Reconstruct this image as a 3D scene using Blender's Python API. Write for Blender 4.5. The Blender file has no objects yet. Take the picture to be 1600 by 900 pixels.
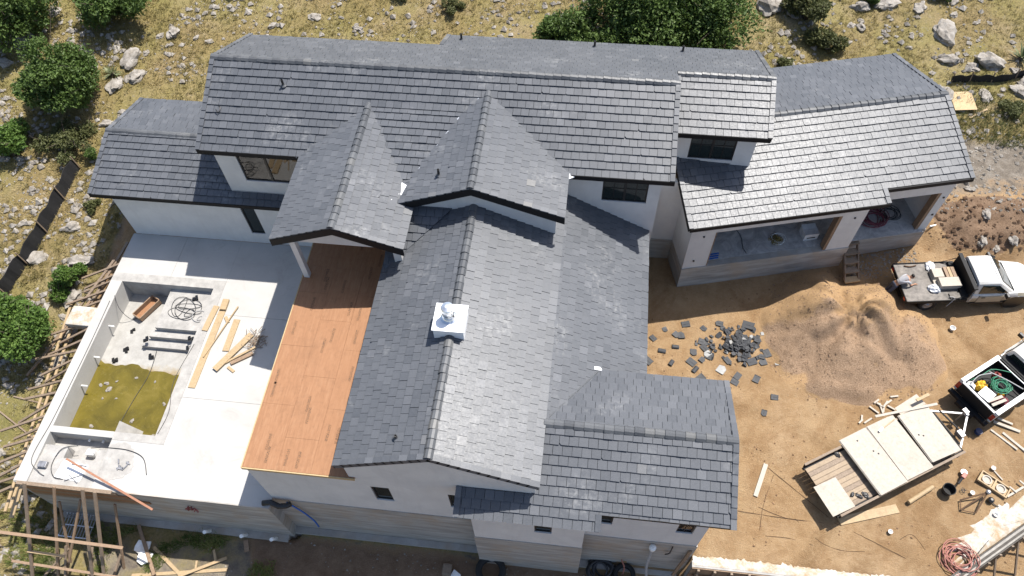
import bpy, bmesh, math, random
import numpy as np
from mathutils import Vector, Matrix, noise as mnoise

# ------------------------------------------------------------------ camera, sky, sun, exposure
scene = bpy.context.scene
col = scene.collection
cam_data = bpy.data.cameras.new("camera")
cam = bpy.data.objects.new("camera", cam_data)
col.objects.link(cam)
cam.matrix_world = Matrix(((0.99331352, -0.07994397, 0.08328997, 0.0),
                           (0.11260288, 0.83006622, -0.54617823, 0.0),
                           (-0.02547253, 0.55190491, 0.83351792, 28.5),
                           (0.0, 0.0, 0.0, 1.0)))
cam_data.sensor_width = 36.0
cam_data.lens = 26.505
cam_data.clip_end = 2000.0
scene.camera = cam

SUN = Vector((0.33, 0.385, 1.0)).normalized()
world = bpy.data.worlds.new("World")
scene.world = world
world.use_nodes = True
wn = world.node_tree
wn.nodes.clear()
sky = wn.nodes.new("ShaderNodeTexSky")
sky.sky_type = 'NISHITA'
sky.sun_disc = False
sky.dust_density = 1.6
sky.ozone_density = 0.8
sky.sun_elevation = math.asin(SUN.z)
sky.sun_rotation = math.atan2(SUN.x, SUN.y)
bg = wn.nodes.new("ShaderNodeBackground")
bg.inputs['Strength'].default_value = 0.118
wo = wn.nodes.new("ShaderNodeOutputWorld")
wn.links.new(sky.outputs[0], bg.inputs[0])
wn.links.new(bg.outputs[0], wo.inputs[0])
sun_data = bpy.data.lights.new("sun", 'SUN')
sun_data.energy = 5.0
sun_data.angle = math.radians(0.5)
sun_data.color = (1.0, 0.955, 0.89)
sun = bpy.data.objects.new("sun", sun_data)
sun.rotation_euler = SUN.to_track_quat('Z', 'Y').to_euler()
sun.location = (15, 18, 60)
col.objects.link(sun)
scene.view_settings.view_transform = 'Standard'
scene.view_settings.look = 'None'
scene.view_settings.gamma = 1.0
scene.view_settings.exposure = 0.69
try:
    scene.cycles.max_bounces = 6
    scene.cycles.diffuse_bounces = 3
    scene.cycles.glossy_bounces = 2
    scene.cycles.transmission_bounces = 4
    scene.cycles.transparent_max_bounces = 6
    scene.cycles.caustics_reflective = False
    scene.cycles.caustics_refractive = False
except Exception:
    pass
rng = random.Random(7)
EYE = Vector((0, 0, 28.5))

# ------------------------------------------------------------------ mesh helpers
def world_loc(o):
    p = Vector((0, 0, 0))
    while o is not None:
        p = p + o.location
        o = o.parent
    return p

class MB:
    """collects faces and links them as one mesh object"""
    def __init__(self):
        self.v, self.f, self.r, self.m = [], [], [], []
        self.uv = None
    def add(self, vs, fs, r=0.5, m=0):
        b = len(self.v)
        self.v.extend(tuple(p) for p in vs)
        for f in fs:
            self.f.append(tuple(b + i for i in f))
            self.r.append(r)
            self.m.append(m)
    def box(self, x0, x1, y0, y1, z0, z1, r=0.5, m=0):
        vs = [(x0,y0,z0),(x1,y0,z0),(x1,y1,z0),(x0,y1,z0),(x0,y0,z1),(x1,y0,z1),(x1,y1,z1),(x0,y1,z1)]
        self.add(vs, [(3,2,1,0),(4,5,6,7),(0,1,5,4),(1,2,6,5),(2,3,7,6),(3,0,4,7)], r, m)
    def obox(self, c, ux, uy, uz, r=0.5, m=0):
        """box about centre c with half-axis vectors"""
        c, ux, uy, uz = map(Vector, (c, ux, uy, uz))
        vs = [c - ux - uy - uz, c + ux - uy - uz, c + ux + uy - uz, c - ux + uy - uz,
              c - ux - uy + uz, c + ux - uy + uz, c + ux + uy + uz, c - ux + uy + uz]
        self.add(vs, [(3,2,1,0),(4,5,6,7),(0,1,5,4),(1,2,6,5),(2,3,7,6),(3,0,4,7)], r, m)
    def beam(self, p, q, w, h, r=0.5, m=0, up=(0,0,1)):
        p, q = Vector(p), Vector(q)
        d = (q - p)
        L = d.length
        d.normalize()
        u = Vector(up)
        if abs(d.dot(u)) > 0.98:
            u = Vector((0, 1, 0))
        s = d.cross(u).normalized()
        t = s.cross(d).normalized()
        self.obox((p + q) / 2, d * (L / 2), s * (w / 2), t * (h / 2), r, m)
    def tube(self, pts, rad, n=6, closed=False, r=0.5, m=0):
        pts = [Vector(p) for p in pts]
        k = len(pts)
        rings = []
        for i, p in enumerate(pts):
            a = pts[(i - 1) % k] if (closed or i > 0) else pts[i]
            b = pts[(i + 1) % k] if (closed or i < k - 1) else pts[i]
            d = (b - a).normalized()
            u = Vector((0, 0, 1)) if abs(d.z) < 0.9 else Vector((1, 0, 0))
            s = d.cross(u).normalized()
            t = s.cross(d).normalized()
            rr = rad[i] if isinstance(rad, (list, tuple)) else rad
            rings.append([p + (s * math.cos(2*math.pi*j/n) + t * math.sin(2*math.pi*j/n)) * rr for j in range(n)])
        vs = [q for ring in rings for q in ring]
        fs = []
        for i in range(k if closed else k - 1):
            i2 = (i + 1) % k
            for j in range(n):
                j2 = (j + 1) % n
                fs.append((i*n+j, i*n+j2, i2*n+j2, i2*n+j))
        if not closed:
            fs.append(tuple(range(n - 1, -1, -1)))
            fs.append(tuple((k-1)*n + j for j in range(n)))
        self.add(vs, fs, r, m)
    def lathe(self, prof, c, n=16, r=0.5, m=0, axis='z'):
        vs, fs = [], []
        for (rad, z) in prof:
            for j in range(n):
                a = 2*math.pi*j/n
                if axis == 'z':
                    vs.append((c[0] + rad*math.cos(a), c[1] + rad*math.sin(a), c[2] + z))
                else:
                    vs.append((c[0] + rad*math.cos(a), c[1] + z, c[2] + rad*math.sin(a)))
        for i in range(len(prof) - 1):
            for j in range(n):
                j2 = (j + 1) % n
                q = (i*n+j, i*n+j2, (i+1)*n+j2, (i+1)*n+j)
                fs.append(q if axis == 'z' else q[::-1])
        a, b = tuple(range(n-1, -1, -1)), tuple((len(prof)-1)*n + j for j in range(n))
        fs += [a, b] if axis == 'z' else [a[::-1], b[::-1]]
        self.add(vs, fs, r, m)
    def prism(self, poly, z0, z1, r=0.5, m=0):
        n = len(poly)
        f0 = z0 if callable(z0) else (lambda x, y: z0)
        f1 = z1 if callable(z1) else (lambda x, y: z1)
        vs = [(x, y, f0(x, y)) for x, y in poly] + [(x, y, f1(x, y)) for x, y in poly]
        fs = [tuple(range(n-1, -1, -1)), tuple(range(n, 2*n))]
        fs += [(i, (i+1) % n, n + (i+1) % n, n + i) for i in range(n)]
        self.add(vs, fs, r, m)
    def build(self, name, mat, parent=None, local=False, kind=None, smooth=False, bevel=0.0, **props):
        off = Vector((0, 0, 0)) if (local or parent is None) else world_loc(parent)
        me = bpy.data.meshes.new(name)
        me.from_pydata([(a - off.x, b - off.y, c - off.z) for a, b, c in self.v], [], self.f)
        at = me.attributes.new("rnd", 'FLOAT', 'FACE')
        at.data.foreach_set("value", self.r)
        mats = mat if isinstance(mat, (list, tuple)) else [mat]
        for mm in mats:
            me.materials.append(mm)
        if len(mats) > 1:
            me.polygons.foreach_set("material_index", self.m)
        if smooth:
            me.polygons.foreach_set("use_smooth", [True] * len(me.polygons))
        me.update()
        if bevel > 0:
            bm = bmesh.new()
            bm.from_mesh(me)
            bmesh.ops.remove_doubles(bm, verts=bm.verts, dist=1e-5)
            ed = [e for e in bm.edges if len(e.link_faces) == 2 and e.calc_face_angle(0) > 0.5]
            bmesh.ops.bevel(bm, geom=ed, offset=bevel, segments=2, affect='EDGES', profile=0.6)
            bm.to_mesh(me)
            bm.free()
        o = bpy.data.objects.new(name, me)
        col.objects.link(o)
        if parent is not None:
            o.parent = parent
        if kind:
            o['kind'] = kind
        for k, val in props.items():
            o[k] = val
        return o

def tag(o, label=None, cat=None, group=None, kind=None):
    if label: o['label'] = label
    if cat: o['category'] = cat
    if group: o['group'] = group
    if kind: o['kind'] = kind
    return o

def empty(name, loc, label=None, cat=None, group=None, rz=0.0):
    o = bpy.data.objects.new(name, None)
    o.location = loc
    o.rotation_euler = (0, 0, rz)
    o.empty_display_size = 0.3
    col.objects.link(o)
    return tag(o, label, cat, group)

def copy_tree(o, parent=None):
    c = o.copy()
    col.objects.link(c)
    if parent is not None:
        c.parent = parent
    for ch in list(o.children):
        copy_tree(ch, c)
    return c

def sst(a, b, t):
    t = max(0.0, min(1.0, (t - a) / (b - a)))
    return t * t * (3 - 2 * t)

# ------------------------------------------------------------------ materials
class NT:
    def __init__(self, name):
        self.mat = bpy.data.materials.new(name)
        self.mat.use_nodes = True
        self.t = self.mat.node_tree
        self.b = self.t.nodes['Principled BSDF']
    def n(self, typ, **kw):
        nd = self.t.nodes.new(typ)
        for k, v in kw.items():
            setattr(nd, k, v)
        return nd
    def link(self, a, b):
        self.t.links.new(a, b)
    def coord(self, kind='Object'):
        return self.n('ShaderNodeTexCoord').outputs[kind]
    def geo_pos(self):
        return self.n('ShaderNodeNewGeometry').outputs['Position']
    def noise(self, scale, detail=4, rough=0.6, vec=None, stretch=None, dist=0.0):
        vec = vec if vec is not None else self.geo_pos()
        if stretch:
            mp = self.n('ShaderNodeMapping')
            mp.inputs['Scale'].default_value = stretch
            self.link(vec, mp.inputs['Vector'])
            vec = mp.outputs[0]
        nd = self.n('ShaderNodeTexNoise')
        nd.inputs['Scale'].default_value = scale
        nd.inputs['Detail'].default_value = detail
        nd.inputs['Roughness'].default_value = rough
        nd.inputs['Distortion'].default_value = dist
        self.link(vec, nd.inputs['Vector'])
        return nd.outputs['Fac']
    def attr(self, name, out='Fac'):
        return self.n('ShaderNodeAttribute', attribute_name=name).outputs[out]
    def ramp(self, fac, stops, interp='LINEAR'):
        r = self.n('ShaderNodeValToRGB')
        r.color_ramp.interpolation = interp
        el = r.color_ramp.elements
        while len(el) > 2:
            el.remove(el[-1])
        while len(el) < len(stops):
            el.new(0.5)
        for e, (p, c) in zip(el, stops):
            e.position = p
            c = (c, c, c) if isinstance(c, (int, float)) else c
            e.color = (*c, 1.0)
        self.link(fac, r.inputs[0])
        return r.outputs[0]
    def mix(self, fac, a, b, mode='MIX'):
        m = self.n('ShaderNodeMix', data_type='RGBA', blend_type=mode)
        for s, val in ((m.inputs[0], fac), (m.inputs[6], a), (m.inputs[7], b)):
            if isinstance(val, (int, float)):
                s.default_value = val
            elif isinstance(val, tuple):
                s.default_value = (*val, 1.0)
            else:
                self.link(val, s)
        return m.outputs[2]
    def math(self, op, a, b=0.0, clamp=False):
        m = self.n('ShaderNodeMath', operation=op, use_clamp=clamp)
        for s, val in ((m.inputs[0], a), (m.inputs[1], b)):
            if isinstance(val, (int, float)):
                s.default_value = val
            else:
                self.link(val, s)
        return m.outputs[0]
    def base(self, c):
        if isinstance(c, tuple):
            self.b.inputs['Base Color'].default_value = (*c, 1.0)
        else:
            self.link(c, self.b.inputs['Base Color'])
    def rough(self, v):
        if isinstance(v, (int, float)):
            self.b.inputs['Roughness'].default_value = v
        else:
            self.link(v, self.b.inputs['Roughness'])
    def bump(self, h, strength=0.3, dist=0.02):
        bp = self.n('ShaderNodeBump')
        bp.inputs['Strength'].default_value = strength
        bp.inputs['Distance'].default_value = dist
        self.link(h, bp.inputs['Height'])
        self.link(bp.outputs[0], self.b.inputs['Normal'])
    def set(self, **kw):
        for k, v in kw.items():
            self.b.inputs[k.replace('_', ' ')].default_value = v
        return self

def simple(name, c, rough=0.6, metal=0.0, vary=0.15, scale=6.0, bump=0.0):
    m = NT(name)
    nz = m.noise(scale, 5, 0.65)
    lo = tuple(max(0.0, x * (1 - vary)) for x in c)
    hi = tuple(min(1.0, x * (1 + vary)) for x in c)
    m.base(m.ramp(nz, [(0.3, lo), (0.7, hi)]))
    m.rough(rough)
    m.set(Metallic=metal)
    if bump:
        m.bump(m.noise(scale * 8, 4, 0.7), bump, 0.01)
    return m.mat

M = {}
def mk_roof(name, dark, light, warm, spec=0.235, rough=0.38):
    m = NT(name)
    r = m.attr('rnd')
    pos = m.geo_pos()
    c = m.ramp(r, [(0.0, dark), (0.55, tuple((a + b) / 2 for a, b in zip(dark, light))), (0.9, light), (1.0, warm)])
    c = m.mix(m.ramp(m.noise(9.0, 5, 0.7, pos), [(0.35, 0.0), (0.75, 0.35)]), c, light)
    # brushed streaks of a concrete tile, finer than a tile
    c = m.mix(0.35, c, m.ramp(m.noise(42.0, 2, 0.6, pos), [(0.3, 0.65), (0.7, 1.3)]), 'MULTIPLY')
    # pale cement dust in patches
    dust = m.math('MULTIPLY', m.ramp(m.noise(0.55, 3, 0.55, pos), [(0.56, 0.0), (0.74, 1.0)]),
                  m.ramp(m.noise(5.0, 4, 0.7, pos), [(0.45, 0.0), (0.75, 0.6)]))
    c = m.mix(dust, c, (0.34, 0.34, 0.335))
    m.base(c)
    m.rough(m.ramp(m.noise(14.0, 3, 0.6, pos), [(0.2, rough - 0.06), (0.8, rough + 0.1)]))
    m.b.inputs['Specular IOR Level'].default_value = spec
    m.bump(m.noise(60.0, 3, 0.7, pos), 0.22, 0.005)
    return m.mat
M['tile'] = mk_roof('roof_tile_concrete', (0.066, 0.072, 0.082), (0.116, 0.122, 0.134), (0.152, 0.151, 0.148))
M['tile_loose'] = mk_roof('loose_tile_concrete', (0.035, 0.037, 0.041), (0.065, 0.067, 0.071), (0.12, 0.118, 0.112), 0.25, 0.6)
M['ridge'] = mk_roof('ridge_tile_concrete', (0.062, 0.066, 0.073), (0.105, 0.11, 0.117), (0.13, 0.13, 0.127))
M['fascia'] = simple('black_metal_trim', (0.012, 0.012, 0.013), 0.6, 0.0)
M['fascia'].node_tree.nodes['Principled BSDF'].inputs['Specular IOR Level'].default_value = 0.15
M['dark_board'] = simple('dark_wet_board', (0.075, 0.066, 0.056), 0.85, 0, 0.4, 5)
M['flash'] = simple('galvanised_flashing', (0.62, 0.64, 0.66), 0.35, 0.7, 0.1)
M['black_pipe'] = simple('black_plastic', (0.015, 0.015, 0.016), 0.5)
M['soffit'] = simple('painted_soffit', (0.72, 0.71, 0.69), 0.7)

def mk_stucco():
    m = NT('white_stucco')
    c = m.ramp(m.noise(0.9, 5, 0.6), [(0.3, (0.56, 0.555, 0.545)), (0.7, (0.64, 0.635, 0.62))])
    c = m.mix(m.ramp(m.noise(3.0, 4, 0.7, stretch=(1, 1, 0.15)), [(0.5, 0.0), (0.85, 0.3)]), c, (0.42, 0.40, 0.37))
    c = m.mix(m.ramp(m.noise(0.7, 5, 0.65, dist=1.0), [(0.5, 0.0), (0.56, 0.22)]), c, (0.48, 0.48, 0.485))
    m.base(c); m.rough(0.85)
    m.bump(m.noise(70.0, 3, 0.7), 0.25, 0.005)
    return m.mat
M['stucco'] = mk_stucco()

def mk_found():
    m = NT('board_formed_concrete')
    st = m.noise(2.2, 5, 0.65, stretch=(0.25, 0.25, 2.2))
    c = m.ramp(st, [(0.25, (0.21, 0.195, 0.175)), (0.5, (0.345, 0.325, 0.295)), (0.75, (0.50, 0.475, 0.44))])
    c = m.mix(m.ramp(m.noise(0.8, 4, 0.6), [(0.48, 0.0), (0.68, 0.6)]), c, (0.36, 0.275, 0.19))
    c = m.mix(m.ramp(m.noise(9.0, 5, 0.7), [(0.55, 0.0), (0.8, 0.4)]), c, (0.24, 0.23, 0.22))
    m.base(c); m.rough(0.9)
    m.bump(m.noise(20.0, 5, 0.7), 0.4, 0.01)
    return m.mat
M['found'] = mk_found()

def mk_deck():
    m = NT('pale_deck_concrete')
    c = m.ramp(m.noise(0.5, 6, 0.6), [(0.3, (0.355, 0.345, 0.325)), (0.7, (0.43, 0.42, 0.40))])
    c = m.mix(m.ramp(m.noise(1.7, 6, 0.7, dist=1.0), [(0.6, 0.0), (0.78, 0.5)]), c, (0.30, 0.285, 0.262))
    c = m.mix(m.ramp(m.noise(6.0, 6, 0.75), [(0.62, 0.0), (0.8, 0.5)]), c, (0.25, 0.235, 0.21))
    c = m.mix(m.ramp(m.noise(0.35, 6, 0.72, dist=1.5), [(0.56, 0.0), (0.70, 0.45)]), c, (0.255, 0.24, 0.215))
    c = m.mix(m.ramp(m.noise(2.6, 3, 0.5, stretch=(0.25, 1.6, 1)), [(0.63, 0.0), (0.72, 0.3)]), c, (0.33, 0.30, 0.26))
    m.base(c); m.rough(0.8)
    m.bump(m.noise(25.0, 5, 0.7), 0.35, 0.01)
    return m.mat
M['deck'] = mk_deck()
def mk_rim():
    m = NT('grey_coping_concrete')
    c = m.ramp(m.noise(2.5, 6, 0.7), [(0.3, (0.25, 0.24, 0.225)), (0.7, (0.40, 0.385, 0.36))])
    m.base(c); m.rough(0.9); m.bump(m.noise(18, 5, 0.7), 0.4, 0.012)
    return m.mat
M['rim'] = mk_rim()
def mk_ply(name, a, b, cc, streak=(6, 0.6, 1)):
    m = NT(name)
    g = m.noise(3.0, 6, 0.65, stretch=streak)
    c = m.ramp(g, [(0.25, a), (0.5, b), (0.8, cc)])
    c = m.mix(m.ramp(m.attr('rnd'), [(0, 0.0), (1, 0.5)]), c, b)
    c = m.mix(m.ramp(m.noise(0.7, 5, 0.7), [(0.55, 0.0), (0.8, 0.35)]), c, tuple(x * 0.5 for x in a))
    c = m.mix(m.ramp(m.noise(5.5, 5, 0.75), [(0.5, 0.0), (0.75, 0.4)]), c, tuple(x * 0.7 for x in a))
    m.base(c); m.rough(0.7)
    m.bump(m.noise(14.0, 4, 0.6, stretch=streak), 0.15, 0.006)
    return m.mat
M['ply'] = mk_ply('orange_plywood', (0.205, 0.096, 0.042), (0.275, 0.134, 0.062), (0.335, 0.185, 0.098))
M['board'] = mk_ply('pale_lumber', (0.29, 0.20, 0.105), (0.365, 0.265, 0.15), (0.44, 0.335, 0.205), (5, 5, 1))
M['deck_wood'] = mk_ply('sun_bleached_deck_wood', (0.20, 0.145, 0.092), (0.28, 0.21, 0.138), (0.36, 0.28, 0.195), (5, 5, 1))
M['board_grey'] = mk_ply('weathered_lumber', (0.13, 0.095, 0.065), (0.21, 0.155, 0.108), (0.30, 0.23, 0.165), (5, 5, 1))
M['board_red'] = mk_ply('reddish_lumber', (0.175, 0.112, 0.068), (0.245, 0.165, 0.105), (0.33, 0.235, 0.155), (5, 5, 1))
M['strip_red'] = mk_ply('reddish_strip', (0.22, 0.09, 0.05), (0.28, 0.13, 0.075), (0.34, 0.18, 0.11), (5, 5, 1))
M['sheet'] = mk_ply('pale_plywood_sheet', (0.31, 0.27, 0.22), (0.375, 0.335, 0.28), (0.42, 0.385, 0.33), (3, 3, 1))
M['ply_tan'] = mk_ply('tan_plywood', (0.36, 0.25, 0.12), (0.43, 0.31, 0.16), (0.48, 0.36, 0.21), (3, 3, 1))

def mk_stamp():
    m = NT('stamped_ink_on_plywood')
    k = m.ramp(m.noise(22.0, 2, 0.5, stretch=(1.0, 3.0, 1)), [(0.44, 0.0), (0.52, 1.0)])
    m.base(m.mix(k, (0.075, 0.045, 0.028), (0.27, 0.128, 0.055))); m.rough(0.75)
    return m.mat
M['stamp'] = mk_stamp()

def mk_glass():
    m = NT('dark_window_glass')
    m.base((0.012, 0.018, 0.017)); m.rough(0.03)
    m.b.inputs['Specular IOR Level'].default_value = 0.7
    return m.mat
M['glass'] = mk_glass()
def mk_clear():
    m = NT('clear_window_glass')
    t = m.t
    tr = m.n('ShaderNodeBsdfTransparent'); tr.inputs[0].default_value = (0.85, 0.88, 0.86, 1)
    gl = m.n('ShaderNodeBsdfGlossy'); gl.inputs['Roughness'].default_value = 0.02
    fr = m.n('ShaderNodeFresnel'); fr.inputs[0].default_value = 1.5
    mx = m.n('ShaderNodeMixShader')
    m.link(m.math('ADD', fr.outputs[0], 0.05), mx.inputs[0])
    m.link(tr.outputs[0], mx.inputs[1]); m.link(gl.outputs[0], mx.inputs[2])
    m.link(mx.outputs[0], t.nodes['Material Output'].inputs[0])
    return m.mat
M['clear'] = mk_clear()
M['frame'] = simple('black_window_frame', (0.014, 0.014, 0.015), 0.4)
M['metal_white'] = simple('white_sheet_metal', (0.80, 0.81, 0.82), 0.4, 0.0, 0.04)
M['galv'] = simple('galvanised_steel', (0.70, 0.72, 0.74), 0.28, 0.85, 0.1)
M['interior'] = simple('interior_plaster', (0.62, 0.57, 0.48), 0.85)
M['film'] = None
def mk_film():
    m = NT('plastic_film_on_slab')
    c = m.ramp(m.noise(1.3, 6, 0.7, dist=2.0), [(0.3, (0.26, 0.25, 0.24)), (0.55, (0.44, 0.42, 0.40)), (0.75, (0.60, 0.58, 0.55))])
    c = m.mix(m.ramp(m.noise(7, 5, 0.7), [(0.62, 0.0), (0.7, 0.7)]), c, (0.14, 0.15, 0.17))
    m.base(c); m.rough(0.6); m.b.inputs['Specular IOR Level'].default_value = 0.2; m.bump(m.noise(4, 5, 0.7, dist=2.0), 0.4, 0.03)
    return m.mat
M['film'] = mk_film()
def mk_water():
    m = NT('murky_green_pool_water')
    c = m.ramp(m.noise(0.8, 5, 0.65, dist=1.0), [(0.3, (0.075, 0.060, 0.008)), (0.55, (0.125, 0.098, 0.013)), (0.8, (0.18, 0.138, 0.03))])
    c = m.mix(m.ramp(m.noise(7.0, 6, 0.75), [(0.58, 0.0), (0.72, 0.55)]), c, (0.21, 0.175, 0.06))
    m.base(c); m.rough(m.ramp(m.noise(2.2, 5, 0.7), [(0.4, 0.05), (0.65, 0.35)]))
    m.bump(m.noise(5.0, 3, 0.5), 0.10, 0.02)
    return m.mat
M['water'] = mk_water()
M['rubber'] = simple('black_rubber', (0.014, 0.014, 0.014), 0.8, 0, 0.3, 20)
def mk_paint():
    m = NT('dusty_white_car_paint')
    k = m.ramp(m.noise(1.6, 6, 0.7), [(0.42, 0.0), (0.75, 0.55)])
    c = m.mix(k, (0.60, 0.595, 0.575), (0.42, 0.36, 0.27))
    c = m.mix(m.ramp(m.noise(11.0, 4, 0.7), [(0.62, 0.0), (0.75, 0.4)]), c, (0.36, 0.29, 0.20))
    m.base(c); m.rough(m.ramp(k, [(0.0, 0.22), (0.5, 0.55)]))
    m.b.inputs['Coat Weight'].default_value = 0.3
    return m.mat
M['paint_white'] = mk_paint()
M['bounce_tan'] = simple('tan_bounce_on_side', (0.34, 0.30, 0.225), 0.35, 0, 0.15, 3)  # dirt bounce on the shaded cab sides, put into this tan
M['paint_black'] = simple('black_steel_and_shade', (0.012, 0.012, 0.013), 0.6, 0.0)
M['paint_black'].node_tree.nodes['Principled BSDF'].inputs['Specular IOR Level'].default_value = 0.2
M['bed_steel'] = simple('worn_bed_deck', (0.135, 0.12, 0.105), 0.7, 0.0, 0.6, 3.0, 0.3)
M['steel'] = simple('grey_steel', (0.30, 0.30, 0.31), 0.45, 0.6, 0.3, 8)
M['chrome'] = simple('bright_chrome', (0.7, 0.7, 0.72), 0.15, 0.95, 0.05)
M['lamp_red'] = simple('red_tail_lamp', (0.30, 0.012, 0.01), 0.25)
M['lamp_clear'] = simple('clear_head_lamp', (0.75, 0.76, 0.78), 0.15)
M['green'] = simple('green_hose', (0.02, 0.17, 0.09), 0.5)
M['yellow'] = simple('yellow_plastic', (0.72, 0.42, 0.03), 0.55)
M['red'] = simple('red_hose', (0.25, 0.055, 0.05), 0.6)
M['pinkred'] = simple('faded_red_cable', (0.33, 0.135, 0.105), 0.6)
M['maroon'] = simple('dark_red_cable', (0.16, 0.035, 0.05), 0.6)
M['blue'] = simple('blue_plastic', (0.03, 0.12, 0.42), 0.5)
M['cable'] = simple('dark_cable', (0.03, 0.03, 0.032), 0.6)
M['grey_cable'] = simple('grey_conduit', (0.33, 0.33, 0.33), 0.6)
M['white_plastic'] = simple('white_plastic', (0.78, 0.78, 0.76), 0.5)
M['cardboard'] = simple('white_carton', (0.62, 0.62, 0.62), 0.7)
M['skin'] = simple('skin', (0.33, 0.18, 0.11), 0.55)
M['shirt'] = simple('pale_grey_shirt', (0.36, 0.365, 0.385), 0.85, 0, 0.12, 9, 0.3)
M['jeans'] = simple('dark_blue_jeans', (0.045, 0.055, 0.085), 0.85, 0, 0.25, 9, 0.3)
M['hair'] = simple('black_hair', (0.012, 0.010, 0.009), 0.6, 0, 0.3, 30)
M['shoe'] = simple('brown_boot', (0.06, 0.04, 0.028), 0.7)
M['silt'] = simple('black_silt_cloth', (0.010, 0.010, 0.011), 0.85, 0, 0.3, 5, 0.3)
def mk_rock():
    m = NT('pale_limestone')
    p = m.coord('Object')
    c = m.ramp(m.noise(2.2, 6, 0.7, p), [(0.28, (0.14, 0.122, 0.098)), (0.48, (0.255, 0.23, 0.198)), (0.75, (0.41, 0.385, 0.35))])
    m.base(c); m.rough(0.9); m.bump(m.noise(7, 6, 0.75, p), 0.7, 0.05)
    return m.mat
M['rock'] = mk_rock()
def mk_leaf(name, a, b, c):
    m = NT(name)
    cc = m.ramp(m.attr('rnd'), [(0.0, a), (0.6, b), (1.0, c)])
    m.base(cc); m.rough(0.55)
    m.b.inputs['Specular IOR Level'].default_value = 0.3
    try:
        m.b.inputs['Subsurface Weight'].default_value = 0.0
        m.b.inputs['Transmission Weight'].default_value = 0.0
    except KeyError:
        pass
    # leaves let some light through
    tl = m.n('ShaderNodeBsdfTranslucent')
    m.link(cc, tl.inputs[0])
    mx = m.n('ShaderNodeMixShader'); mx.inputs[0].default_value = 0.3
    out = m.t.nodes['Material Output']
    m.link(m.b.outputs[0], mx.inputs[1]); m.link(tl.outputs[0], mx.inputs[2])
    m.link(mx.outputs[0], out.inputs[0])
    return m.mat
M['leaf'] = mk_leaf('green_leaves', (0.050, 0.085, 0.020), (0.105, 0.165, 0.038), (0.19, 0.25, 0.08))
M['leaf_bright'] = mk_leaf('bright_green_leaves', (0.058, 0.11, 0.020), (0.12, 0.20, 0.04), (0.20, 0.275, 0.075))
M['leaf_olive'] = mk_leaf('olive_leaves', (0.065, 0.075, 0.026), (0.125, 0.135, 0.05), (0.20, 0.20, 0.09))
M['leaf_yucca'] = mk_leaf('yucca_leaves', (0.10, 0.13, 0.06), (0.19, 0.22, 0.11), (0.30, 0.32, 0.19))
M['grass'] = mk_leaf('dry_hill_grass', (0.165, 0.145, 0.052), (0.33, 0.27, 0.115), (0.50, 0.405, 0.225))
M['weed'] = mk_leaf('green_weeds', (0.055, 0.085, 0.018), (0.125, 0.16, 0.04), (0.24, 0.25, 0.08))
M['bark'] = simple('grey_bark', (0.10, 0.075, 0.055), 0.9, 0, 0.3, 12, 0.4)
# ================================================================== THE HOUSE
HX = Vector((-4.0, 14.0, -1.45))
house = empty('house', HX, 'white stucco two storey house with many charcoal tiled gable roofs, still being built', 'house')

def clip(poly, a, b, c):
    """part of a convex 2D polygon with a*x+b*y <= c"""
    out = []
    n = len(poly)
    for i in range(n):
        p, q = poly[i], poly[(i + 1) % n]
        dp, dq = a*p[0] + b*p[1] - c, a*q[0] + b*q[1] - c
        if dp <= 0:
            out.append(p)
        if (dp < 0 < dq) or (dq < 0 < dp):
            t = dp / (dp - dq)
            out.append((p[0] + (q[0]-p[0])*t, p[1] + (q[1]-p[1])*t))
    return out
def area(poly):
    return 0.5 * sum(poly[i][0]*poly[(i+1) % len(poly)][1] - poly[(i+1) % len(poly)][0]*poly[i][1] for i in range(len(poly)))
def clip_to(poly, region):
    n = len(region)
    for i in range(n):
        p, q = region[i], region[(i+1) % n]
        dx, dy = q[0]-p[0], q[1]-p[1]
        poly = clip(poly, dy, -dx, dy*p[0] - dx*p[1])
        if len(poly) < 3:
            return []
    return poly

EXPO, TW = 0.335, 0.327
tile_bank = []           # (score, verts, faces, rnd, roof object)

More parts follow.
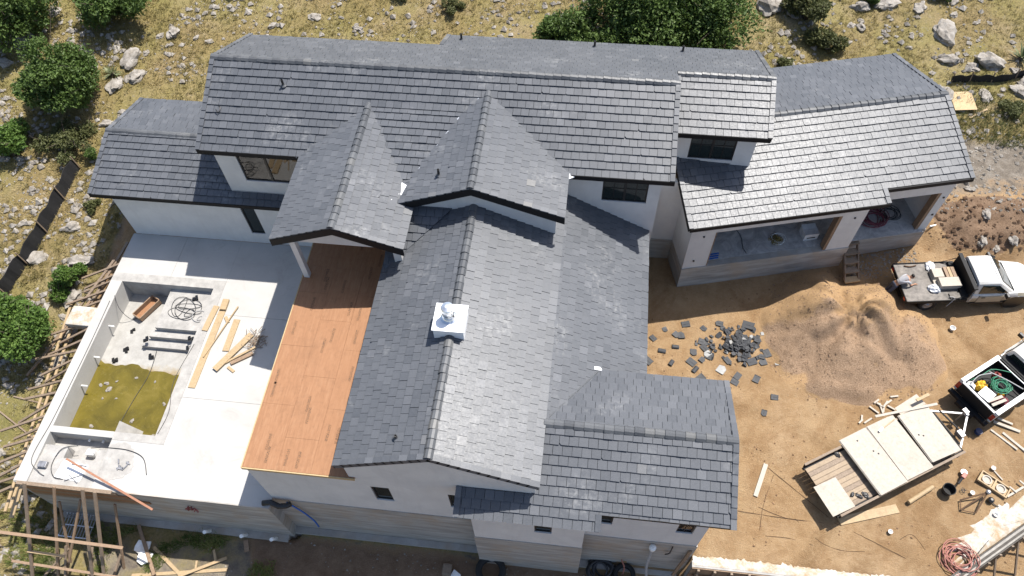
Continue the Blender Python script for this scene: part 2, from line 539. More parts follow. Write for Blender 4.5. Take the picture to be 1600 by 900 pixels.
def slope(roof, P0, U, V, polys, seed, sheath=0.13, tiles=True, trim=None):
    """one plane of a roof: a black edged deck under rows of separate tiles.
    P0 point on the eave, U unit along the eave, V unit up the slope; polys are convex, counter-clockwise, in (u, v)"""
    P0, U, V = Vector(P0), Vector(U).normalized(), Vector(V).normalized()
    N = U.cross(V).normalized()
    if N.z < 0:
        raise ValueError('slope turned over')
    rr = random.Random(seed)
    fix = []
    for pg in polys:
        fix.append(pg if area(pg) > 0 else pg[::-1])
    to3 = lambda u, v, h: P0 + U*u + V*v + N*h
    for pg in fix:
        n = len(pg)
        vs = [to3(u, v, -sheath) for u, v in pg] + [to3(u, v, 0.0) for u, v in pg]
        roof['mb'].add(vs, [tuple(range(n-1, -1, -1))], 0.5, 1)
        roof['mb'].add(vs, [tuple(range(n, 2*n))] + [(i, (i+1) % n, n+(i+1) % n, n+i) for i in range(n)], 0.5, 0)
    if not tiles:
        return
    us = [p[0] for pg in fix for p in pg]; vv = [p[1] for pg in fix for p in pg]
    u0, u1, v0, v1 = min(us), max(us), min(vv), max(vv)
    rows = int((v1 - v0) / EXPO) + 2
    for i in range(rows):
        va = v0 - 0.045 + i*EXPO
        vb = va + EXPO + 0.05
        off = (0.5*TW if i % 2 else 0.0) + rr.uniform(-0.05, 0.05) - TW
        cols = int((u1 - u0) / TW) + 3
        warm = rr.random()
        for j in range(cols):
            ua = u0 + off + j*TW
            g = 0.004 + rr.random()*0.004
            jv = rr.uniform(-0.006, 0.004) if i else 0.0
            rect = [(ua+g, va+jv), (ua+TW-g, va+jv+rr.uniform(-.003, .003)), (ua+TW-g, vb), (ua+g, vb)]
            lift = rr.uniform(-0.004, 0.006) + (rr.uniform(0.006, 0.016) if rr.random() < 0.05 else 0.0)
            tilt = rr.uniform(-0.003, 0.003)
            q_ = P0 + U*ua + V*va
            val = min(1.0, max(0.0, rr.gauss(0.42, 0.14) + 0.22*mnoise.noise(q_*0.45)))
            if rr.random() < 0.015:
                val = rr.uniform(0.75, 0.95)
            if rr.random() < 0.035:          # a chipped lower corner
                e_ = rr.uniform(0.03, 0.08)
                rect = [(rect[0][0] + e_, rect[0][1]), rect[1], rect[2], rect[3], (rect[0][0], rect[0][1] + e_)]
            for pg in fix:
                lim = []
                c = clip_to([(u, v + 0.045) for u, v in rect], pg) if i == 0 else clip_to(rect, pg)
                if len(c) < 3 or abs(area(c)) < 0.004:
                    continue
                if i == 0:
                    c = [(u, v - 0.045) for u, v in c]
                top = [to3(u, v, 0.085 - 0.055*(v-va)/(vb-va) + lift + tilt*(u-ua)/TW) for u, v in c]
                bot = [t - N*0.05 for t in top]
                n = len(c)
                fs = [tuple(range(n, 2*n)), tuple(range(n-1, -1, -1))]
                fs += [(k, (k+1) % n, n+(k+1) % n, n+k) for k in range(n)]
                ctr = sum(top, Vector()) / n
                w = EYE - ctr
                sc = abs(area(c)) * max(0.0, N.dot(w.normalized())) / w.length_squared
                tile_bank.append((sc, bot + top, fs, val, roof, N))

def new_roof(label):
    return {'mb': MB(), 'label': label, 'caps': [], 'rakes': []}

def caps(roof, a, b, w=0.16, drop=0.07, seed=0, name='ridge_tile', step=0.335):
    """bent ridge tiles lapping from a to b, each its own piece"""
    a, b = Vector(a), Vector(b)
    d = (b - a); L = d.length; d.normalize()
    s = d.cross(Vector((0, 0, 1))).normalized()
    up = s.cross(d).normalized()
    rr = random.Random(seed)
    n = max(1, int(round(L / step)))
    for i in range(n):
        jit = s*rr.uniform(-0.012, 0.012) + up*rr.uniform(-0.006, 0.010)
        p = a + d*(L*i/n - 0.02) + jit; q = a + d*(L*(i+1)/n + 0.03) + jit*0.5
        prof = [(-w, -drop), (-w*0.55, drop*0.25), (0, drop*0.62), (w*0.55, drop*0.25), (w, -drop)]
        vs = []
        for (pt, hh) in ((p, 0.105), (q, 0.07)):
            for (x, z) in prof:
                vs.append(pt + s*x + up*(z + hh))
        for (pt, hh) in ((p, 0.07), (q, 0.035)):
            for (x, z) in prof:
                vs.append(pt + s*x*0.96 + up*(z + hh))
        fs = []
        for k in range(4):
            fs.append((k, k+1, 5+k+1, 5+k))
            fs.append((10+k+1, 10+k, 15+k, 15+k+1))
            fs.append((k+1, k, 10+k, 10+k+1))
            fs.append((5+k, 5+k+1, 15+k+1, 15+k))
        fs += [(0, 5, 15, 10), (9, 4, 14, 19)]
        roof['caps'].append((name, vs, fs, rr.random()))

def rake(roof, a, b, out, seed=0, step=0.335, w=0.15):
    """edge tiles down a verge from eave a to ridge b; out points off the roof"""
    a, b, out = Vector(a), Vector(b), Vector(out).normalized()
    d = (b - a); L = d.length; d.normalize()
    up = out.cross(d)
    if up.z < 0: up = -up
    up.normalize()
    rr = random.Random(seed + 500)
    n = max(1, int(round(L / step)))
    for i in range(n):
        p = a + d*(L*i/n - 0.03); q = a + d*(L*(i+1)/n + 0.03)
        vs = []
        for pt, h in ((p, 0.118), (q, 0.080)):
            vs += [pt - out*w + up*h, pt + out*0.045 + up*h, pt + out*0.045 - up*0.14,
                   pt + out*0.012 - up*0.14, pt + out*0.012 + up*(h-0.034), pt - out*w + up*(h-0.034)]
        fs = [(k, (k+1) % 6, 6+(k+1) % 6, 6+k) for k in range(6)] + [(5, 4, 3, 2, 1, 0), (6, 7, 8, 9, 10, 11)]
        roof['caps'].append(('verge_tile', vs, fs, rr.random()))

def pv(p, q):
    return (Vector(q) - Vector(p)).normalized()

X, Y = Vector((1, 0, 0)), Vector((0, 1, 0))
roofs = []

# ---- left wing, low gable along x
R1 = new_roof('low roof over the left wing'); roofs.append(R1)
a0, rz, by = (-22.05, 19.92, 3.05), 3.96, 26.0
vF = pv((0, 19.92, 3.05), (0, 22.95, rz)); lF = (Vector((0, 22.95, rz)) - Vector((0, 19.92, 3.05))).length
slope(R1, a0, X, vF, [[(0, 0), (6.9, 0), (6.9, lF), (0, lF)], [(6.9, 0), (11.3, 0), (11.3, 0.75), (6.9, 0.75)]], 1)
vB = pv((0, by, 3.05), (0, 22.95, rz)); lB = (Vector((0, 22.95, rz)) - Vector((0, by, 3.05))).length
slope(R1, (-15.4, by, 3.05), -X, vB, [[(0, 0), (6.65, 0), (6.65, lB), (0, lB)]], 2)
caps(R1, (-22.05, 22.95, rz), (-15.6, 22.95, rz), seed=3)
rake(R1, a0, (-22.05, 22.95, rz), -X, 4); rake(R1, (-22.05, by, 3.05), (-22.05, 22.95, rz), -X, 5)

# ---- main two storey roof
R2 = new_roof('long main roof of the upper storey'); roofs.append(R2)
EY, RY, RZ, BY = 20.33, 24.05, 7.68, 29.25
kb = (7.68 - 6.0) / (27.6 - 24.05)
zb = lambda y: 7.68 - kb*(y - 24.05)
vF = pv((0, EY, 6.0), (0, RY, RZ)); lF = (Vector((0, RY, RZ)) - Vector((0, EY, 6.0))).length
kf = (RZ - 6.0) / (RY - EY)
m1 = lambda y: 6.0 + kf*(y - EY)
vm = lF * (22.40 - EY) / (RY - EY)
slope(R2, (-16.0, EY, 6.0), X, vF, [[(0, 0), (7.0, 0), (7.0, lF), (0, lF)],
      [(7.0, vm), (12.4, vm), (12.4, lF), (7.0, lF)], [(12.4, 0), (19.5, 0), (19.5, lF), (12.4, lF)]], 11)
vB = pv((0, BY, zb(BY)), (0, RY, RZ)); lB = (Vector((0, RY, RZ)) - Vector((0, BY, zb(BY)))).length
lx = lB * (BY - 27.6) / (BY - RY); lr = lB * (BY - 25.35) / (BY - RY)
slope(R2, (7.5, BY, zb(BY)), -X, vB, [[(0, 0), (4.0, 0), (4.0, lr), (0, lr)], [(4.0, 0), (14.5, 0), (14.5, lB), (4.0, lB)],
      [(14.5, lx), (23.5, lx), (23.5, lB), (14.5, lB)]], 12)
caps(R2, (-16.0, RY, RZ), (3.5, RY, RZ), seed=13)
rake(R2, (-16.0, EY, 6.0), (-16.0, RY, RZ), -X, 14); rake(R2, (3.5, EY, 6.0), (3.5, RY, RZ), X, 15)
rake(R2, (-16.0, 27.6, 6.0), (-16.0, RY, RZ), -X, 16); rake(R2, (-7.0, BY, zb(BY)), (-7.0, 27.65, zb(27.65)), -X, 17)
# the shallower saddle of the main roof that drains between the two front gables
m2 = lambda y: 6.03 + (m1(22.40) - 6.03) / (22.40 - 18.35) * (y - 18.35)
vS = pv((0, 18.35, m2(18.35)), (0, 22.40, m2(22.40)))
lS = (Vector((0, 22.4, m2(22.4))) - Vector((0, 18.35, m2(18.35)))).length
slope(R2, (-10.0, 18.35, m2(18.35)), X, vS, [[(2.75, 0.3), (3.2, 0.3), (5.6, lS), (0.8, lS)]], 18)

# ---- short roof piece over the right upper bay
R3 = new_roof('short gable roof over the right upper bay'); roofs.append(R3)
zr3 = zb(25.35)
vF = pv((0, 22.87, 6.13), (0, 25.35, zr3)); lF = (Vector((0, 25.35, zr3)) - Vector((0, 22.87, 6.13))).length
slope(R3, (3.55, 22.87, 6.13), X, vF, [[(0, 0), (3.85, 0), (3.95, lF), (0, lF)]], 21)
caps(R3, (3.55, 25.35, zr3), (7.5, 25.35, zr3), seed=22)
rake(R3, (7.4, 22.87, 6.13), (7.5, 25.35, zr3), X, 23); rake(R3, (7.5, BY, zb(BY)), (7.5, 25.35, zr3), X, 24)
rake(R3, (3.55, 22.87, 6.13), (3.55, 25.35, zr3), -X, 25, w=0.1)

# ---- porch gable over the balcony
R4 = new_roof('open porch gable over the plywood balcony'); roofs.append(R4)
ax, az = -9.03, 6.97
vL = pv((-11.55, 0, 6.0), (ax, 0, az)); lL = math.hypot(2.52, 0.97)
slope(R4, (-11.55, 22.7, 6.0), -Y, vL, [[(2.35, 0), (6.65, 0), (6.65, lL), (0.15, lL)]], 31)
vR = pv((-6.52, 0, 6.0), (ax, 0, az)); lR = math.hypot(2.51, 0.97)
slope(R4, (-6.52, 16.05, 6.0), Y, vR, [[(0, 0), (2.65, 0), (6.5, lR), (0, lR)]], 32)
caps(R4, (ax, 16.05, az), (ax, 22.55, az), seed=33)
rake(R4, (-11.55, 16.05, 6.0), (ax, 16.05, az), -Y, 34); rake(R4, (-6.52, 16.05, 6.0), (ax, 16.05, az), -Y, 35)

# ---- middle gable
R5 = new_roof('middle gable roof above the lower front roof'); roofs.append(R5)
bx, bz, fy = -4.14, 7.32, 18.08
vL = pv((-7.0, 0, 6.16), (bx, 0, bz)); lL = math.hypot(2.86, bz - 6.16)
slope(R5, (-7.0, 24.0, 6.16), -Y, vL, [[(5.0, 0), (5.92, 0), (5.92, lL), (0.65, lL), (1.5, lL*0.66)]], 41)
vR = pv((-0.66, 0, 6.02), (bx, 0, bz)); lR = math.hypot(3.48, bz - 6.02)
slope(R5, (-0.66, fy, 6.02), Y, vR, [[(0, 0), (2.4, 0), (5.3, lR), (0, lR)]], 42)
caps(R5, (bx, fy, bz), (bx, 23.3, bz), seed=43)
rake(R5, (-7.0, fy, 6.16), (bx, fy, bz), -Y, 44); rake(R5, (-0.66, fy, 6.02), (bx, fy, bz), -Y, 45)

# ---- big front gable
R6 = new_roof('big front gable roof with the chimney'); roofs.append(R6)
cx, cz, cf = -4.12, 6.14, 8.08
kr = 0.46
cr = lambda x: cz - kr*(x - cx)
vL = pv((-7.43, 0, 4.65), (cx, 0, cz)); lL = math.hypot(3.31, cz - 4.65)
slope(R6, (-7.43, 18.4, 4.65), -Y, vL, [[(0, 0), (10.32, 0), (10.32, lL), (0, lL)]], 51)
ex = 2.88
vR = pv((ex, 0, cr(ex)), (cx, 0, cz)); lR = math.hypot(ex - cx, cz - cr(ex))
v7 = lR * (ex + 0.70) / (ex - cx)
slope(R6, (ex, cf, cr(ex)), Y, vR, [[(0, v7), (12.3, v7), (12.3, lR), (0, lR)]], 52)
# below x = -0.7 the slope breaks and falls more steeply to its eave
zbk = cr(-0.7); xl, zl = 2.90, 2.55
vR2 = pv((xl, 0, zl), (-0.7, 0, zbk)); lR2 = math.hypot(xl + 0.7, zbk - zl)
w11 = lR2 * (xl - 1.1) / (xl + 0.7)
slope(R6, (xl, cf, zl), Y, vR2, [[(4.95, 0), (12.45, 0), (12.45, w11), (4.75, w11)], [(4.3, w11), (12.45, w11), (12.45, lR2), (2.05, lR2)]], 57)
caps(R6, (cx, cf, cz), (cx, 18.3, cz), seed=53)
rake(R6, (-7.43, cf, 4.65), (cx, cf, cz), -Y, 54); rake(R6, (-0.70, cf, cr(-0.7)), (cx, cf, cz), -Y, 55)
# small slope turned to the front in the corner under the porch gable
nz = lambda y: 5.15 + 0.5*(y - 16.92)
vN = pv((0, 15.9, nz(15.9)), (0, 18.3, nz(18.3))); lN = math.hypot(2.4, 1.2)
slope(R6, (-7.43, 15.9, nz(15.9)), X, vN, [[(0, 0), (2.45, lN), (0, lN)]], 56)

# ---- front right wing
R7 = new_roof('roof of the front right wing'); roofs.append(R7)
dz0, dzr, dy0, dyr, dyb = 3.55, 4.55, 7.70, 10.33, 12.97
vF = pv((0, dy0, dz0), (0, dyr, dzr)); lF = math.hypot(dyr - dy0, dzr - dz0)
kd = (dzr - dz0) / (dyr - dy0)
ye = 7.23
ext = math.hypot(dy0 - ye, kd*(dy0 - ye))
slope(R7, (-3.40, ye, dz0 - kd*(dy0 - ye)), X, vF, [[(0, 0), (4.82, 0), (4.82, ext), (0, ext)],
      [(0, ext), (2.5, ext), (2.5, ext + 0.44), (0, ext + 0.44)], [(2.5, ext), (9.18, ext), (9.18, ext + lF), (2.5, ext + lF)]], 61)
vB = pv((0, dyb, dz0), (0, dyr, dzr)); lB = math.hypot(dyb - dyr, dzr - dz0)
slope(R7, (5.78, dyb, dz0), -X, vB, [[(0, 0), (4.85, 0), (6.5, lB*0.62), (6.5, lB), (0, lB)]], 62)
caps(R7, (-0.66, dyr, dzr), (5.78, dyr, dzr), seed=63)
rake(R7, (5.78, dy0, dz0), (5.78, dyr, dzr), X, 64); rake(R7, (5.78, dyb, dz0), (5.78, dyr, dzr), X, 65)
rake(R7, (-3.40, ye, dz0 - kd*(dy0 - ye)), (-3.40, 8.1, dz0 + kd*0.4), -X, 66)
rake(R7, (1.42, ye, dz0 - kd*(dy0 - ye)), (1.42, dy0 - 0.02, dz0), X, 67)

# ---- garage wing, turned 14.5 degrees
R8 = new_roof('wide roof of the angled garage wing'); roofs.append(R8)
GA = math.radians(14.5)
EU, EV = Vector((math.cos(GA), math.sin(GA), 0)), Vector((-math.sin(GA), math.cos(GA), 0))
ge = lambda u, v, z=0.0: EU*u + EV*v + Vector((0, 0, z))
e1, er, eb, ez, ezr = 18.94, 22.74, 26.98, 3.60, 4.92
kE = (ezr - ez) / (er - e1)
e0 = 18.33; e0z = ez - kE*(e1 - e0)
vF = (EV*(er - e1) + Vector((0, 0, ezr - ez))).normalized(); lF = math.hypot(er - e1, ezr - ez)
ext = math.hypot(e1 - e0, ez - e0z)
slope(R8, ge(9.46, e0, e0z), EU, vF, [[(0, 0), (8.68, 0), (8.68, ext), (0, ext)], [(0, ext), (12.59, ext), (12.59, ext + lF), (0, ext + lF)]], 71)
vB = (EV*(er - eb) + Vector((0, 0, ezr - ez))).normalized(); lB = math.hypot(er - eb, ezr - ez)
slope(R8, ge(22.05, eb, ez), -EU, vB, [[(0, 0), (12.59, 0), (12.59, lB), (0, lB)]], 72)
caps(R8, ge(9.46, er, ezr), ge(22.05, er, ezr), seed=73)
rake(R8, ge(22.05, e1, ez), ge(22.05, er, ezr), EU, 74); rake(R8, ge(22.05, eb, ez), ge(22.05, er, ezr), EU, 75)
rake(R8, ge(9.46, e0, e0z), ge(9.46, er, ezr), -EU, 76); rake(R8, ge(18.14, e0, e0z), ge(18.14, e1 - 0.02, ez), EU, 77)

def edge_board(roof, a, b, out, name, h, th=0.045, drop=0.0):
    a, b, out = Vector(a), Vector(b), Vector(out).normalized()
    z = Vector((0, 0, 1))
    mb = MB(); n_ = out*(th/2)
    vs = []
    for p in (a, b):
        for (o_, dz) in ((0.0, 0.05 - drop), (th, 0.05 - drop), (th, 0.05 - drop - h), (0.0, 0.05 - drop - h)):
            vs.append(p + out*o_ + z*dz)
    mb.add(vs, [(0, 1, 5, 4), (1, 2, 6, 5), (2, 3, 7, 6), (3, 0, 4, 7), (3, 2, 1, 0), (4, 5, 6, 7)])
    roof.setdefault('boards', []).append((name, mb))
NY = -Y
edge_board(R1, (-22.05, 19.92, 3.05), (-10.75, 19.92, 3.05), NY, 'gutter', 0.20, 0.09)
edge_board(R2, (-16.0, EY, 6.0), (-11.6, EY, 6.0), NY, 'gutter', 0.22, 0.10); edge_board(R2, (-0.66, EY, 6.0), (3.55, EY, 6.0), NY, 'gutter', 0.22, 0.10)
edge_board(R3, (3.6, 22.87, 6.13), (7.4, 22.87, 6.13), NY, 'gutter', 0.22, 0.10)
edge_board(R7, (-3.4, ye, dz0 - kd*(dy0 - ye)), (1.42, ye, dz0 - kd*(dy0 - ye)), NY, 'gutter', 0.10, 0.03); edge_board(R7, (1.47, dy0, dz0), (5.78, dy0, dz0), NY, 'gutter', 0.10, 0.03)
edge_board(R8, ge(9.46, e0, e0z), ge(18.14, e0, e0z), -EV, 'gutter', 0.20, 0.10); edge_board(R8, ge(18.2, e1, ez), ge(22.05, e1, ez), -EV, 'gutter', 0.20, 0.10)
edge_board(R4, (-11.6, 16.05, 5.98), (ax, 16.05, az), NY, 'barge_board', 0.36, 0.06); edge_board(R4, (-6.47, 16.05, 5.98), (ax, 16.05, az), NY, 'barge_board', 0.36, 0.06)
edge_board(R5, (-7.05, fy, 6.14), (bx, fy, bz), NY, 'barge_board', 0.34, 0.06); edge_board(R5, (-0.6, fy, 6.0), (bx, fy, bz), NY, 'barge_board', 0.34, 0.06)
edge_board(R6, (-7.48, cf, 4.63), (cx, cf, cz), NY, 'barge_board', 0.24, 0.03); edge_board(R6, (-0.66, cf, cr(-0.66)), (cx, cf, cz), NY, 'barge_board', 0.24, 0.03)
edge_board(R8, ge(9.46, e0, e0z), ge(9.46, er, ezr), -EU, 'barge_board', 0.24, 0.05)
for k, R in enumerate(roofs):
    R['ob'] = R['mb'].build('roof', [M['fascia'], M['soffit']], house, label=R['label'])
    for nm, mb in R.get('boards', []):
        mb.build(nm, M['fascia'], R['ob'])
    for (nm, vs, fs, val) in R['caps']:
        mb = MB(); mb.add(vs, fs, val)
        mb.build(nm, M['ridge'] if nm == 'ridge_tile' else M['tile'], R['ob'])
# the 300 tiles that show largest are pieces of their own, the rest one joined part
tile_bank.sort(key=lambda t: -t[0])
rest = MB()
for k, (sc, vs, fs, val, R, N) in enumerate(tile_bank):
    if k < 300:
        mb = MB(); mb.add(vs, fs, val)
        mb.build('roof_tile', M['tile'], R['ob'])
    else:
        rest.add(vs, fs, val)
rest.build('roof_tiles', M['tile'], house, kind='stuff')

# ------------------------------------------------------------------ walls
def wall(p, q, z0, z1, openings=(), t=0.22, mat='stucco', name='wall', ztop=None, inward=None):
    """upright wall from p to q (outer face), thickness inward, with real openings (a0, a1, z0, z1) along it"""
    p, q = Vector((p[0], p[1], 0)), Vector((q[0], q[1], 0))
    d = (q - p); L = d.length; d.normalize()
    inn = Vector((-d.y, d.x, 0))
    xs = sorted({0.0, L, *[o[0] for o in openings], *[o[1] for o in openings]})
    zs = sorted({z0, z1, *[o[2] for o in openings], *[o[3] for o in openings]})
    mb = MB()
    vid = {}
    def vtx(x, z, s):
        k = (round(x, 4), round(z, 4), s)
        if k not in vid:
            vid[k] = len(mb.v)
            P = p + d*x + inn*(t*s)
            zz = z
            if ztop is not None and abs(z - z1) < 1e-6:
                zz = ztop(P.x, P.y)
            mb.v.append((P.x, P.y, zz))
        return vid[k]
    def face(*ids):
        mb.f.append(ids); mb.r.append(0.5); mb.m.append(0)
    hole = lambda i, j: not (0 <= i < len(xs)-1 and 0 <= j < len(zs)-1) or any(
        o[0] - 1e-6 <= xs[i] and xs[i+1] <= o[1] + 1e-6 and o[2] - 1e-6 <= zs[j] and zs[j+1] <= o[3] + 1e-6 for o in openings)
    for i in range(len(xs)-1):
        for j in range(len(zs)-1):
            if hole(i, j):
                continue
            a, b, c, e = xs[i], xs[i+1], zs[j], zs[j+1]
            face(vtx(a, c, 0), vtx(b, c, 0), vtx(b, e, 0), vtx(a, e, 0))
            face(vtx(b, c, 1), vtx(a, c, 1), vtx(a, e, 1), vtx(b, e, 1))
            if hole(i-1, j): face(vtx(a, c, 1), vtx(a, c, 0), vtx(a, e, 0), vtx(a, e, 1))
            if hole(i+1, j): face(vtx(b, c, 0), vtx(b, c, 1), vtx(b, e, 1), vtx(b, e, 0))
            if hole(i, j-1): face(vtx(a, c, 1), vtx(b, c, 1), vtx(b, c, 0), vtx(a, c, 0))
            if hole(i, j+1): face(vtx(a, e, 0), vtx(b, e, 0), vtx(b, e, 1), vtx(a, e, 1))
    return mb.build(name, M[mat], house)

def window(x0, x1, y, z0, z1, mull=(), bars=(), glass='glass', panes=True, depth=0.05, fw=0.06):
    """black framed window set into a wall facing -y: frame > panes, muntins"""
    mb = MB()
    yo = y + depth
    mb.box(x0, x1, yo, yo+0.07, z0, z0+fw); mb.box(x0, x1, yo, yo+0.07, z1-fw, z1)
    mb.box(x0, x0+fw, yo, yo+0.07, z0+fw, z1-fw); mb.box(x1-fw, x1, yo, yo+0.07, z0+fw, z1-fw)
    for xm in mull:
        mb.box(xm-fw*0.8, xm+fw*0.8, yo-0.005, yo+0.075, z0+fw, z1-fw)
    f = mb.build('window', M['frame'], house)
    xs = [x0+fw] + [s for xm in mull for s in (xm-fw*0.8, xm+fw*0.8)] + [x1-fw]
    for k in range(0, len(xs), 2):
        g = MB(); g.box(xs[k], xs[k+1], yo+0.03, yo+0.04, z0+fw, z1-fw)
        g.build('pane', M[glass], f)
    for (kind, c, lo, hi) in bars:
        g = MB()
        if kind == 'v': g.box(c-0.014, c+0.014, yo+0.012, yo+0.055, z0+fw, z1-fw)
        else: g.box(lo, hi, yo+0.015, yo+0.052, c-0.014, c+0.014)
        g.build('muntin', M['frame'], f)
    return f

WY = 20.5
# left wing
wall((-21.3, 20.1), (-10.9, 20.1), 0, 3.0, [(6.04, 6.70, 0.72, 2.66)])
window(-15.26, -14.60, 20.1, 0.72, 2.66)
wall((-21.3, 25.75), (-21.3, 20.322), -1.6, 3.02)
# upper storey
wall((-15.5, WY), (-0.7, WY), 2.9, 5.98, [(0.93, 3.6, 4.03, 5.70)])
window(-14.57, -11.9, WY, 4.03, 5.70, mull=(-13.38,), glass='clear')
wall((-15.5, 27.4), (-15.5, WY + 0.222), 2.9, 5.98)
wall((-0.7, WY), (3.1, WY), -1.45, 5.98, [(1.48, 3.31, 4.36, 5.68)])
window(0.78, 2.61, WY, 4.36, 5.68, mull=(1.695,), bars=[('v', 1.25, 0, 0), ('v', 2.15, 0, 0), ('h', 5.10, 0.84, 1.65), ('h', 5.10, 1.74, 2.55)])
wall((3.1, WY + 0.222), (3.1, 23.068), -1.45, 5.98)
# room behind the big left window
mb = MB()
mb.box(-15.2, -11.2, WY+0.23, 23.4, 3.62, 3.70); mb.box(-15.2, -11.2, 23.4, 23.5, 3.7, 5.95)
mb.box(-15.25, -15.2, WY+0.23, 23.4, 3.7, 5.95)
room = mb.build('room_shell', M['interior'], house)
mb = MB()
for xx in (-12.75, -12.35, -11.8):
    mb.beam((xx, 21.7, 3.7), (xx - 0.05, 21.7, 5.9), 0.12, 0.12)
mb.beam((-13.2, 22.4, 3.75), (-11.6, 22.2, 3.8), 0.2, 0.12)
mb.build('wall_stud', M['board_red'], house)
mb = MB()
mb.lathe([(0.10, 0), (0.06, 0.1), (0.05, 0.45), (0.20, 0.62), (0.22, 0.68), (0.12, 0.66)], (-13.62, 21.35, 3.7), 12)
mb.build('pedestal_basin', M['white_plastic'], house, smooth=True)
# right upper bay
wall((3.1, 23.07), (6.95, 23.07), 3.6, 6.1, [(1.20, 3.09, 4.50, 5.86)])
window(4.30, 6.19, 23.07, 4.50, 5.86, mull=(5.245,), bars=[('v', 4.77, 0, 0), ('v', 5.72, 0, 0), ('h', 5.28, 4.36, 5.20), ('h', 5.28, 5.29, 6.13)])
wall((6.95, 23.292), (6.95, 28.9), 3.0, 5.3)
# recess between house and garage
wall((3.103, 22.1), (4.7, 22.1), 0.0, 4.0)
wall((3.102, 22.075), (4.7, 22.075), -2.2, -0.002, mat='found', name='foundation')
# porch gable front, its beam and post
mb = MB()
zA = lambda x: 6.97 - 0.386*abs(x + 9.03) - 0.17
pr = [(-11.25, 5.66), (-6.80, 5.66), (-6.80, zA(-6.80)), (-9.03, zA(-9.03)), (-11.25, zA(-11.25))]
vs = [(x, 16.30, z) for x, z in pr] + [(x, 16.46, z) for x, z in pr]
mb.add(vs, [(0, 1, 2, 3, 4), (9, 8, 7, 6, 5)] + [(i, 5+i, 5+(i+1) % 5, (i+1) % 5) for i in range(5)])
mb.build('gable_beam', M['stucco'], house)
mb = MB(); mb.box(-10.93, -10.71, 16.10, 16.32, 3.5, 6.0); mb.build('porch_post', M['stucco'], house)
mb = MB(); mb.box(-6.98, -6.68, 16.22, 16.52, 4.3, 6.0); mb.build('porch_post', M['stucco'], house)
# middle gable wall
zB = lambda x: (bz - 0.406*(bx - x) if x < bx else bz - 0.3736*(x - bx)) - 0.13
mb = MB()
pr = [(-6.75, 4.6), (-0.95, 4.2), (-0.95, zB(-0.95)), (bx, zB(bx)), (-6.75, zB(-6.75))]
vs = [(x, 18.28, z) for x, z in pr] + [(x, 20.5, z) for x, z in pr]
mb.add(vs, [(0, 1, 2, 3, 4), (9, 8, 7, 6, 5)] + [(i, 5+i, 5+(i+1) % 5, (i+1) % 5) for i in range(5)])
mb.build('gable_wall', M['stucco'], house)
# front gable wall with the balcony block beside it
CY = 8.13
wall((-10.95, CY), (-7.2, CY), 0.0, 3.42)
cl = lambda x: cz - 0.45*(cx - x) if x < cx else cr(x)
wall((-7.2, CY), (cx, CY), 0.0, 5.0, [(0.58, 1.25, 1.22, 2.67)], ztop=lambda x, y: cl(x) - 0.14)
wall((cx, CY), (-0.78, CY), 0.0, 5.0, [(0.27, 1.14, 1.25, 2.66)], ztop=lambda x, y: cl(x) - 0.14)
window(-6.62, -5.95, CY, 1.22, 2.67); window(-3.85, -2.98, CY, 1.25, 2.66)
wall((-10.95, 20.098), (-10.95, CY + 0.222), 0.0, 3.42)
wall((-0.78, CY + 0.222), (-0.78, 12.0), 2.0, 4.45)
# front bay and front right wing
wall((-2.97, 7.51), (1.0, 7.51), 0.0, 3.33, [(2.22, 2.83, 1.4, 2.5)]); window(-0.75, -0.14, 7.51, 1.4, 2.5)
wall((-2.97, 8.128), (-2.97, 7.732), 0.0, 3.33); wall((1.0, 7.732), (1.0, 8.028), 0.0, 3.33)
wall((1.0, 8.03), (5.2, 8.03), 0.0, 3.5, [(0.5, 0.96, 1.52, 2.80), (3.2, 3.79, 1.38, 2.72)])
window(1.5, 1.96, 8.03, 1.52, 2.80)
window(4.2, 4.79, 8.03, 1.38, 2.72, glass='clear', bars=[('v', 4.5, 0, 0), ('h', 2.05, 4.26, 4.73)])
mb = MB(); mb.box(4.0, 5.0, 9.4, 9.5, 0.8, 3.2); mb.box(4.0, 5.0, 8.26, 9.4, 1.0, 1.05); mb.build('room_shell', M['interior'], house)
wall((5.2, 8.252), (5.2, 12.7), -2.0, 3.5)
# foundations, a little proud of the stucco
wall((-11.0, CY - 0.03), (-2.98, CY - 0.03), -4.6, -0.002, mat='found', name='foundation', t=0.3)
wall((-11.0, 9.4), (-11.0, CY + 0.272), -4.6, -0.002, mat='found', name='foundation', t=0.3)
mb = MB()
mb.box(-3.0, 1.03, 7.48, 8.4, -4.6, -0.002); mb.build('foundation', M['found'], house)
wall((1.03, 8.0), (5.23, 8.0), -4.6, -0.002, mat='found', name='foundation', t=0.3)
wall((5.23, 8.302), (5.23, 12.7), -2.2, -0.002, mat='found', name='foundation', t=0.3)
mb = MB(); mb.box(-11.1, -2.9, 7.82, 8.09, -4.6, -3.62); mb.box(1.04, 5.0, 7.72, 7.99, -4.6, -3.62)
mb.build('footing', M['found'], house)

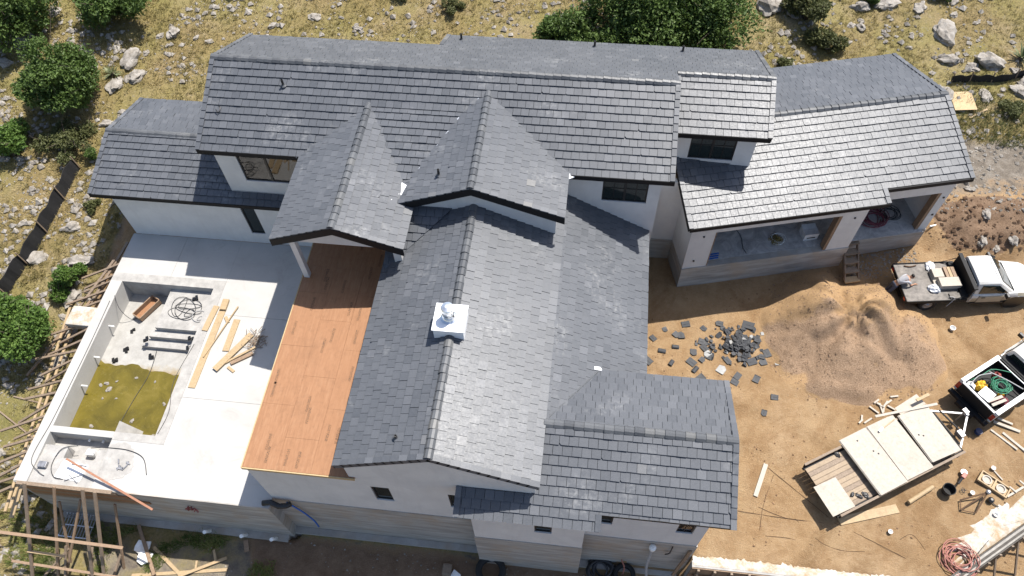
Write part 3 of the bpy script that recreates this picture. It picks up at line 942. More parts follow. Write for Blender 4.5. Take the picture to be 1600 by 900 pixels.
# plywood deck of the balcony, sheet by sheet
xs = [-11.0, -9.78, -8.56, -7.34, -7.0]
row = 0
for i in range(4):
    y = CY - 0.04 - (1.22 if i % 2 else 0.0)
    while y < 20.2:
        a, b = max(y, CY - 0.04), min(y + 2.44, 20.4)
        if b - a > 0.1:
            mb = MB()
            dz = rng.uniform(-0.003, 0.003)
            mb.box(xs[i] + 0.003, xs[i+1] - 0.003, a + 0.003, b - 0.003, 3.43, 3.50 + dz, rng.random())
            sh = mb.build('plywood_sheet', M['ply'], house)
            for _ in range(2 if xs[i+1] - xs[i] > 1 else 0):
                sx, sy = rng.uniform(xs[i]+0.15, xs[i+1]-0.2), rng.uniform(a+0.1, max(a+0.12, b-0.75))
                st = MB()
                st.add([(sx, sy, 3.505+dz), (sx+0.1, sy, 3.505+dz), (sx+0.1, min(sy+0.62, b-0.03), 3.505+dz), (sx, min(sy+0.62, b-0.03), 3.505+dz)], [(0, 1, 2, 3)])
                st.build('ink_stamp', M['stamp'], sh)
        y += 2.44
mb = MB(); mb.beam((-11.02, 8.06, 3.44), (-7.0, 8.06, 3.44), 0.04, 0.14); mb.beam((-11.02, 8.06, 3.44), (-11.02, 20.1, 3.44), 0.04, 0.14)
mb.build('edge_board', M['ply_tan'], house)

# chimney
mb = MB()
mb.box(-4.68, -3.64, 12.46, 13.48, 5.3, 6.52)
ch = mb.build('chimney', M['metal_white'], house)
mb = MB(); mb.box(-4.72, -3.60, 12.42, 13.52, 6.52, 6.56); mb.build('chimney_top', M['metal_white'], ch)
mb = MB()
mb.lathe([(0.30, 0), (0.22, 0.05), (0.19, 0.10), (0.16, 0.12), (0.16, 0.36), (0.18, 0.36), (0.18, 0.42), (0.15, 0.42), (0.15, 0.50),
          (0.22, 0.50), (0.22, 0.63), (0.20, 0.66), (0.08, 0.70)], (-4.20, 12.98, 6.56), 24)
mb.build('chimney_flue', M['galv'], ch, smooth=False)
mb = MB()
mb.tube([(-4.2 + 0.185*math.cos(a), 12.98 + 0.185*math.sin(a), 6.82) for a in [k*math.pi/10 for k in range(20)]], 0.012, 4, True)
mb.box(-4.02, -3.97, 12.85, 12.9, 6.79, 6.85)
mb.build('flue_clamp', M['frame'], ch)
mb = MB(); mb.box(-5.02, -3.30, 12.22, 12.30, 5.6, 5.64); 
# vent pipes through the roofs
def vent(x, y, z, h=0.34, r=0.05):
    mb = MB(); mb.lathe([(r, -0.2), (r, h), (r*0.75, h), (r*0.75, h-0.05)], (x, y, z), 10)
    v = mb.build('vent_pipe', M['black_pipe'], house)
    mb = MB(); mb.lathe([(r*2.6, 0.03), (r*1.4, 0.07), (r*1.1, 0.11)], (x, y, z), 10); mb.build('pipe_flashing', M['ridge'], v)
for (x, y) in ((-12.7, 23.0), (-6.2, 28.6), (0.0, 28.6), (4.0, 28.55)):
    vent(x, y, zb(y) + 0.06 if y > 25 else m1(y) + 0.06, 0.34)
vent(-5.55, 19.1, 6.16 + 0.406*1.45 + 0.06)
vent(-5.35, 8.85, cl(-5.35) + 0.05, 0.2)
# curled cable end on the main roof
mb = MB(); mb.tube([(-15.35 + 0.12*math.sin(t*0.5), 21.9 + 0.16*math.cos(t*0.6), m1(21.9) + 0.12 + 0.03*math.sin(t)) for t in range(8)], 0.02, 5)
mb.build('cable_end', M['black_pipe'], house)
# metal flashing in the valleys and at gable corners
def strip(p, q, w, h=0.03, mat='flash'):
    mb = MB(); mb.beam(p, q, w, h); mb.build('valley_flashing', M[mat], house)
strip((-6.95, 18.85, 6.20), (-5.1, 22.4, 6.98), 0.05); strip((-5.1, 22.4, 6.98), (-4.5, 23.0, 7.25), 0.05)
strip((-0.67, 10.38, 4.575), (1.12, 13.0, 3.60), 0.05, 0.10, 'ridge')
def scrap(pts, name='corner_flashing'):
    mb = MB(); n = len(pts)
    mb.add(pts + [(x, y, z - 0.015) for x, y, z in pts], [tuple(range(n)), tuple(range(2*n-1, n-1, -1))] + [(i, n+i, n+(i+1) % n, (i+1) % n) for i in range(n)])
    mb.build(name, M['metal_white'], house)
scrap([(-7.22, 18.55, 6.19), (-6.98, 18.45, 6.26), (-6.86, 18.95, 6.28), (-7.10, 19.1, 6.27)])
scrap([(-7.30, 18.1, 6.36), (-7.14, 18.2, 6.3), (-7.05, 18.62, 6.24), (-7.25, 18.55, 6.27)])
scrap([(-0.66, 20.05, 6.0), (-0.40, 20.22, 5.96), (-0.25, 20.30, 6.0), (-0.66, 20.3, 6.1)])
scrap([(0.95, 12.95, 3.74), (1.25, 13.0, 3.62), (1.15, 13.12, 3.66), (0.9, 13.08, 3.76)])
scrap([(-11.75, 20.22, 6.02), (-11.55, 20.26, 6.06), (-11.5, 20.42, 6.1), (-11.7, 20.4, 6.08)])

# ------------------------------------------------------------------ garage body
def gwall(u0, v0, u1, v1, z0, z1, op=(), **kw):
    a, b = ge(u0, v0), ge(u1, v1)
    return wall((a.x, a.y), (b.x, b.y), z0, z1, op, **kw)
gwall(9.75, 18.62, 17.65, 18.62, 0, 3.3, [(1.12, 6.80, 0, 2.48)])
gwall(17.65, 18.842, 17.65, 19.068, 0, 3.3)
gwall(17.65, 19.07, 21.6, 19.07, 0, 3.55, [(0.22, 3.55, 0, 2.62)])
gwall(9.75, 26.5, 9.75, 18.842, 0, 3.4)
gwall(21.6, 19.292, 21.6, 26.6, 0, 3.5)
gwall(21.4, 26.3, 9.95, 26.3, 0, 3.6)
def gbox(u0, u1, v0, v1, z0, z1, name, mat, parent=house):
    mb = MB()
    cs = [ge(u0, v0), ge(u1, v0), ge(u1, v1), ge(u0, v1)]
    mb.prism([(c.x, c.y) for c in cs], z0, z1)
    return mb.build(name, M[mat], parent)
gbox(9.73, 17.67, 18.57, 26.3, -2.4, -0.003, 'foundation', 'found')
gbox(17.67, 21.62, 19.03, 26.3, -2.4, -0.004, 'foundation', 'found')
gbox(9.98, 21.4, 18.9, 26.1, 0.0, 0.02, 'garage_floor', 'film')
gbox(17.2, 17.32, 22.2, 26.1, 0.02, 3.4, 'partition_wall', 'stucco')
# brown jambs and head trim in the two openings
for (u0, u1, v) in ((10.87, 16.55, 18.62), (17.87, 21.2, 19.07)):
    zt = 2.48 if v < 19 else 2.62
    if v < 19: gbox(u0, u0 + 0.04, v - 0.01, v + 0.24, 0.0, zt, 'door_jamb', 'board_red')
    gbox(u1 - 0.14, u1, v + 0.01, v + 0.32, 0.0, zt, 'door_jamb', 'board_red')
    gbox(u0, u1, v + 0.02, v + 0.23, zt - 0.03, zt, 'door_head', 'frame')
for (u, z) in ((10.35, 2.3), (10.2, 0.55), (17.15, 2.25), (21.4, 2.3), (21.42, 1.1)):
    c = ge(u, 18.60 if u < 18 else 19.05, z)
    mb = MB(); mb.obox(c, EU*0.035, EV*0.03, Vector((0, 0, 0.035))); mb.build('junction_box', M['frame'], house)
# ================================================================== GROUND
def terrain(x, y):
    n = -3.75 + max(0.0, -12 - x)*.09 + (.165*(y - 7) if y > 7 else .06*(y - 7))
    w = sst(2.2, 3.2, x)*(1 - sst(21.5, 29, y + .15*(x - 10)))
    w *= sst(7.75, 7.95, y)
    if x > 14:
        w *= sst(-.12, .12, (y - 8.05) - (x - 14.85)*.72)
    lo = n if y > 8.6 else min(n, -3.75)
    if x > 2.2 and y < 14:
        lo = min(lo, -3.5)
    return lo + (-1.45 - lo)*w

def nz3(x, y, s, k=0.0):
    return mnoise.noise(Vector((x*s, y*s, k)))

# wheel marks across the yard
def track(x, y):
    best = 0.0
    for (cx_, cy_, r_) in ((27.0, 26.5, 12.2), (27.0, 26.5, 13.9), (4.0, 0.5, 12.6), (4.0, 0.5, 14.3), (24.0, -2.0, 16.0), (24.0, -2.0, 17.7)):
        d_ = abs(math.hypot(x - cx_, y - cy_) - r_ + 0.12*nz3(x, y, 0.5, 71))
        best = max(best, 1 - sst(0.14, 0.40, d_))
    return best*(0.55 + 0.6*nz3(x, y, 0.35, 72))

def ground_h(x, y):
    z = terrain(x, y)
    z += 0.05*nz3(x, y, 0.45, 3) + 0.035*nz3(x, y, 1.3, 7)
    # spoil heap of dark soil past the garage corner
    d = ((x - 19.9)/3.2)**2 + ((y - 25.0)/1.5)**2
    if d < 1.6:
        z += 0.85*max(0.0, 1 - d/1.6)*(0.75 + 0.5*nz3(x, y, 1.1, 1)) + 0.14*max(0.0, 1 - d/1.6)*nz3(x, y, 3.0, 2)
    # tyre ruts and scuffed earth in the yard
    if x > 3.5 and 8.5 < y < 24:
        z -= 0.05*track(x, y)
        z += 0.03*nz3(x*0.9 + y*0.5, y*0.4 - x*0.3, 1.1, 9) + 0.02*nz3(x, y, 3.2, 4)
    return z

def in_pad(x, y):        # under the deck, pool and house: keep the ground below the slabs
    if -21.5 < x < -10.8 and 7.6 < y < 20.2:
        return -3.6
    if -21.2 < x < 3.0 and 8.1 < y < 27.5:
        return -1.0
    if -2.9 < x < 5.2 and 7.6 < y < 12.6:
        return -3.0
    u = x*EU.x + y*EU.y; v = x*EV.x + y*EV.y
    if 10.0 < u < 21.4 and 19.2 < v < 26.2:
        return -1.2
    return None

def cover(x, y):
    """ground cover weights: grass, tan earth, dark soil"""
    yard = sst(2.0, 3.0, x)*(1 - sst(25.0, 28.0, y + 0.6*nz3(x, y, 0.35, 5)))*sst(7.2, 7.9, y)
    east = sst(16.0, 18.5, x)*(1 - sst(27.0, 29.0, y + 1.2*nz3(x, y, 0.3, 6)))*sst(6, 8, y)
    dirt = max(yard, east)
    front = 1 - sst(6.9, 8.4, y)
    dark = 0.0
    lf = 0.0
    if front > 0:
        fm = sst(-14.5, -11.5, x + 1.5*nz3(x, y, 0.5, 8))
        dark = max(dark, front*fm*0.9)
        dirt = max(dirt, front*fm)
        lf = front*(1 - fm)*sst(-25.0, -22.5, x)
    d = ((x - 19.9)/3.0)**2 + ((y - 25.0)/1.5)**2 + 0.5*nz3(x, y, 0.8, 11)
    dark = max(dark, 1 - sst(0.7, 1.2, d))
    # earth trampled along the house
    side = sst(-23.3, -22.2, x)*(1 - sst(2, 4, x))*(1 - sst(27.4, 29.0, y + 0.8*nz3(x, y, 0.5, 12)))
    dirt = max(dirt, side*0.75*sst(8, 9, y))
    scree = sst(15.5, 17.5, x)*(1 - sst(1.1, 2.4, abs(y - 28.2 + 0.5*nz3(x, y, 0.4, 13))))
    grass = (1 - dirt)*(1 - 0.75*scree)*(1 - 0.8*lf*(0.6 + 0.6*nz3(x, y, 0.6, 14)))
    return grass, dirt*(1 - 0.5*scree), dark

def mk_ground():
    m = NT('site_ground')
    pos = m.geo_pos()
    cv = m.n('ShaderNodeAttribute', attribute_name='cover')
    sp = m.n('ShaderNodeSeparateColor')
    m.link(cv.outputs['Color'], sp.inputs[0])
    n1, n2, n3 = m.noise(0.35, 6, 0.65, pos), m.noise(1.8, 6, 0.7, pos), m.noise(9.0, 6, 0.75, pos)
    n0 = m.noise(0.16, 5, 0.6, pos)
    scree = m.ramp(n2, [(0.3, (0.15, 0.125, 0.10)), (0.5, (0.24, 0.205, 0.165)), (0.7, (0.36, 0.325, 0.28))])
    grass = m.ramp(n1, [(0.25, (0.185, 0.175, 0.058)), (0.42, (0.29, 0.25, 0.092)), (0.55, (0.335, 0.275, 0.125)), (0.68, (0.375, 0.295, 0.175)), (0.8, (0.40, 0.345, 0.25))])
    grass = m.mix(m.ramp(n0, [(0.42, 0.0), (0.62, 0.6)]), grass, (0.30, 0.205, 0.10))
    grass = m.mix(m.ramp(n3, [(0.38, 0.5), (0.6, 0.0)]), grass, (0.11, 0.10, 0.038))
    grass = m.mix(m.ramp(m.noise(4.0, 5, 0.75, pos), [(0.56, 0.0), (0.72, 0.7)]), grass, (0.32, 0.285, 0.225))
    dirt = m.ramp(n1, [(0.25, (0.305, 0.19, 0.096)), (0.5, (0.40, 0.265, 0.142)), (0.75, (0.475, 0.335, 0.20))])
    dirt = m.mix(m.ramp(n2, [(0.45, 0.0), (0.72, 0.7)]), dirt, (0.255, 0.15, 0.072))
    dirt = m.mix(m.ramp(m.noise(4.5, 6, 0.75, pos, None, 0.6), [(0.50, 0.0), (0.72, 0.6)]), dirt, (0.275, 0.17, 0.086))
    dirt = m.mix(m.ramp(n3, [(0.54, 0.0), (0.72, 0.6)]), dirt, (0.49, 0.375, 0.24))
    dirt = m.mix(m.ramp(m.noise(0.9, 5, 0.6, pos, (1, 0.35, 1)), [(0.5, 0.0), (0.7, 0.45)]), dirt, (0.46, 0.335, 0.20))
    dirt = m.mix(m.ramp(m.noise(0.55, 6, 0.7, pos, None, 1.2), [(0.48, 0.0), (0.66, 0.5)]), dirt, (0.235, 0.135, 0.062))
    rut = m.math('MULTIPLY', m.attr('rut'), m.ramp(n3, [(0.3, 1.0), (0.65, 0.25)]))
    dirt = m.mix(m.math('MULTIPLY', rut, 0.85), dirt, (0.19, 0.115, 0.055))
    dark = m.ramp(n2, [(0.3, (0.165, 0.105, 0.066)), (0.7, (0.285, 0.195, 0.13))])
    dark = m.mix(m.ramp(n3, [(0.6, 0.0), (0.75, 0.7)]), dark, (0.22, 0.165, 0.12))
    edge = m.math('MULTIPLY', m.math('SUBTRACT', n2, 0.5), 0.9)
    g = m.ramp(m.math('ADD', sp.outputs[0], edge), [(0.35, 0.0), (0.65, 1.0)])
    d = m.ramp(m.math('ADD', sp.outputs[1], edge), [(0.35, 0.0), (0.65, 1.0)])
    k = m.ramp(m.math('ADD', sp.outputs[2], edge), [(0.35, 0.0), (0.65, 1.0)])
    c = m.mix(g, scree, grass)
    c = m.mix(d, c, dirt)
    c = m.mix(k, c, dark)
    m.base(c); m.rough(0.95)
    m.b.inputs['Specular IOR Level'].default_value = 0.15
    h = m.math('ADD', m.math('MULTIPLY', n3, 0.6), m.noise(30.0, 5, 0.75, pos))
    m.bump(h, 1.0, 0.09)
    return m.mat
M['ground'] = mk_ground()

def grid_mesh(name, xs, ys, hf, mat, coverf=None):
    nx, ny = len(xs), len(ys)
    vs = [(x, y, hf(x, y)) for y in ys for x in xs]
    fs = [(j*nx+i, j*nx+i+1, (j+1)*nx+i+1, (j+1)*nx+i) for j in range(ny-1) for i in range(nx-1)]
    me = bpy.data.meshes.new(name)
    me.from_pydata(vs, [], fs)
    if coverf:
        at = me.color_attributes.new('cover', 'FLOAT_COLOR', 'POINT')
        arr = np.ones((len(vs), 4), dtype=np.float32)
        arr[:, :3] = [coverf(v[0], v[1]) for v in vs]
        at.data.foreach_set('color', arr.ravel())
    me.polygons.foreach_set("use_smooth", [True]*len(fs))
    me.materials.append(mat)
    o = bpy.data.objects.new(name, me)
    col.objects.link(o)
    return o

def span(a, b, s):
    n = int(round((b - a)/s))
    return [a + (b - a)*i/n for i in range(n+1)]
def gh(x, y):
    z = ground_h(x, y)
    p = in_pad(x, y)
    return z if p is None else min(z, p - 0.6)
xs = span(-400, -60, 20)[:-1] + span(-60, -34, 2)[:-1] + span(-34, 30, 0.22)[:-1] + span(30, 60, 2)[:-1] + span(60, 400, 20)
ys = span(-200, -20, 20)[:-1] + span(-20, 2, 2)[:-1] + span(2, 46, 0.22)[:-1] + span(46, 80, 2)[:-1] + span(80, 500, 20)
ground = grid_mesh('ground', xs, ys, gh, M['ground'], cover)
ground['kind'] = 'structure'
rt = ground.data.attributes.new('rut', 'FLOAT', 'POINT')
rt.data.foreach_set('value', [max(0.0, track(v.co.x, v.co.y)) if (3 < v.co.x < 26 and 8 < v.co.y < 28) else 0.0 for v in ground.data.vertices])
G = lambda x, y: ground_h(x, y)

# ================================================================== POOL TERRACE
def mk_piece(name, boxes, mat, kind='structure', bevel=0.0):
    mb = MB()
    for b in boxes: mb.box(*b)
    return mb.build(name, M[mat], None, kind=kind, bevel=bevel)
PX0, PX1, PY0, PY1 = -20.88, -16.48, 10.12, 17.32
dk = MB()
zt, zb_ = 0.0, -0.16
for (a_, b_) in ((7.74, 11.9), (11.912, 16.0), (16.012, 20.08)):
    dk.box(-16.0, -10.98, a_, b_, zb_, zt + 0.001*rng.random())
dk.box(-21.42, -18.71, 17.78, 20.08, zb_, zt); dk.box(-18.70, -16.006, 17.78, 20.08, zb_, zt - 0.001)
dk.box(-18.2, -16.006, 7.74, 9.78, zb_, zt)
dk.build('pool_deck', M['deck'], None, kind='structure')
rim = MB()
rim.box(PX1, -16.003, 9.783, 17.777, -2.4, 0.012); rim.box(-21.42, PX1-0.003, PY1, 17.777, -2.4, 0.012)
rim.box(-18.197, PX1-0.003, 9.783, PY0, -2.4, 0.012)
rim.build('pool_coping', M['rim'], None, kind='structure')
sh = MB()
sh.box(-21.42, PX0, 7.745, PY1-0.003, -2.4, 0.02)                      # left wall and ledge
sh.box(-20.877, -18.2, 9.85, PY0, -2.4, 0.02)
sh.build('pool_wall', M['deck'], None, kind='structure')
sp = MB()                                                               # raised spa corner with its sunk bowl
sp.box(-20.877, -18.203, 7.745, 8.85, -1.2, -0.05); sp.box(-20.877, -19.9, 8.853, 9.35, -1.2, -0.09)
sp.box(-18.6, -18.203, 8.853, 9.35, -1.2, -0.09); sp.box(-20.877, -18.203, 8.853, 9.847, -1.3, -0.62)
sp.build('spa_shell', M['rim'], None, kind='structure')
sp = MB(); sp.prism([(-18.199, 9.852), (-17.35, 9.79), (-17.5, 10.6), (-18.199, 10.6)], -2.2, lambda x, y: 0.015 if x < -18.0 else -1.2)
sp.build('spa_buttress', M['rim'], None, kind='structure')
sk = MB(); rg = random.Random(8); pts_ = []
for i in range(48):
    a = 2*math.pi*i/48; r = 1 + 0.22*nz3(math.cos(a)*1.5, math.sin(a)*1.5, 1.0, 61) + 0.06*rg.uniform(-1, 1)
    pts_.append((min(-16.6, max(-18.19, -17.75 + 0.85*math.cos(a)*r)), min(9.77, max(7.76, 8.9 + 0.8*math.sin(a)*r))))
sk.prism(pts_, 0.003, lambda x, y: 0.012 + 0.01*nz3(x, y, 3.0, 62)); sk.build('mortar_skim', M['rim'], None, kind='structure')
fl = MB()
fl.add([(-20.88, PY1, -1.1), (-16.48, PY1, -1.1), (-16.48, 13.35, -1.0), (-20.88, 13.35, -1.0), (-20.88, PY0, -2.2), (-16.48, PY0, -2.2)],
       [(3, 2, 1, 0), (4, 5, 2, 3)])
def mk_poolfloor():
    m = NT('damp_pool_floor')
    pos = m.geo_pos()
    sep = m.n('ShaderNodeSeparateXYZ'); m.link(pos, sep.inputs[0])
    n2 = m.noise(2.6, 6, 0.7, pos)
    dry = m.ramp(n2, [(0.3, (0.265, 0.255, 0.235)), (0.7, (0.37, 0.36, 0.335))])
    y = m.math('SUBTRACT', sep.outputs[1], m.math('MULTIPLY', m.math('SUBTRACT', m.noise(1.4, 5, 0.7, pos), 0.5), 1.1))
    damp = m.ramp(m.math('SUBTRACT', y, 13.0), [(0.25, 1.0), (0.75, 0.0)])
    m.base(m.mix(damp, dry, (0.24, 0.165, 0.055))); m.rough(m.ramp(damp, [(0.0, 0.85), (1.0, 0.3)]))
    m.bump(m.noise(12, 5, 0.7, pos), 0.3, 0.02)
    return m.mat
M['poolfloor'] = mk_poolfloor()
fl.build('pool_floor', M['poolfloor'], None, kind='structure')
st = MB()
st.box(-18.65, PX1-0.002, 15.25, PY1-0.002, -1.09, -0.35); st.box(-18.9, PX1-0.002, 14.9, 15.248, -1.08, -0.58); st.box(-19.2, PX1-0.002, 14.5, 14.898, -1.07, -0.82)
st.build('pool_steps', M['rim'], None, kind='structure')
rg = random.Random(3)
wp = [(-20.87, 10.13), (-16.49, 10.13)]
edge = [(-16.49, 13.25)] + [(-16.49 - 4.38*t/70, 13.30 + 0.0045*t + 0.30*nz3(t/70*4.4, 0, 0.9, 91) + 0.10*nz3(t/70*4.4, 0, 4.0, 92)) for t in range(1, 70)] + [(-20.87, 13.75)]
mb = MB(); poly = wp + edge
mb.add([(x, y, -0.985) for x, y in poly], [tuple(range(len(poly)))])
mb.build('pool_water', M['water'], None, kind='structure')
# the retaining wall under the terrace, and the stucco coloured strip of it along the left
rw = empty('retaining_wall', (-16.2, 7.72, -3.7), 'tall bare concrete wall holding up the white pool terrace', 'retaining wall')
mb = MB(); mb.box(-21.42, -11.003, 7.70, 7.738, -4.6, -0.003); mb.box(-21.45, -11.0, 7.738, 8.1, -4.6, -0.163)
mb.box(-21.45, -21.42, 7.738, 20.05, -4.6, -0.01); mb.build('wall_face', M['found'], rw)
mb = MB(); mb.box(-21.3, -11.2, 7.42, 7.697, -4.6, -3.66); mb.build('footing', M['found'], rw)

# ================================================================== YARD RETAINING WALLS (bottom right)
def mk_white():
    m = NT('splashed_white_cement')
    c = m.ramp(m.noise(2.5, 6, 0.75), [(0.36, (0.33, 0.235, 0.14)), (0.47, (0.38, 0.335, 0.27)), (0.60, (0.47, 0.45, 0.42)), (0.75, (0.53, 0.52, 0.50))])
    m.base(c); m.rough(0.9); m.bump(m.noise(14, 5, 0.7), 0.5, 0.02)
    return m.mat
M['cement'] = mk_white()
yw = empty('yard_wall', (8.2, 7.85, -3.7), 'white topped concrete wall with timber studs along the front of the dirt yard', 'retaining wall')
mb = MB(); mb.box(5.26, 15.0, 7.62, 7.86, -4.6, -1.39); mb.build('wall_body', M['rim'], yw)
mb = MB(); mb.box(5.26, 15.0, 7.575, 7.618, -3.3, -1.42); mb.build('form_board', M['board_red'], yw)
for k in range(11):
    x = 5.5 + k*0.62
    mb = MB(); mb.beam((x, 7.53, -3.9), (x + rng.uniform(-.03, .03), 7.53, -1.40 + (rng.uniform(0.1, 0.45) if k in (3, 5, 7, 8, 10) else -0.04)), 0.09, 0.07)
    mb.build('form_stud', M['board_grey'], yw)
    if k % 2 == 0:
        mb = MB(); mb.beam((x, 7.5, -1.75), (x + 0.2, 6.1, -3.7), 0.09, 0.05); mb.build('brace', M['board_grey'], yw)
mb = MB(); mb.box(5.3, 15.0, 7.44, 7.49, -2.35, -2.2); mb.build('waler', M['board_grey'], yw)
dw = empty('corner_wall', (16.6, 9.3, -3.6), 'grey formwork topped wall running off past the white spill at the lower right', 'retaining wall')
d = Vector((1, 0.72, 0)).normalized(); nn = Vector((-d.y, d.x, 0))
p0 = Vector((14.9, 8.05, 0)); L = 9.0
for (o1, o2, z1, mt, nm) in ((-0.02, 0.22, -1.36, 'rim', 'wall_body'), (-0.07, -0.025, -1.25, 'dark_board', 'form_board'), (0.225, 0.27, -1.25, 'dark_board', 'form_board'), (0.05, 0.13, -1.30, 'dark_board', 'top_board')):
    mb = MB(); c = p0 + d*(L/2) + nn*((o1+o2)/2); c.z = (z1 - 4.2)/2
    mb.obox(c, d*(L/2), nn*((o2-o1)/2), Vector((0, 0, (z1 + 4.2)/2))); mb.build(nm, M[mt], dw)
for k in range(14):
    c = p0 + d*(0.4 + k*0.62) - nn*0.11
    mb = MB(); mb.beam((c.x, c.y, -3.6), (c.x, c.y, -1.2 + rng.uniform(-.1, .15)), 0.09, 0.05); mb.build('form_stud', M['board_grey'], dw)
    e = c - nn*1.0
    if k % 2: mb = MB(); mb.beam((c.x, c.y, -1.7), (e.x, e.y, -3.5), 0.09, 0.05); mb.build('brace', M['board_grey'], dw)
# pale cement spilt over the earth behind both walls
def spill(name, pts_fn, label):
    mb = MB(); pts = pts_fn
    n = len(pts)
    c = (sum(p[0] for p in pts)/n, sum(p[1] for p in pts)/n)
    vs = []; rings = 5
    for k in range(rings + 1):
        for (x, y) in pts:
            t = k/rings
            xx, yy = c[0] + (x - c[0])*t, c[1] + (y - c[1])*t
            vs.append((xx, yy, G(xx, yy) + (0.05 + 0.02*nz3(xx, yy, 2.5, 1))*(1 - t**3) - 0.02*(t > 0.99)))
    fs = [(k*n+i, k*n+(i+1) % n, (k+1)*n+(i+1) % n, (k+1)*n+i) for k in range(rings) for i in range(n)]
    mb.add(vs, fs)
    return mb.build(name, M['cement'], None, smooth=True, kind='stuff', label=label)
rg = random.Random(12)
edge = [(5.3 + 10.0*i/60, 8.12 + 0.10*abs(nz3(i*0.9, 0, 0.7, 2)) + 0.30*rg.random()**3 - 0.06) for i in range(61)]
edge = [(5.3 + 10.0*i/160, 8.04 + 0.20*abs(nz3(i*0.30, 0, 0.7, 2)) + 0.16*abs(nz3(i*0.8, 3, 0.9, 4))**1.5 + 0.02*rg.random()) for i in range(161)]
mb = MB(); n = len(edge)
vs = []
for k in range(4):
    t = k/3
    for (x, y) in edge:
        yy = 7.70 + (y - 7.70)*t
        vs.append((x, yy, -1.380 if k < 2 else G(x, yy) + 0.035*(1-t) + 0.03*(k == 2) - 0.02*(k == 3)))
mb.add(vs, [(k*n+i, k*n+i+1, (k+1)*n+i+1, (k+1)*n+i) for k in range(3) for i in range(n-1)])
mb.build('cement_spill', M['cement'], None, smooth=True, kind='stuff', label='thin white cement spill along the top of the yard wall')
pts = []
for i in range(72):
    a = 2*math.pi*i/72
    r = 1 + 0.25*nz3(math.cos(a)*2, math.sin(a)*2, 1.0, 3) + 0.22*rg.uniform(-1, 1)
    q = Vector((17.0, 10.25, 0)) + d*(2.3*math.cos(a)*r) + nn*(0.70*math.sin(a)*r)
    if (q - p0).dot(nn) < 0.25: q = q + nn*(0.25 - (q - p0).dot(nn))
    pts.append((q.x, q.y))
spill('cement_spill', pts, 'wide white cement spill on the earth at the lower right')

# ================================================================== ROCKS
rock_meshes = []
for k in range(9):
    bm = bmesh.new()
    bmesh.ops.create_icosphere(bm, subdivisions=3, radius=1.0)
    sx, sy, sz = 1.0, rng.uniform(0.55, 0.9), rng.uniform(0.35, 0.6)
    for v in bm.verts:
        p = v.co.copy()
        f = 1 + 0.55*mnoise.noise(p*1.2 + Vector((k*7.3, 0, 0))) + 0.38*(abs(mnoise.noise(p*2.6 + Vector((0, k*3.1, 0)))) - 0.2) + 0.14*mnoise.noise(p*6.0 + Vector((0, 0, k*2.2)))
        v.co = Vector((p.x*sx, p.y*sy, p.z*sz))*f
    me = bpy.data.meshes.new('rock')
    bm.to_mesh(me); bm.free()
    me.materials.append(M['rock'])
    rock_meshes.append(me)
def rock(x, y, s, label, group=None, flat=1.0, k=None):
    o = bpy.data.objects.new('rock', rock_meshes[rng.randrange(9) if k is None else k])
    o.location = (x, y, G(x, y) + 0.02*s)
    o.scale = (s, s, s*flat)
    o.rotation_euler = (rng.uniform(-.25, .25), rng.uniform(-.25, .25), rng.uniform(0, 6.28))
    col.objects.link(o)
    return tag(o, label, 'rock', group)
def hill_ok(x, y):
    if in_pad(x, y) is not None: return False
    g, dd, kk = cover(x, y)
    return g > 0.35 and dd < 0.45
# ================================================================== PLANTS
def leaf_cloud(blobs, n, size, seed, droop=0.3, flat=0.0):
    """many small folded leaf clumps spread through lumpy volumes; returns an MB"""
    rg = np.random.default_rng(seed)
    mb = MB()
    V, F, R = [], [], []
    vol = np.array([b[3]*b[4]*b[5] for b in blobs]) ** 0.75
    cnt = np.maximum(1, (n*vol/vol.sum()).astype(int))
    b0 = 0
    for (cx_, cy_, cz_, rx, ry, rz_), c in zip(blobs, cnt):
        dirs = rg.normal(size=(c, 3)); dirs /= np.linalg.norm(dirs, axis=1)[:, None]
        rad = rg.uniform(0.35, 1.0, c) ** 0.45
        lump = np.array([0.80 + 0.38*mnoise.noise(Vector((d[0]*2.3 + cx_, d[1]*2.3 + cy_, d[2]*2.3 + cz_))) for d in dirs])
        P = np.array([cx_, cy_, cz_]) + dirs*np.array([rx, ry, rz_])*(rad*lump)[:, None]
        tone = np.clip(rg.normal(0.42, 0.24, c), 0, 1)
        clump = np.array([0.5 + 0.5*mnoise.noise(Vector((p[0]*1.3, p[1]*1.3, p[2]*1.3 + 5))) for p in P])
        tone = np.clip(tone*0.6 + clump*0.5 - 0.1, 0, 1)
        ax = dirs*0.6 + rg.normal(size=(c, 3))*0.8; ax[:, 2] -= droop*0.3
        ax /= np.linalg.norm(ax, axis=1)[:, None]
        up = rg.normal(size=(c, 3)) + np.array([0, 0, 1.4 + flat])
        sd = np.cross(ax, up); sd /= (np.linalg.norm(sd, axis=1)[:, None] + 1e-9)
        nr = np.cross(sd, ax)
        s = size*rg.uniform(0.6, 1.35, c)[:, None]
        base, tip = P - ax*s, P + ax*s
        l, r_ = P + sd*s*0.55 + nr*s*0.22, P - sd*s*0.55 + nr*s*0.22
        q = np.stack([base, r_, tip, l], axis=1).reshape(-1, 3)
        V.append(q); R.append(tone)
    q = np.concatenate(V); tone = np.concatenate(R)
    k = len(tone)
    mb.v = [tuple(p) for p in q]
    mb.f = [(4*i, 4*i+1, 4*i+2, 4*i+3) for i in range(k)]
    mb.r = list(map(float, tone)); mb.m = [0]*k
    return mb

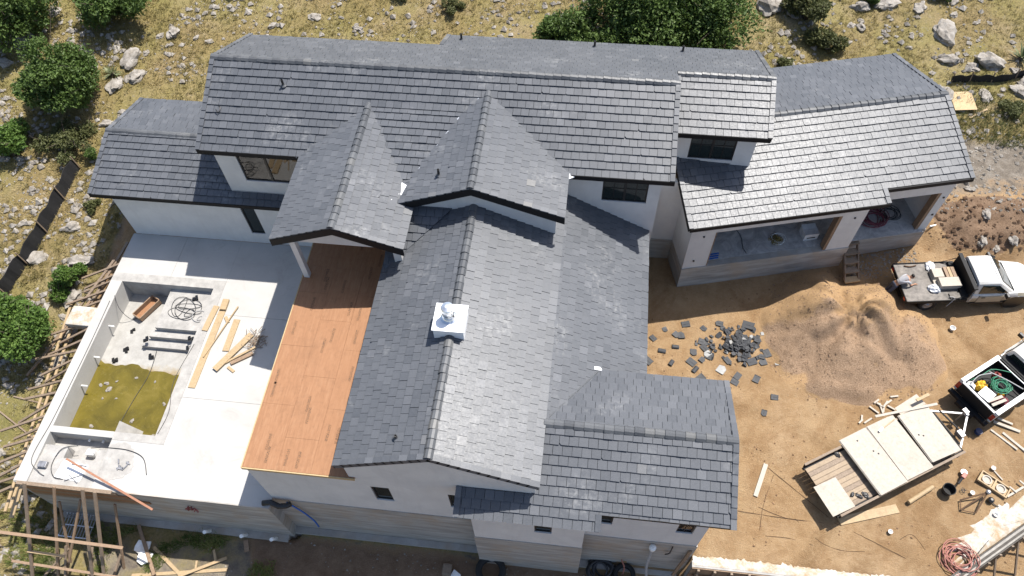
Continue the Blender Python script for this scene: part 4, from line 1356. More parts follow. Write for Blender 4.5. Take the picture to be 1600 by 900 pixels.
def shrub(name, x, y, w, h, label, cat='shrub', mat='leaf', n=3500, size=0.10, seed=1, nb=14, trunk=True, squash=1.0, group=None):
    z = G(x, y)
    root = empty(name, (x, y, z - 0.05), label, cat, group)
    rg = random.Random(seed)
    blobs = []
    for k in range(nb):
        a = rg.uniform(0, 6.283); rr = w*0.42*math.sqrt(rg.random())
        zz = h*(0.14 + 0.66*rg.random()*(1 - 0.5*rr/(w*0.36)))
        s = w*rg.uniform(0.09, 0.25)
        blobs.append((x + rr*math.cos(a), y + rr*math.sin(a)*squash, z + zz, s*1.1, s*1.1, min(s*0.85, h*0.33)))
    blobs.append((x, y, z + h*0.45, w*0.30, w*0.30*squash, h*0.40))
    if trunk:
        mb = MB()
        for k, b in enumerate(blobs[:min(7, nb)]):
            m0 = Vector((x + rg.uniform(-.08, .08), y + rg.uniform(-.08, .08), z - 0.1))
            e = Vector(b[:3])
            mid = m0.lerp(e, 0.5) + Vector((rg.uniform(-.1, .1), rg.uniform(-.1, .1), 0.1))
            r0 = 0.025 + 0.02*h*(1 if k else 1.6)
            mb.tube([m0, mid, e], [r0, r0*0.6, r0*0.2], 6)
        mb.build('trunk', M['bark'], root, smooth=True)
    if trunk:
        tw = MB()
        for k in range(int(10 + w*6)):
            b = blobs[rg.randrange(len(blobs))]
            a = rg.uniform(0, 6.283); el = rg.uniform(0.1, 1.2)
            d_ = Vector((math.cos(a)*math.cos(el), math.sin(a)*math.cos(el), math.sin(el)))
            c_ = Vector(b[:3]); L_ = max(b[3:6])*rg.uniform(0.9, 1.45)
            tw.tube([c_ + d_*L_*0.3, c_ + d_*L_*0.7 + Vector((rg.uniform(-.05, .05), rg.uniform(-.05, .05), 0)), c_ + d_*L_], [0.018, 0.012, 0.004], 4)
        tw.build('twigs', M['bark'], root, kind='stuff')
    leaf_cloud(blobs, int(n*1.7), size*0.72, seed).build('crown', M[mat], root)
    return root

shrub('oak_tree', -31.8, 31.6, 5.4, 4.2, 'dark green tree filling the top left corner', 'tree', 'leaf', 9000, 0.13, 101, 20)
shrub('juniper_bush', -27.3, 27.5, 3.9, 5.6, 'tall ragged dark green bush left of the roofs, largest on the left slope', 'bush', 'leaf', 13000, 0.12, 102, 34)
shrub('green_bush', -29.3, 24.0, 2.7, 2.2, 'bright green round bush cut by the left edge of the picture', 'bush', 'leaf_bright', 4500, 0.10, 103, 12)
shrub('olive_shrub', -26.6, 24.9, 2.9, 1.2, 'low olive grey shrub just below the tall ragged bush', 'shrub', 'leaf_olive', 3800, 0.09, 104, 12)
shrub('green_shrub', -25.1, 24.3, 1.0, 0.8, 'little green shrub by the low left roof corner', 'shrub', 'leaf', 1000, 0.07, 114, 6)
shrub('round_tree', -25.1, 14.6, 3.9, 3.6, 'dense round green tree left of the empty pool', 'tree', 'leaf_bright', 11000, 0.11, 105, 20)
shrub('green_shrub', -23.9, 17.5, 1.9, 1.7, 'small bright green shrub between the black silt fence and the terrace', 'shrub', 'leaf_bright', 3200, 0.08, 106, 9)
shrub('dark_tree', -26.6, 34.0, 4.6, 3.4, 'dark tree at the top edge right of the corner tree', 'tree', 'leaf', 7000, 0.13, 107, 16)
shrub('broad_tree', 3.2, 35.4, 8.6, 6.0, 'broad dense green tree behind the long main roof', 'tree', 'leaf', 22000, 0.14, 108, 34)
shrub('broad_tree', -1.2, 34.2, 3.8, 3.2, 'darker loose leaved tree on the left side of the broad tree', 'tree', 'leaf', 7500, 0.13, 109, 15)
shrub('olive_bush', 11.6, 37.4, 3.0, 2.2, 'olive green bush beside pale boulders at the top', 'bush', 'leaf_olive', 5200, 0.10, 110, 12)
shrub('olive_bush', 12.3, 35.6, 2.4, 1.2, 'low dark olive bush in front of the boulders at the top', 'bush', 'leaf_olive', 3000, 0.10, 111, 10)
shrub('edge_bush', 24.6, 29.8, 3.4, 2.8, 'dark bush leaning in from the right edge below the silt fence', 'bush', 'leaf', 5000, 0.11, 112, 12)
small = [(-11.5, 37.5, 1.8, 1.1, 'leaf_olive', 'loose olive shrub at the top edge near the middle left'),
         (-8.3, 36.8, 1.5, 0.9, 'leaf_olive', 'small olive shrub at the top edge beside white rocks'),
         (-5.2, 38.6, 1.4, 0.8, 'leaf_olive', 'grassy shrub at the top edge left of the broad tree'),
         (10.2, 33.9, 1.3, 0.7, 'leaf_olive', 'small shrub just behind the right end of the main roof'),
         (12.6, 33.7, 1.1, 0.7, 'leaf_olive', 'small shrub behind the back of the garage roof'),
         (15.2, 38.7, 1.2, 0.8, 'leaf', 'small dark shrub among the boulders at the top right'),
         (19.0, 39.3, 1.2, 0.8, 'leaf', 'small green shrub at the top edge, far right'),
         (-24.3, 21.6, 0.9, 0.5, 'leaf_olive', 'tiny shrub between the silt fence and the left wing'),
         (-20.8, 36.5, 1.5, 0.9, 'leaf_olive', 'olive shrub at the top edge right of the dark trees'),
         (-15.6, 37.6, 1.3, 0.7, 'leaf_olive', 'tufted shrub at the top edge above the left end of the main roof'),
         (21.6, 31.6, 1.6, 0.7, 'leaf_olive', 'low shrub under the sagging silt fence at right'),
         (-29.0, 20.0, 1.2, 0.6, 'leaf_olive', 'low grey green shrub left of the silt fence')]
for k, (x, y, w, h, mt, lb) in enumerate(small):
    shrub('hill_shrub', x, y, w, h, lb, 'shrub', mt, 1300, 0.075, 200 + k, 7, trunk=False)
# yuccas
def yucca(x, y, r, n, label, seed):
    rg = random.Random(seed)
    z = G(x, y)
    mb = MB()
    for k in range(n):
        a = rg.uniform(0, 6.283); el = rg.uniform(0.1, 1.3); L = r*rg.uniform(0.7, 1.1)
        d_ = Vector((math.cos(a)*math.cos(el), math.sin(a)*math.cos(el), math.sin(el)))
        s = Vector((-math.sin(a), math.cos(a), 0))*0.035
        p = Vector((x, y, z + 0.05)); m_ = p + d_*L*0.55; t = p + d_*L - Vector((0, 0, 0.12*L))
        mb.add([p - s, p + s, m_ + s, m_ - s, t], [(0, 1, 2, 3), (3, 2, 4)], rg.random())
    root = empty('yucca', (x, y, z), label, 'yucca')
    mb.build('leaf_rosette', M['leaf_yucca'], root)
    mb = MB(); mb.lathe([(0.16, -0.1), (0.14, 0.1), (0.05, 0.16)], (x, y, z), 8); mb.build('trunk', M['bark'], root)
yucca(22.7, 35.3, 0.95, 46, 'spiky pale yucca at the upper right above the silt fence', 1)
yucca(-25.9, 29.6, 0.7, 30, 'spiky yucca beside the white boulders above the left wing', 2)

# ---- rocks: a few to point at, many alike, then countless stones
named = [(-25.35, 30.6, 0.75, 'large pale boulder above the left wing, the upper of a pair'), (-24.75, 29.7, 0.55, 'bright white boulder above the left wing, lower of the pair'),
         (-25.6, 29.0, 0.62, 'flat pale slab of rock beside the spiky yucca'), (-23.6, 33.0, 0.6, 'grey boulder in yellow grass above the left wing'),
         (9.6, 38.3, 0.95, 'big pale boulder at the top beside the olive bush'), (10.9, 37.9, 0.7, 'grey boulder tucked behind the olive bush'),
         (15.9, 38.8, 0.6, 'pointed grey boulder at the top edge'), (18.9, 36.8, 0.85, 'wide grey boulder right of the garage back roof'),
         (18.9, 35.0, 0.62, 'grey boulder right behind the garage roof corner'), (21.2, 34.8, 0.8, 'white faced boulder above the sagging silt fence'),
         (17.0, 39.9, 0.7, 'flat topped boulder at the top edge, upper right'), (-26.0, 18.6, 0.55, 'white boulder at the foot of the silt fence'),
         (-23.9, 18.7, 0.7, 'large grey boulder behind the small green shrub'), (-25.0, 20.4, 0.45, 'pale rock beside the middle of the silt fence'),
         (18.6, 32.7, 0.5, 'pale rock at the loose end of the silt fence')]
for k, (x, y, s, lb) in enumerate(named):
    rock(x, y, s, lb, flat=0.9, k=k % 9)
cnt = 0
zones = [(-33, -26.6, 12, 24.5, 26, 'left of the black silt fence'), (-33, -21.8, 24.5, 38, 46, 'among the bushes left of the roofs'), (-25.7, -22.6, 12, 24.5, 28, 'between the silt fence and the house'),
         (-21.8, -10, 27.5, 40, 36, 'above the left end of the long main roof'), (-10, 2, 27.5, 40, 29, 'behind the middle of the long main roof'),
         (8, 15, 30, 41, 30, 'between the olive bushes and the garage roof'), (15, 24, 30, 41, 45, 'above the sagging silt fence at the upper right')]
for (x0, x1, y0, y1, n, where) in zones:
    k = 0
    while k < n:
        x, y = rng.uniform(x0, x1), rng.uniform(y0, y1)
        if not hill_ok(x, y) or nz3(x, y, 0.28, 21) < -0.12 + 0.3*rng.random() - 0.15:
            continue
        rock(x, y, min(0.55, 0.06 + rng.expovariate(7.0)), 'pale limestone rock loose in dry grass ' + where, 'limestone rocks ' + where)
        k += 1
def pebbles(name, n, region, smin, smax, mat, label, seed, ok=None):
    rg = random.Random(seed)
    mb = MB()
    base = [Vector(v) for v in ((1, 0, 0), (-1, 0, 0), (0, 1, 0), (0, -1, 0), (0, 0, .7), (0, 0, -.7))]
    fs = [(0, 2, 4), (2, 1, 4), (1, 3, 4), (3, 0, 4), (2, 0, 5), (1, 2, 5), (3, 1, 5), (0, 3, 5)]
    k = 0
    while k < n:
        x, y = rg.uniform(region[0], region[1]), rg.uniform(region[2], region[3])
        if ok and not ok(x, y, rg):
            k += 0.2
            continue
        s = smin + (smax - smin)*rg.random()**4
        a = rg.uniform(0, 6.283); ca, sa = math.cos(a), math.sin(a)
        q = [(b*s*rg.uniform(0.6, 1.3)) for b in base]
        z = G(x, y) + s*0.2
        mb.add([(x + p.x*ca - p.y*sa, y + p.x*sa + p.y*ca, z + p.z) for p in q], fs, rg.random())
        k += 1
    mb.build(name, M[mat], None, kind='stuff', label=label)
hk = lambda x, y, r: hill_ok(x, y) and nz3(x, y, 0.30, 31) + 0.6*nz3(x, y, 0.9, 32) > 0.02 + 0.4*(r.random() - 0.5)
pebbles('hillside_stones', 7500, (-35, -21.5, 4, 40), 0.03, 0.24, 'rock', 'small pale stones strewn over the left hillside', 41, hk)
pebbles('hillside_stones', 5600, (-21.5, 25, 27, 42), 0.03, 0.24, 'rock', 'small pale stones strewn over the hillside behind the house', 42, hk)
pebbles('rubble', 1700, (15.2, 24.5, 25.4, 30.5), 0.025, 0.13, 'rock', 'broken grey rubble beside the garage wing', 43,
        lambda x, y, r: in_pad(x, y) is None and nz3(x, y, 0.5, 33) > -0.25)
pebbles('rubble', 900, (12.8, 16.2, 21.2, 23.8), 0.02, 0.07, 'rock', 'pale gravel at the foot of the garage slab', 44,
        lambda x, y, r: (x*EV.x + y*EV.y) < 18.95 and (x*EV.x + y*EV.y) > 17.6)
M['clod'] = simple('earth_clod', (0.21, 0.13, 0.07), 0.95, 0, 0.4, 3)
M['clod_dark'] = simple('dark_soil_clod', (0.10, 0.058, 0.032), 0.95, 0, 0.4, 3)
pebbles('earth_clods', 2200, (3.2, 23, 8.4, 24.5), 0.012, 0.06, 'clod', 'small clods and crumbs of earth over the yard', 45,
        lambda x, y, r: in_pad(x, y) is None and nz3(x, y, 0.4, 34) > -0.1)
pebbles('earth_clods', 520, (17.0, 23.4, 23.6, 26.6), 0.02, 0.16, 'clod_dark', 'dark clods on the soil heap by the garage', 46,
        lambda x, y, r: ((x - 19.9)/3.1)**2 + ((y - 25.0)/1.6)**2 < 1.1)
pebbles('litter', 700, (-14.5, 2.0, 4.0, 7.6), 0.012, 0.055, 'rock', 'pale chips and litter on the dark earth below the front wall', 47,
        lambda x, y, r: nz3(x, y, 0.8, 35) > -0.2)

# ---- dry grass in tufts
def grass(n, region, seed, hmin, hmax, okf, name, label, mat='grass'):
    rg = np.random.default_rng(seed)
    pts = []
    while len(pts) < n:
        x, y = rg.uniform(region[0], region[1]), rg.uniform(region[2], region[3])
        if okf(x, y, rg):
            pts.append((x, y, G(x, y)))
    P = np.array(pts); k = len(P)
    tone = np.array([0.5 + 0.75*mnoise.noise(Vector((p[0]*0.4, p[1]*0.4, 50))) + 0.25*mnoise.noise(Vector((p[0]*2, p[1]*2, 51))) for p in P])
    B = 6
    V = np.zeros((k, B, 3, 3)); R = np.zeros((k, B))
    size = rg.uniform(hmin, hmax, k)
    for b in range(B):
        a = rg.uniform(0, 2*np.pi, k); lean = rg.uniform(0.35, 1.1, k)
        L = size*rg.uniform(0.6, 1.2, k); w = 0.010 + 0.035*size
        off = np.stack([rg.normal(0, 1, k)*size*0.3, rg.normal(0, 1, k)*size*0.3, np.zeros(k) - 0.02], 1)
        c = P + off
        s = np.stack([-np.sin(a)*w, np.cos(a)*w, np.zeros(k)], 1)
        t = np.stack([np.cos(a)*lean*L, np.sin(a)*lean*L, L], 1)
        w *= 1.0
        V[:, b, 0] = c - s; V[:, b, 1] = c + s; V[:, b, 2] = c + t
        R[:, b] = np.clip(tone + rg.normal(0, 0.14, k), 0, 1)
    mb = MB()
    mb.v = [tuple(p) for p in V.reshape(-1, 3)]
    m_ = k*B
    mb.f = [(3*i, 3*i+1, 3*i+2) for i in range(m_)]
    mb.r = list(map(float, R.reshape(-1))); mb.m = [0]*m_
    mb.build(name, M[mat], None, kind='stuff', label=label)
gk = lambda x, y, r: hill_ok(x, y) and nz3(x, y, 0.3, 61) + 0.45*nz3(x, y, 1.0, 62) > -0.28 + 0.4*(r.random() - 0.5)
grass(24000, (-36, -21.6, 3, 42), 71, 0.07, 0.24, gk, 'grass', 'dry yellow grass over the left hillside')
grass(19000, (-21.6, 26, 27.2, 43), 72, 0.07, 0.24, gk, 'grass', 'dry yellow grass over the hillside behind the house')
grass(2600, (-24.5, -11.5, 3.4, 7.3), 73, 0.08, 0.28, lambda x, y, r: nz3(x, y, 0.6, 63) > 0.02 + 0.3*sst(-20, -14, x)*0.3, 'grass', 'green weeds below the terrace wall', 'weed')
grass(1200, (17, 26, 29.6, 33), 74, 0.10, 0.3, lambda x, y, r: nz3(x, y, 0.5, 64) > -0.1 and in_pad(x, y) is None, 'grass', 'olive grass below the sagging silt fence', 'leaf_olive')

# ---- black silt fences
def silt(pts, h, label):
    root = empty('silt_fence', (*pts[0][:2], G(*pts[0][:2])), label, 'silt fence')
    mb = MB()
    n = 40
    q = []
    for i in range(n + 1):
        t = i/n*(len(pts) - 1); k = min(int(t), len(pts) - 2); f = t - k
        x = pts[k][0] + (pts[k+1][0] - pts[k][0])*f; y = pts[k][1] + (pts[k+1][1] - pts[k][1])*f
        q.append((x + 0.02*math.sin(i*1.7), y + 0.02*math.cos(i*1.3), G(x, y) - 0.06, h*(0.85 + 0.2*abs(math.sin(i*0.55)))))
    vs = [(x, y, z) for x, y, z, hh in q] + [(x - 0.10, y - 0.05, z + hh) for x, y, z, hh in q] + [(x + 0.03, y + 0.02, z) for x, y, z, hh in q] + [(x - 0.07, y - 0.03, z + hh) for x, y, z, hh in q]
    m_ = n + 1
    fs = []
    for i in range(n):
        fs += [(i+1, i, m_+i, m_+i+1), (2*m_+i, 2*m_+i+1, 3*m_+i+1, 3*m_+i), (m_+i, 3*m_+i, 3*m_+i+1, m_+i+1)]
    mb.add(vs, fs)
    mb.build('cloth', M['silt'], root)
    for i in range(0, n + 1, 8):
        x, y, z, hh = q[i]
        s = MB(); s.beam((x + 0.06, y, z - 0.1), (x - 0.04, y, z + hh + 0.2), 0.05, 0.05); s.build('stake', M['board_grey'], root)
silt([(-25.75, 23.7), (-25.9, 21.4), (-26.2, 19.0), (-26.6, 16.9), (-27.0, 15.0)], 0.85, 'black cloth silt fence running down the left slope')
silt([(18.9, 33.5), (20.0, 33.6), (21.5, 33.7), (23.2, 34.3), (26.0, 35.2)], 0.55, 'sagging black silt fence at the upper right edge')
# ================================================================== HEAPS IN THE YARD
def mk_gravel():
    m = NT('reddish_gravel')
    pos = m.geo_pos()
    n1 = m.noise(1.0, 5, 0.6, pos); n2 = m.noise(22.0, 4, 0.8, pos)
    c = m.ramp(n2, [(0.3, (0.165, 0.105, 0.064)), (0.5, (0.28, 0.19, 0.122)), (0.72, (0.41, 0.30, 0.205))])
    sand = m.ramp(n2, [(0.3, (0.27, 0.17, 0.086)), (0.7, (0.41, 0.275, 0.15))])
    c = m.mix(m.ramp(m.math('ADD', n1, m.math('MULTIPLY', m.attr('sand', 'Fac'), 0.6)), [(0.62, 0.0), (0.85, 1.0)]), c, sand)
    m.base(c); m.rough(0.95); m.b.inputs['Specular IOR Level'].default_value = 0.15
    m.bump(n2, 0.9, 0.05)
    return m.mat
M['gravel'] = mk_gravel()
def mound_h(x, y):
    def lobe(cx, cy, rx, ry, h, ph):
        a = math.atan2(y - cy, x - cx)
        d = math.sqrt(((x-cx)/rx)**2 + ((y-cy)/ry)**2)
        d *= 1 + 0.10*math.sin(3*a + ph) + 0.05*math.sin(7*a + ph*2)
        d += 0.07*nz3(x, y, 0.7, 41)
        if d >= 1: return 0.0
        c = 1 - d
        return h*(c*0.8 + 0.2*c*c*(3 - 2*c)) - 0.25*h*max(0.0, c - 0.82)
    # sharp crowned cones run together along a bent ridge
    h = max(lobe(11.1, 19.1, 2.5, 2.9, 1.9, 0.4), lobe(13.0, 18.9, 2.6, 2.7, 2.15, 2.0), lobe(12.3, 17.5, 3.4, 2.6, 1.35, 4.0), lobe(14.6, 18.4, 2.1, 2.6, 1.2, 1.1), lobe(10.3, 18.0, 1.9, 2.4, 1.0, 3.3))
    if h > 0.0:
        a = math.atan2(y - 19.0, x - 12.3)
        h *= 1 + 0.10*math.sin(9*a + 2*nz3(x, y, 0.5, 47)) * min(1.0, h)
    # furrow washed down between the two crowns
    t = (20.6 - y)/3.4
    if 0 < t < 1:
        fx = 12.0 + 0.9*t + 0.12*math.sin(t*9)
        h -= 0.15*min(1.0, h)*math.exp(-((x - fx)/(0.12 + 0.16*t))**2)*math.sin(math.pi*min(1, t*1.05))
    if h > 0.02:
        e_ = min(1.0, h/0.3)
        h += e_*(0.10*nz3(x, y, 0.9, 46) + 0.06*nz3(x, y, 2.2, 42) + 0.035*nz3(x, y, 5.0, 43))
        # slumped cut at the toe
        h -= e_*0.25*math.exp(-((x - 10.3)/0.5)**2 - ((y - 16.9)/0.9)**2)
    return h
gx, gy = span(8.2, 16.8, 0.11), span(14.9, 22.3, 0.11)
def gsurf(x, y):
    e = min(1.0, min(x-8.2, 16.8-x, y-14.9, 22.3-y)/0.6)
    return G(x, y) - 0.06 + (max(0.0, mound_h(x, y)) * e)
gm = grid_mesh('gravel_heap', gx, gy, gsurf, M['gravel'])
at = gm.data.attributes.new('sand', 'FLOAT', 'POINT')
at.data.foreach_set('value', [max(sst(17.6, 20.0, v.co.y + 0.9*nz3(v.co.x, v.co.y, 0.6, 44)), 1.3*(1 - sst(0.02, 0.22, mound_h(v.co.x, v.co.y) + 0.1*nz3(v.co.x, v.co.y, 1.2, 45)))) for v in gm.data.vertices])
tag(gm, 'two crowned heap of reddish gravel and sand in the dirt yard', 'gravel heap')
pebbles('gravel_grains', 5200, (8.9, 15.9, 15.6, 21.6), 0.012, 0.045, 'gravel', 'loose gravel grains on the reddish heap', 51, lambda x, y, r: mound_h(x, y) > 0.08)
pebbles('gravel_stones', 420, (8.6, 16.4, 15.2, 22.0), 0.035, 0.10, 'gravel', 'larger stones rolled to the foot of the reddish heap', 52, lambda x, y, r: mound_h(x, y) < 0.35 and mound_h(x, y) > -0.05 and ((x-12.4)/4.2)**2 + ((y-18.5)/3.7)**2 < 1.0)
# lift those grains onto the heap
o_ = bpy.data.objects['gravel_grains']
for i in range(0, len(o_.data.vertices), 6):
    vs = o_.data.vertices[i:i+6]
    cx_ = sum(v.co.x for v in vs)/6; cy_ = sum(v.co.y for v in vs)/6
    dz_ = gsurf(cx_, cy_) - G(cx_, cy_)
    for v in vs: v.co.z += dz_

# broken roof tiles
tile_meshes = []
for k in range(5):
    mb = MB()
    w, l = 0.165*(1 if k < 3 else 0.9), 0.21*(1 if k < 3 else 0.85)
    pr = [(-w, -l), (w, -l), (w, l), (-w, l)] if k < 2 else ([(-w, -l), (w, -l), (w, l*0.4), (w*0.2, l), (-w, l*0.7)] if k < 4 else [(-w, -l*0.5), (w*0.5, -l), (w, l*0.3), (-w*0.3, l)])
    mb.prism(pr, 0, 0.034, 0.3 + 0.12*k)
    if k in (0, 2):
        mb.box(-w, w, -l, -l + 0.03, 0.034, 0.05, 0.3); mb.box(-0.02, 0.02, -l + 0.03, l*0.38, 0.034, 0.045, 0.3)
    if k == 1:
        mb = MB()
        vs = []
        for y in (-0.21, 0.21):
            for a in range(7):
                t = math.pi*a/6
                vs.append((0.14*math.cos(t), y, 0.09*math.sin(t)))
            for a in range(7):
                t = math.pi*a/6
                vs.append((0.11*math.cos(t), y, 0.065*math.sin(t)))
        fs = [(i, i+1, 14+i+1, 14+i) for i in range(6)] + [(7+i+1, 7+i, 21+i, 21+i+1) for i in range(6)] + \
             [(i+1, i, 7+i, 7+i+1) for i in range(6)] + [(14+i, 14+i+1, 21+i+1, 21+i) for i in range(6)] + [(0, 14, 21, 7), (20, 6, 13, 27)]
        mb.add(vs, fs, 0.35)
    ob = mb.build('roof_tile_piece', M['tile_loose'])
    tile_meshes.append(ob.data)
    bpy.data.objects.remove(ob)
pale = tile_meshes[3].copy(); pale.materials.clear()
M['tile_pale'] = simple('pale_tile_underside', (0.30, 0.30, 0.29), 0.8); pale.materials.append(M['tile_pale'])
def piece(x, y, k, s, label, group, z=0.0, tilt=0.12, me=None):
    o = bpy.data.objects.new('roof_tile_piece', me or tile_meshes[k])
    o.location = (x, y, G(x, y) + 0.012 + z)
    o.rotation_euler = (rng.uniform(-tilt, tilt), rng.uniform(-tilt, tilt), rng.uniform(0, 6.28))
    o.scale = (s, s, 1.0)
    col.objects.link(o)
    return tag(o, label, 'roof tile', group)
loose = [(4.22, 18.01), (5.17, 18.41), (5.98, 18.24), (4.95, 17.81), (4.74, 17.79), (3.69, 17.5), (4.09, 16.89), (4.69, 17.16), (4.5, 16.32), (5.49, 16.97),
         (5.39, 16.46), (5.54, 16.09), (5.76, 15.68), (6.18, 16.88), (5.87, 16.64), (7.38, 15.97), (7.24, 15.67), (8.18, 15.89), (8.03, 16.73), (8.72, 17.22),
         (8.51, 16.75), (6.67, 18.56), (9.09, 18.55), (9.59, 17.01), (6.97, 16.7), (5.9, 17.55), (5.98, 17.26), (3.47, 16.33), (6.1, 15.2), (6.6, 14.9), (8.9, 15.1), (8.4, 14.3)]
for i, (x, y) in enumerate(loose):
    k = (1 if i in (6, 7, 8, 11) else rng.choice((0, 0, 2, 3)))
    piece(x, y, k, rng.uniform(0.7, 1.0), 'charcoal roof tile lying loose on the dirt around the broken heap', 'loose roof tiles on the dirt')
piece(6.7, 16.23, 3, 1.25, 'white undersided tile half lying below the broken tile heap', None, me=pale)
piece(7.98, 18.6, 0, 1.25, 'single large grey tile above the broken tile heap', None)
piece(6.1, 16.95, 3, 0.9, 'pale tile scrap at the left edge of the broken tile heap', None, z=0.02, me=pale)
for i in range(270):
    r = abs(rng.gauss(0, 0.60)); a = rng.uniform(0, 6.283)
    x, y = 7.45 + r*math.cos(a)*1.15, 17.5 + r*math.sin(a)*0.8
    piece(x, y, rng.choice((0, 2, 3, 4, 4)), rng.uniform(0.25, 0.72), 'broken charcoal tile shard in the heap on the dirt', 'broken tile shards heaped on the dirt',
          z=max(0.0, 0.26*(1 - r/1.1)) * rng.random(), tilt=0.5, me=pale if rng.random() < 0.06 else None)

# ================================================================== LUMBER
def board(p, q, w, h, label, mat='board', name='wooden_board', group=None, bw=None):
    p, q = Vector(p), Vector(q)
    c = (p + q)/2
    mb = MB(); mb.beam(p, q, w, h, rng.random())
    mb.v = [(a - c.x, b - c.y, z - c.z) for a, b, z in mb.v]
    o = mb.build(name, M[mat], None)
    o.location = c
    return tag(o, label, 'board', group)
def gb(x0, y0, x1, y1, w, h, label, mat='board', dz=0.0, name='wooden_board', group=None):
    zt = max(G(x0, y0), G(x1, y1)); 
    return board((x0, y0, G(x0, y0) + h/2 + 0.015 + dz), (x1, y1, G(x1, y1) + h/2 + 0.015 + dz), w, h, label, mat, name, group)
def db(x0, y0, x1, y1, w, h, label, mat='board', z=0.0):
    return board((x0, y0, z + h/2 + 0.004), (x1, y1, z + h/2 + 0.004), w, h, label, mat)
db(-15.66, 16.5, -15.74, 12.35, 0.30, 0.04, 'longest pale plank lying on the deck beside the pool edge')
db(-16.0, 16.4, -16.12, 15.1, 0.26, 0.05, 'short pale plank at the pool edge next to the steps', z=0.013)
db(-15.0, 16.45, -15.7, 13.8, 0.05, 0.05, 'thin batten lying across the longest deck plank', z=0.045)
db(-14.85, 15.8, -14.86, 14.2, 0.28, 0.05, 'pale plank under the batten in the deck pile')
db(-13.95, 15.1, -15.0, 13.25, 0.28, 0.06, 'wide pale plank slanting through the deck pile', z=0.055)
db(-13.6, 14.5, -14.7, 13.6, 0.09, 0.09, 'narrow stud on the right of the deck pile')
db(-13.62, 14.2, -14.42, 13.62, 0.16, 0.09, 'short thick stud at the right end of the deck pile', 'board_red')
db(-14.5, 13.46, -14.17, 13.26, 0.12, 0.05, 'little offcut of board in front of the deck pile')
db(-15.64, 16.75, -15.63, 16.2, 0.28, 0.10, 'square block of board at the far end of the longest plank', z=0.045)
db(-15.42, 15.9, -15.2, 15.6, 0.14, 0.05, 'small scrap of board beside the longest plank')
mb = MB(); rg = random.Random(4)
for k in range(60):
    x, y = -13.7 + rg.gauss(0, .22), 14.75 + rg.gauss(0, .25); a = rg.uniform(0, 3.14)
    mb.beam((x, y, 0.03 + 0.12*rg.random()), (x + 0.3*math.cos(a), y + 0.3*math.sin(a), 0.03 + 0.15*rg.random()), 0.02, 0.015, rg.random())
tag(mb.build('brush_pile', M['board_grey']), 'brown heap of twigs and strapping at the top of the deck pile', 'brush pile')
board((-15.5, 7.22, -0.10), (-19.38, 8.66, 0.46), 0.08, 0.05, 'thin reddish strip of wood hanging over the terrace edge', 'strip_red', 'wooden_strip')
# plank form boards and struts at the lower left corner of the terrace
fm = empty('form_panel', (-19.6, 7.6, -0.8), 'orange brown form panel still fixed to the left end of the terrace wall', 'form panel')
for k in range(5):
    mb = MB(); mb.box(-21.2, -17.2 + 0.35*k - (0.7 if k > 3 else 0), 7.655, 7.695, -0.10 - 0.24*(k+1) + 0.012, -0.10 - 0.24*k, rng.random()); mb.build('board', M['ply'] if k % 2 else M['board_red'], fm)
mb = MB(); mb.box(-21.25, -17.3, 7.60, 7.74, 0.005, 0.05); mb.build('top_board', M['board_grey'], fm)
SL = 'strut leaning on the lower left terrace wall, '
struts = [((-20.75, 7.6, 0.25), (-21.15, 4.4, -3.75), .13, 'board_grey', SL + 'leftmost'), ((-19.55, 7.6, 0.2), (-20.2, 4.7, -3.75), .10, 'board_red', SL + 'second from the left'),
          ((-18.35, 7.6, 0.25), (-18.6, 4.6, -3.75), .13, 'board_grey', SL + 'the wide pale one in the middle'), ((-17.95, 7.6, 0.05), (-18.15, 4.7, -3.75), .13, 'board_grey', SL + 'the wide right one'),
          ((-19.0, 7.5, -0.9), (-19.95, 4.7, -3.75), .09, 'board_red', SL + 'a thin red one crossing behind'), ((-17.6, 7.5, -1.0), (-17.75, 5.6, -3.8), .09, 'board_red', SL + 'the short right hand one'),
          ((-20.1, 7.45, -1.3), (-20.1, 5.6, -3.8), .09, 'board_red', SL + 'a short dark one under the panel')]
for p, q, w, mt, lb in struts:
    board(p, q, w, 0.06, lb, mt, 'timber_strut')
rails = [((-21.9, 6.0, -1.2), (-16.9, 6.0, -1.55), .12, 'upper long rail nailed across the leaning struts', 'board_red'), ((-21.9, 5.25, -2.7), (-16.4, 5.15, -3.2), .10, 'lower long rail nailed across the leaning struts', 'board_red'),
         ((-21.1, 5.6, -2.2), (-19.6, 5.6, -2.4), .10, 'short pale rail on the two left struts', 'board')]
for p, q, w, lb, mt in rails:
    board(p, q, w, 0.05, lb, mt, 'timber_rail')
for k, (a, b, lb) in enumerate([((-20.9, 4.9, -3.6), (-19.9, 6.0, -2.9), 'crooked prop between the leaning struts, lower left'), ((-18.9, 4.6, -3.7), (-19.0, 6.2, -3.0), 'prop standing near the steel mesh'),
                                ((-18.0, 4.6, -3.7), (-17.7, 6.0, -3.0), 'prop at the right of the steel mesh'), ((-19.8, 4.5, -3.7), (-19.75, 6.0, -2.4), 'twin prop beside the red strut')]):
    board(a, b, 0.09, 0.06, lb, 'board_grey', 'timber_strut')
gb(-17.75, 7.4, -16.3, 5.5, 0.14, 0.06, 'pale plank leaning off the wall foot onto the weeds', 'board_red', 0.12)
gb(-16.8, 6.6, -15.2, 5.6, 0.14, 0.06, 'pale plank lying slantwise toward the long crossed boards')
gb(-17.3, 5.4, -13.4, 6.05, 0.13, 0.06, 'long pale board at the bottom edge, lower of the crossed pair')
gb(-15.3, 5.55, -13.55, 6.5, 0.12, 0.06, 'pale board crossing over the long board at the bottom edge', dz=0.07)
gb(-14.18, 6.75, -13.95, 6.3, 0.10, 0.05, 'short stub of board standing by the crossed pair', dz=0.06)
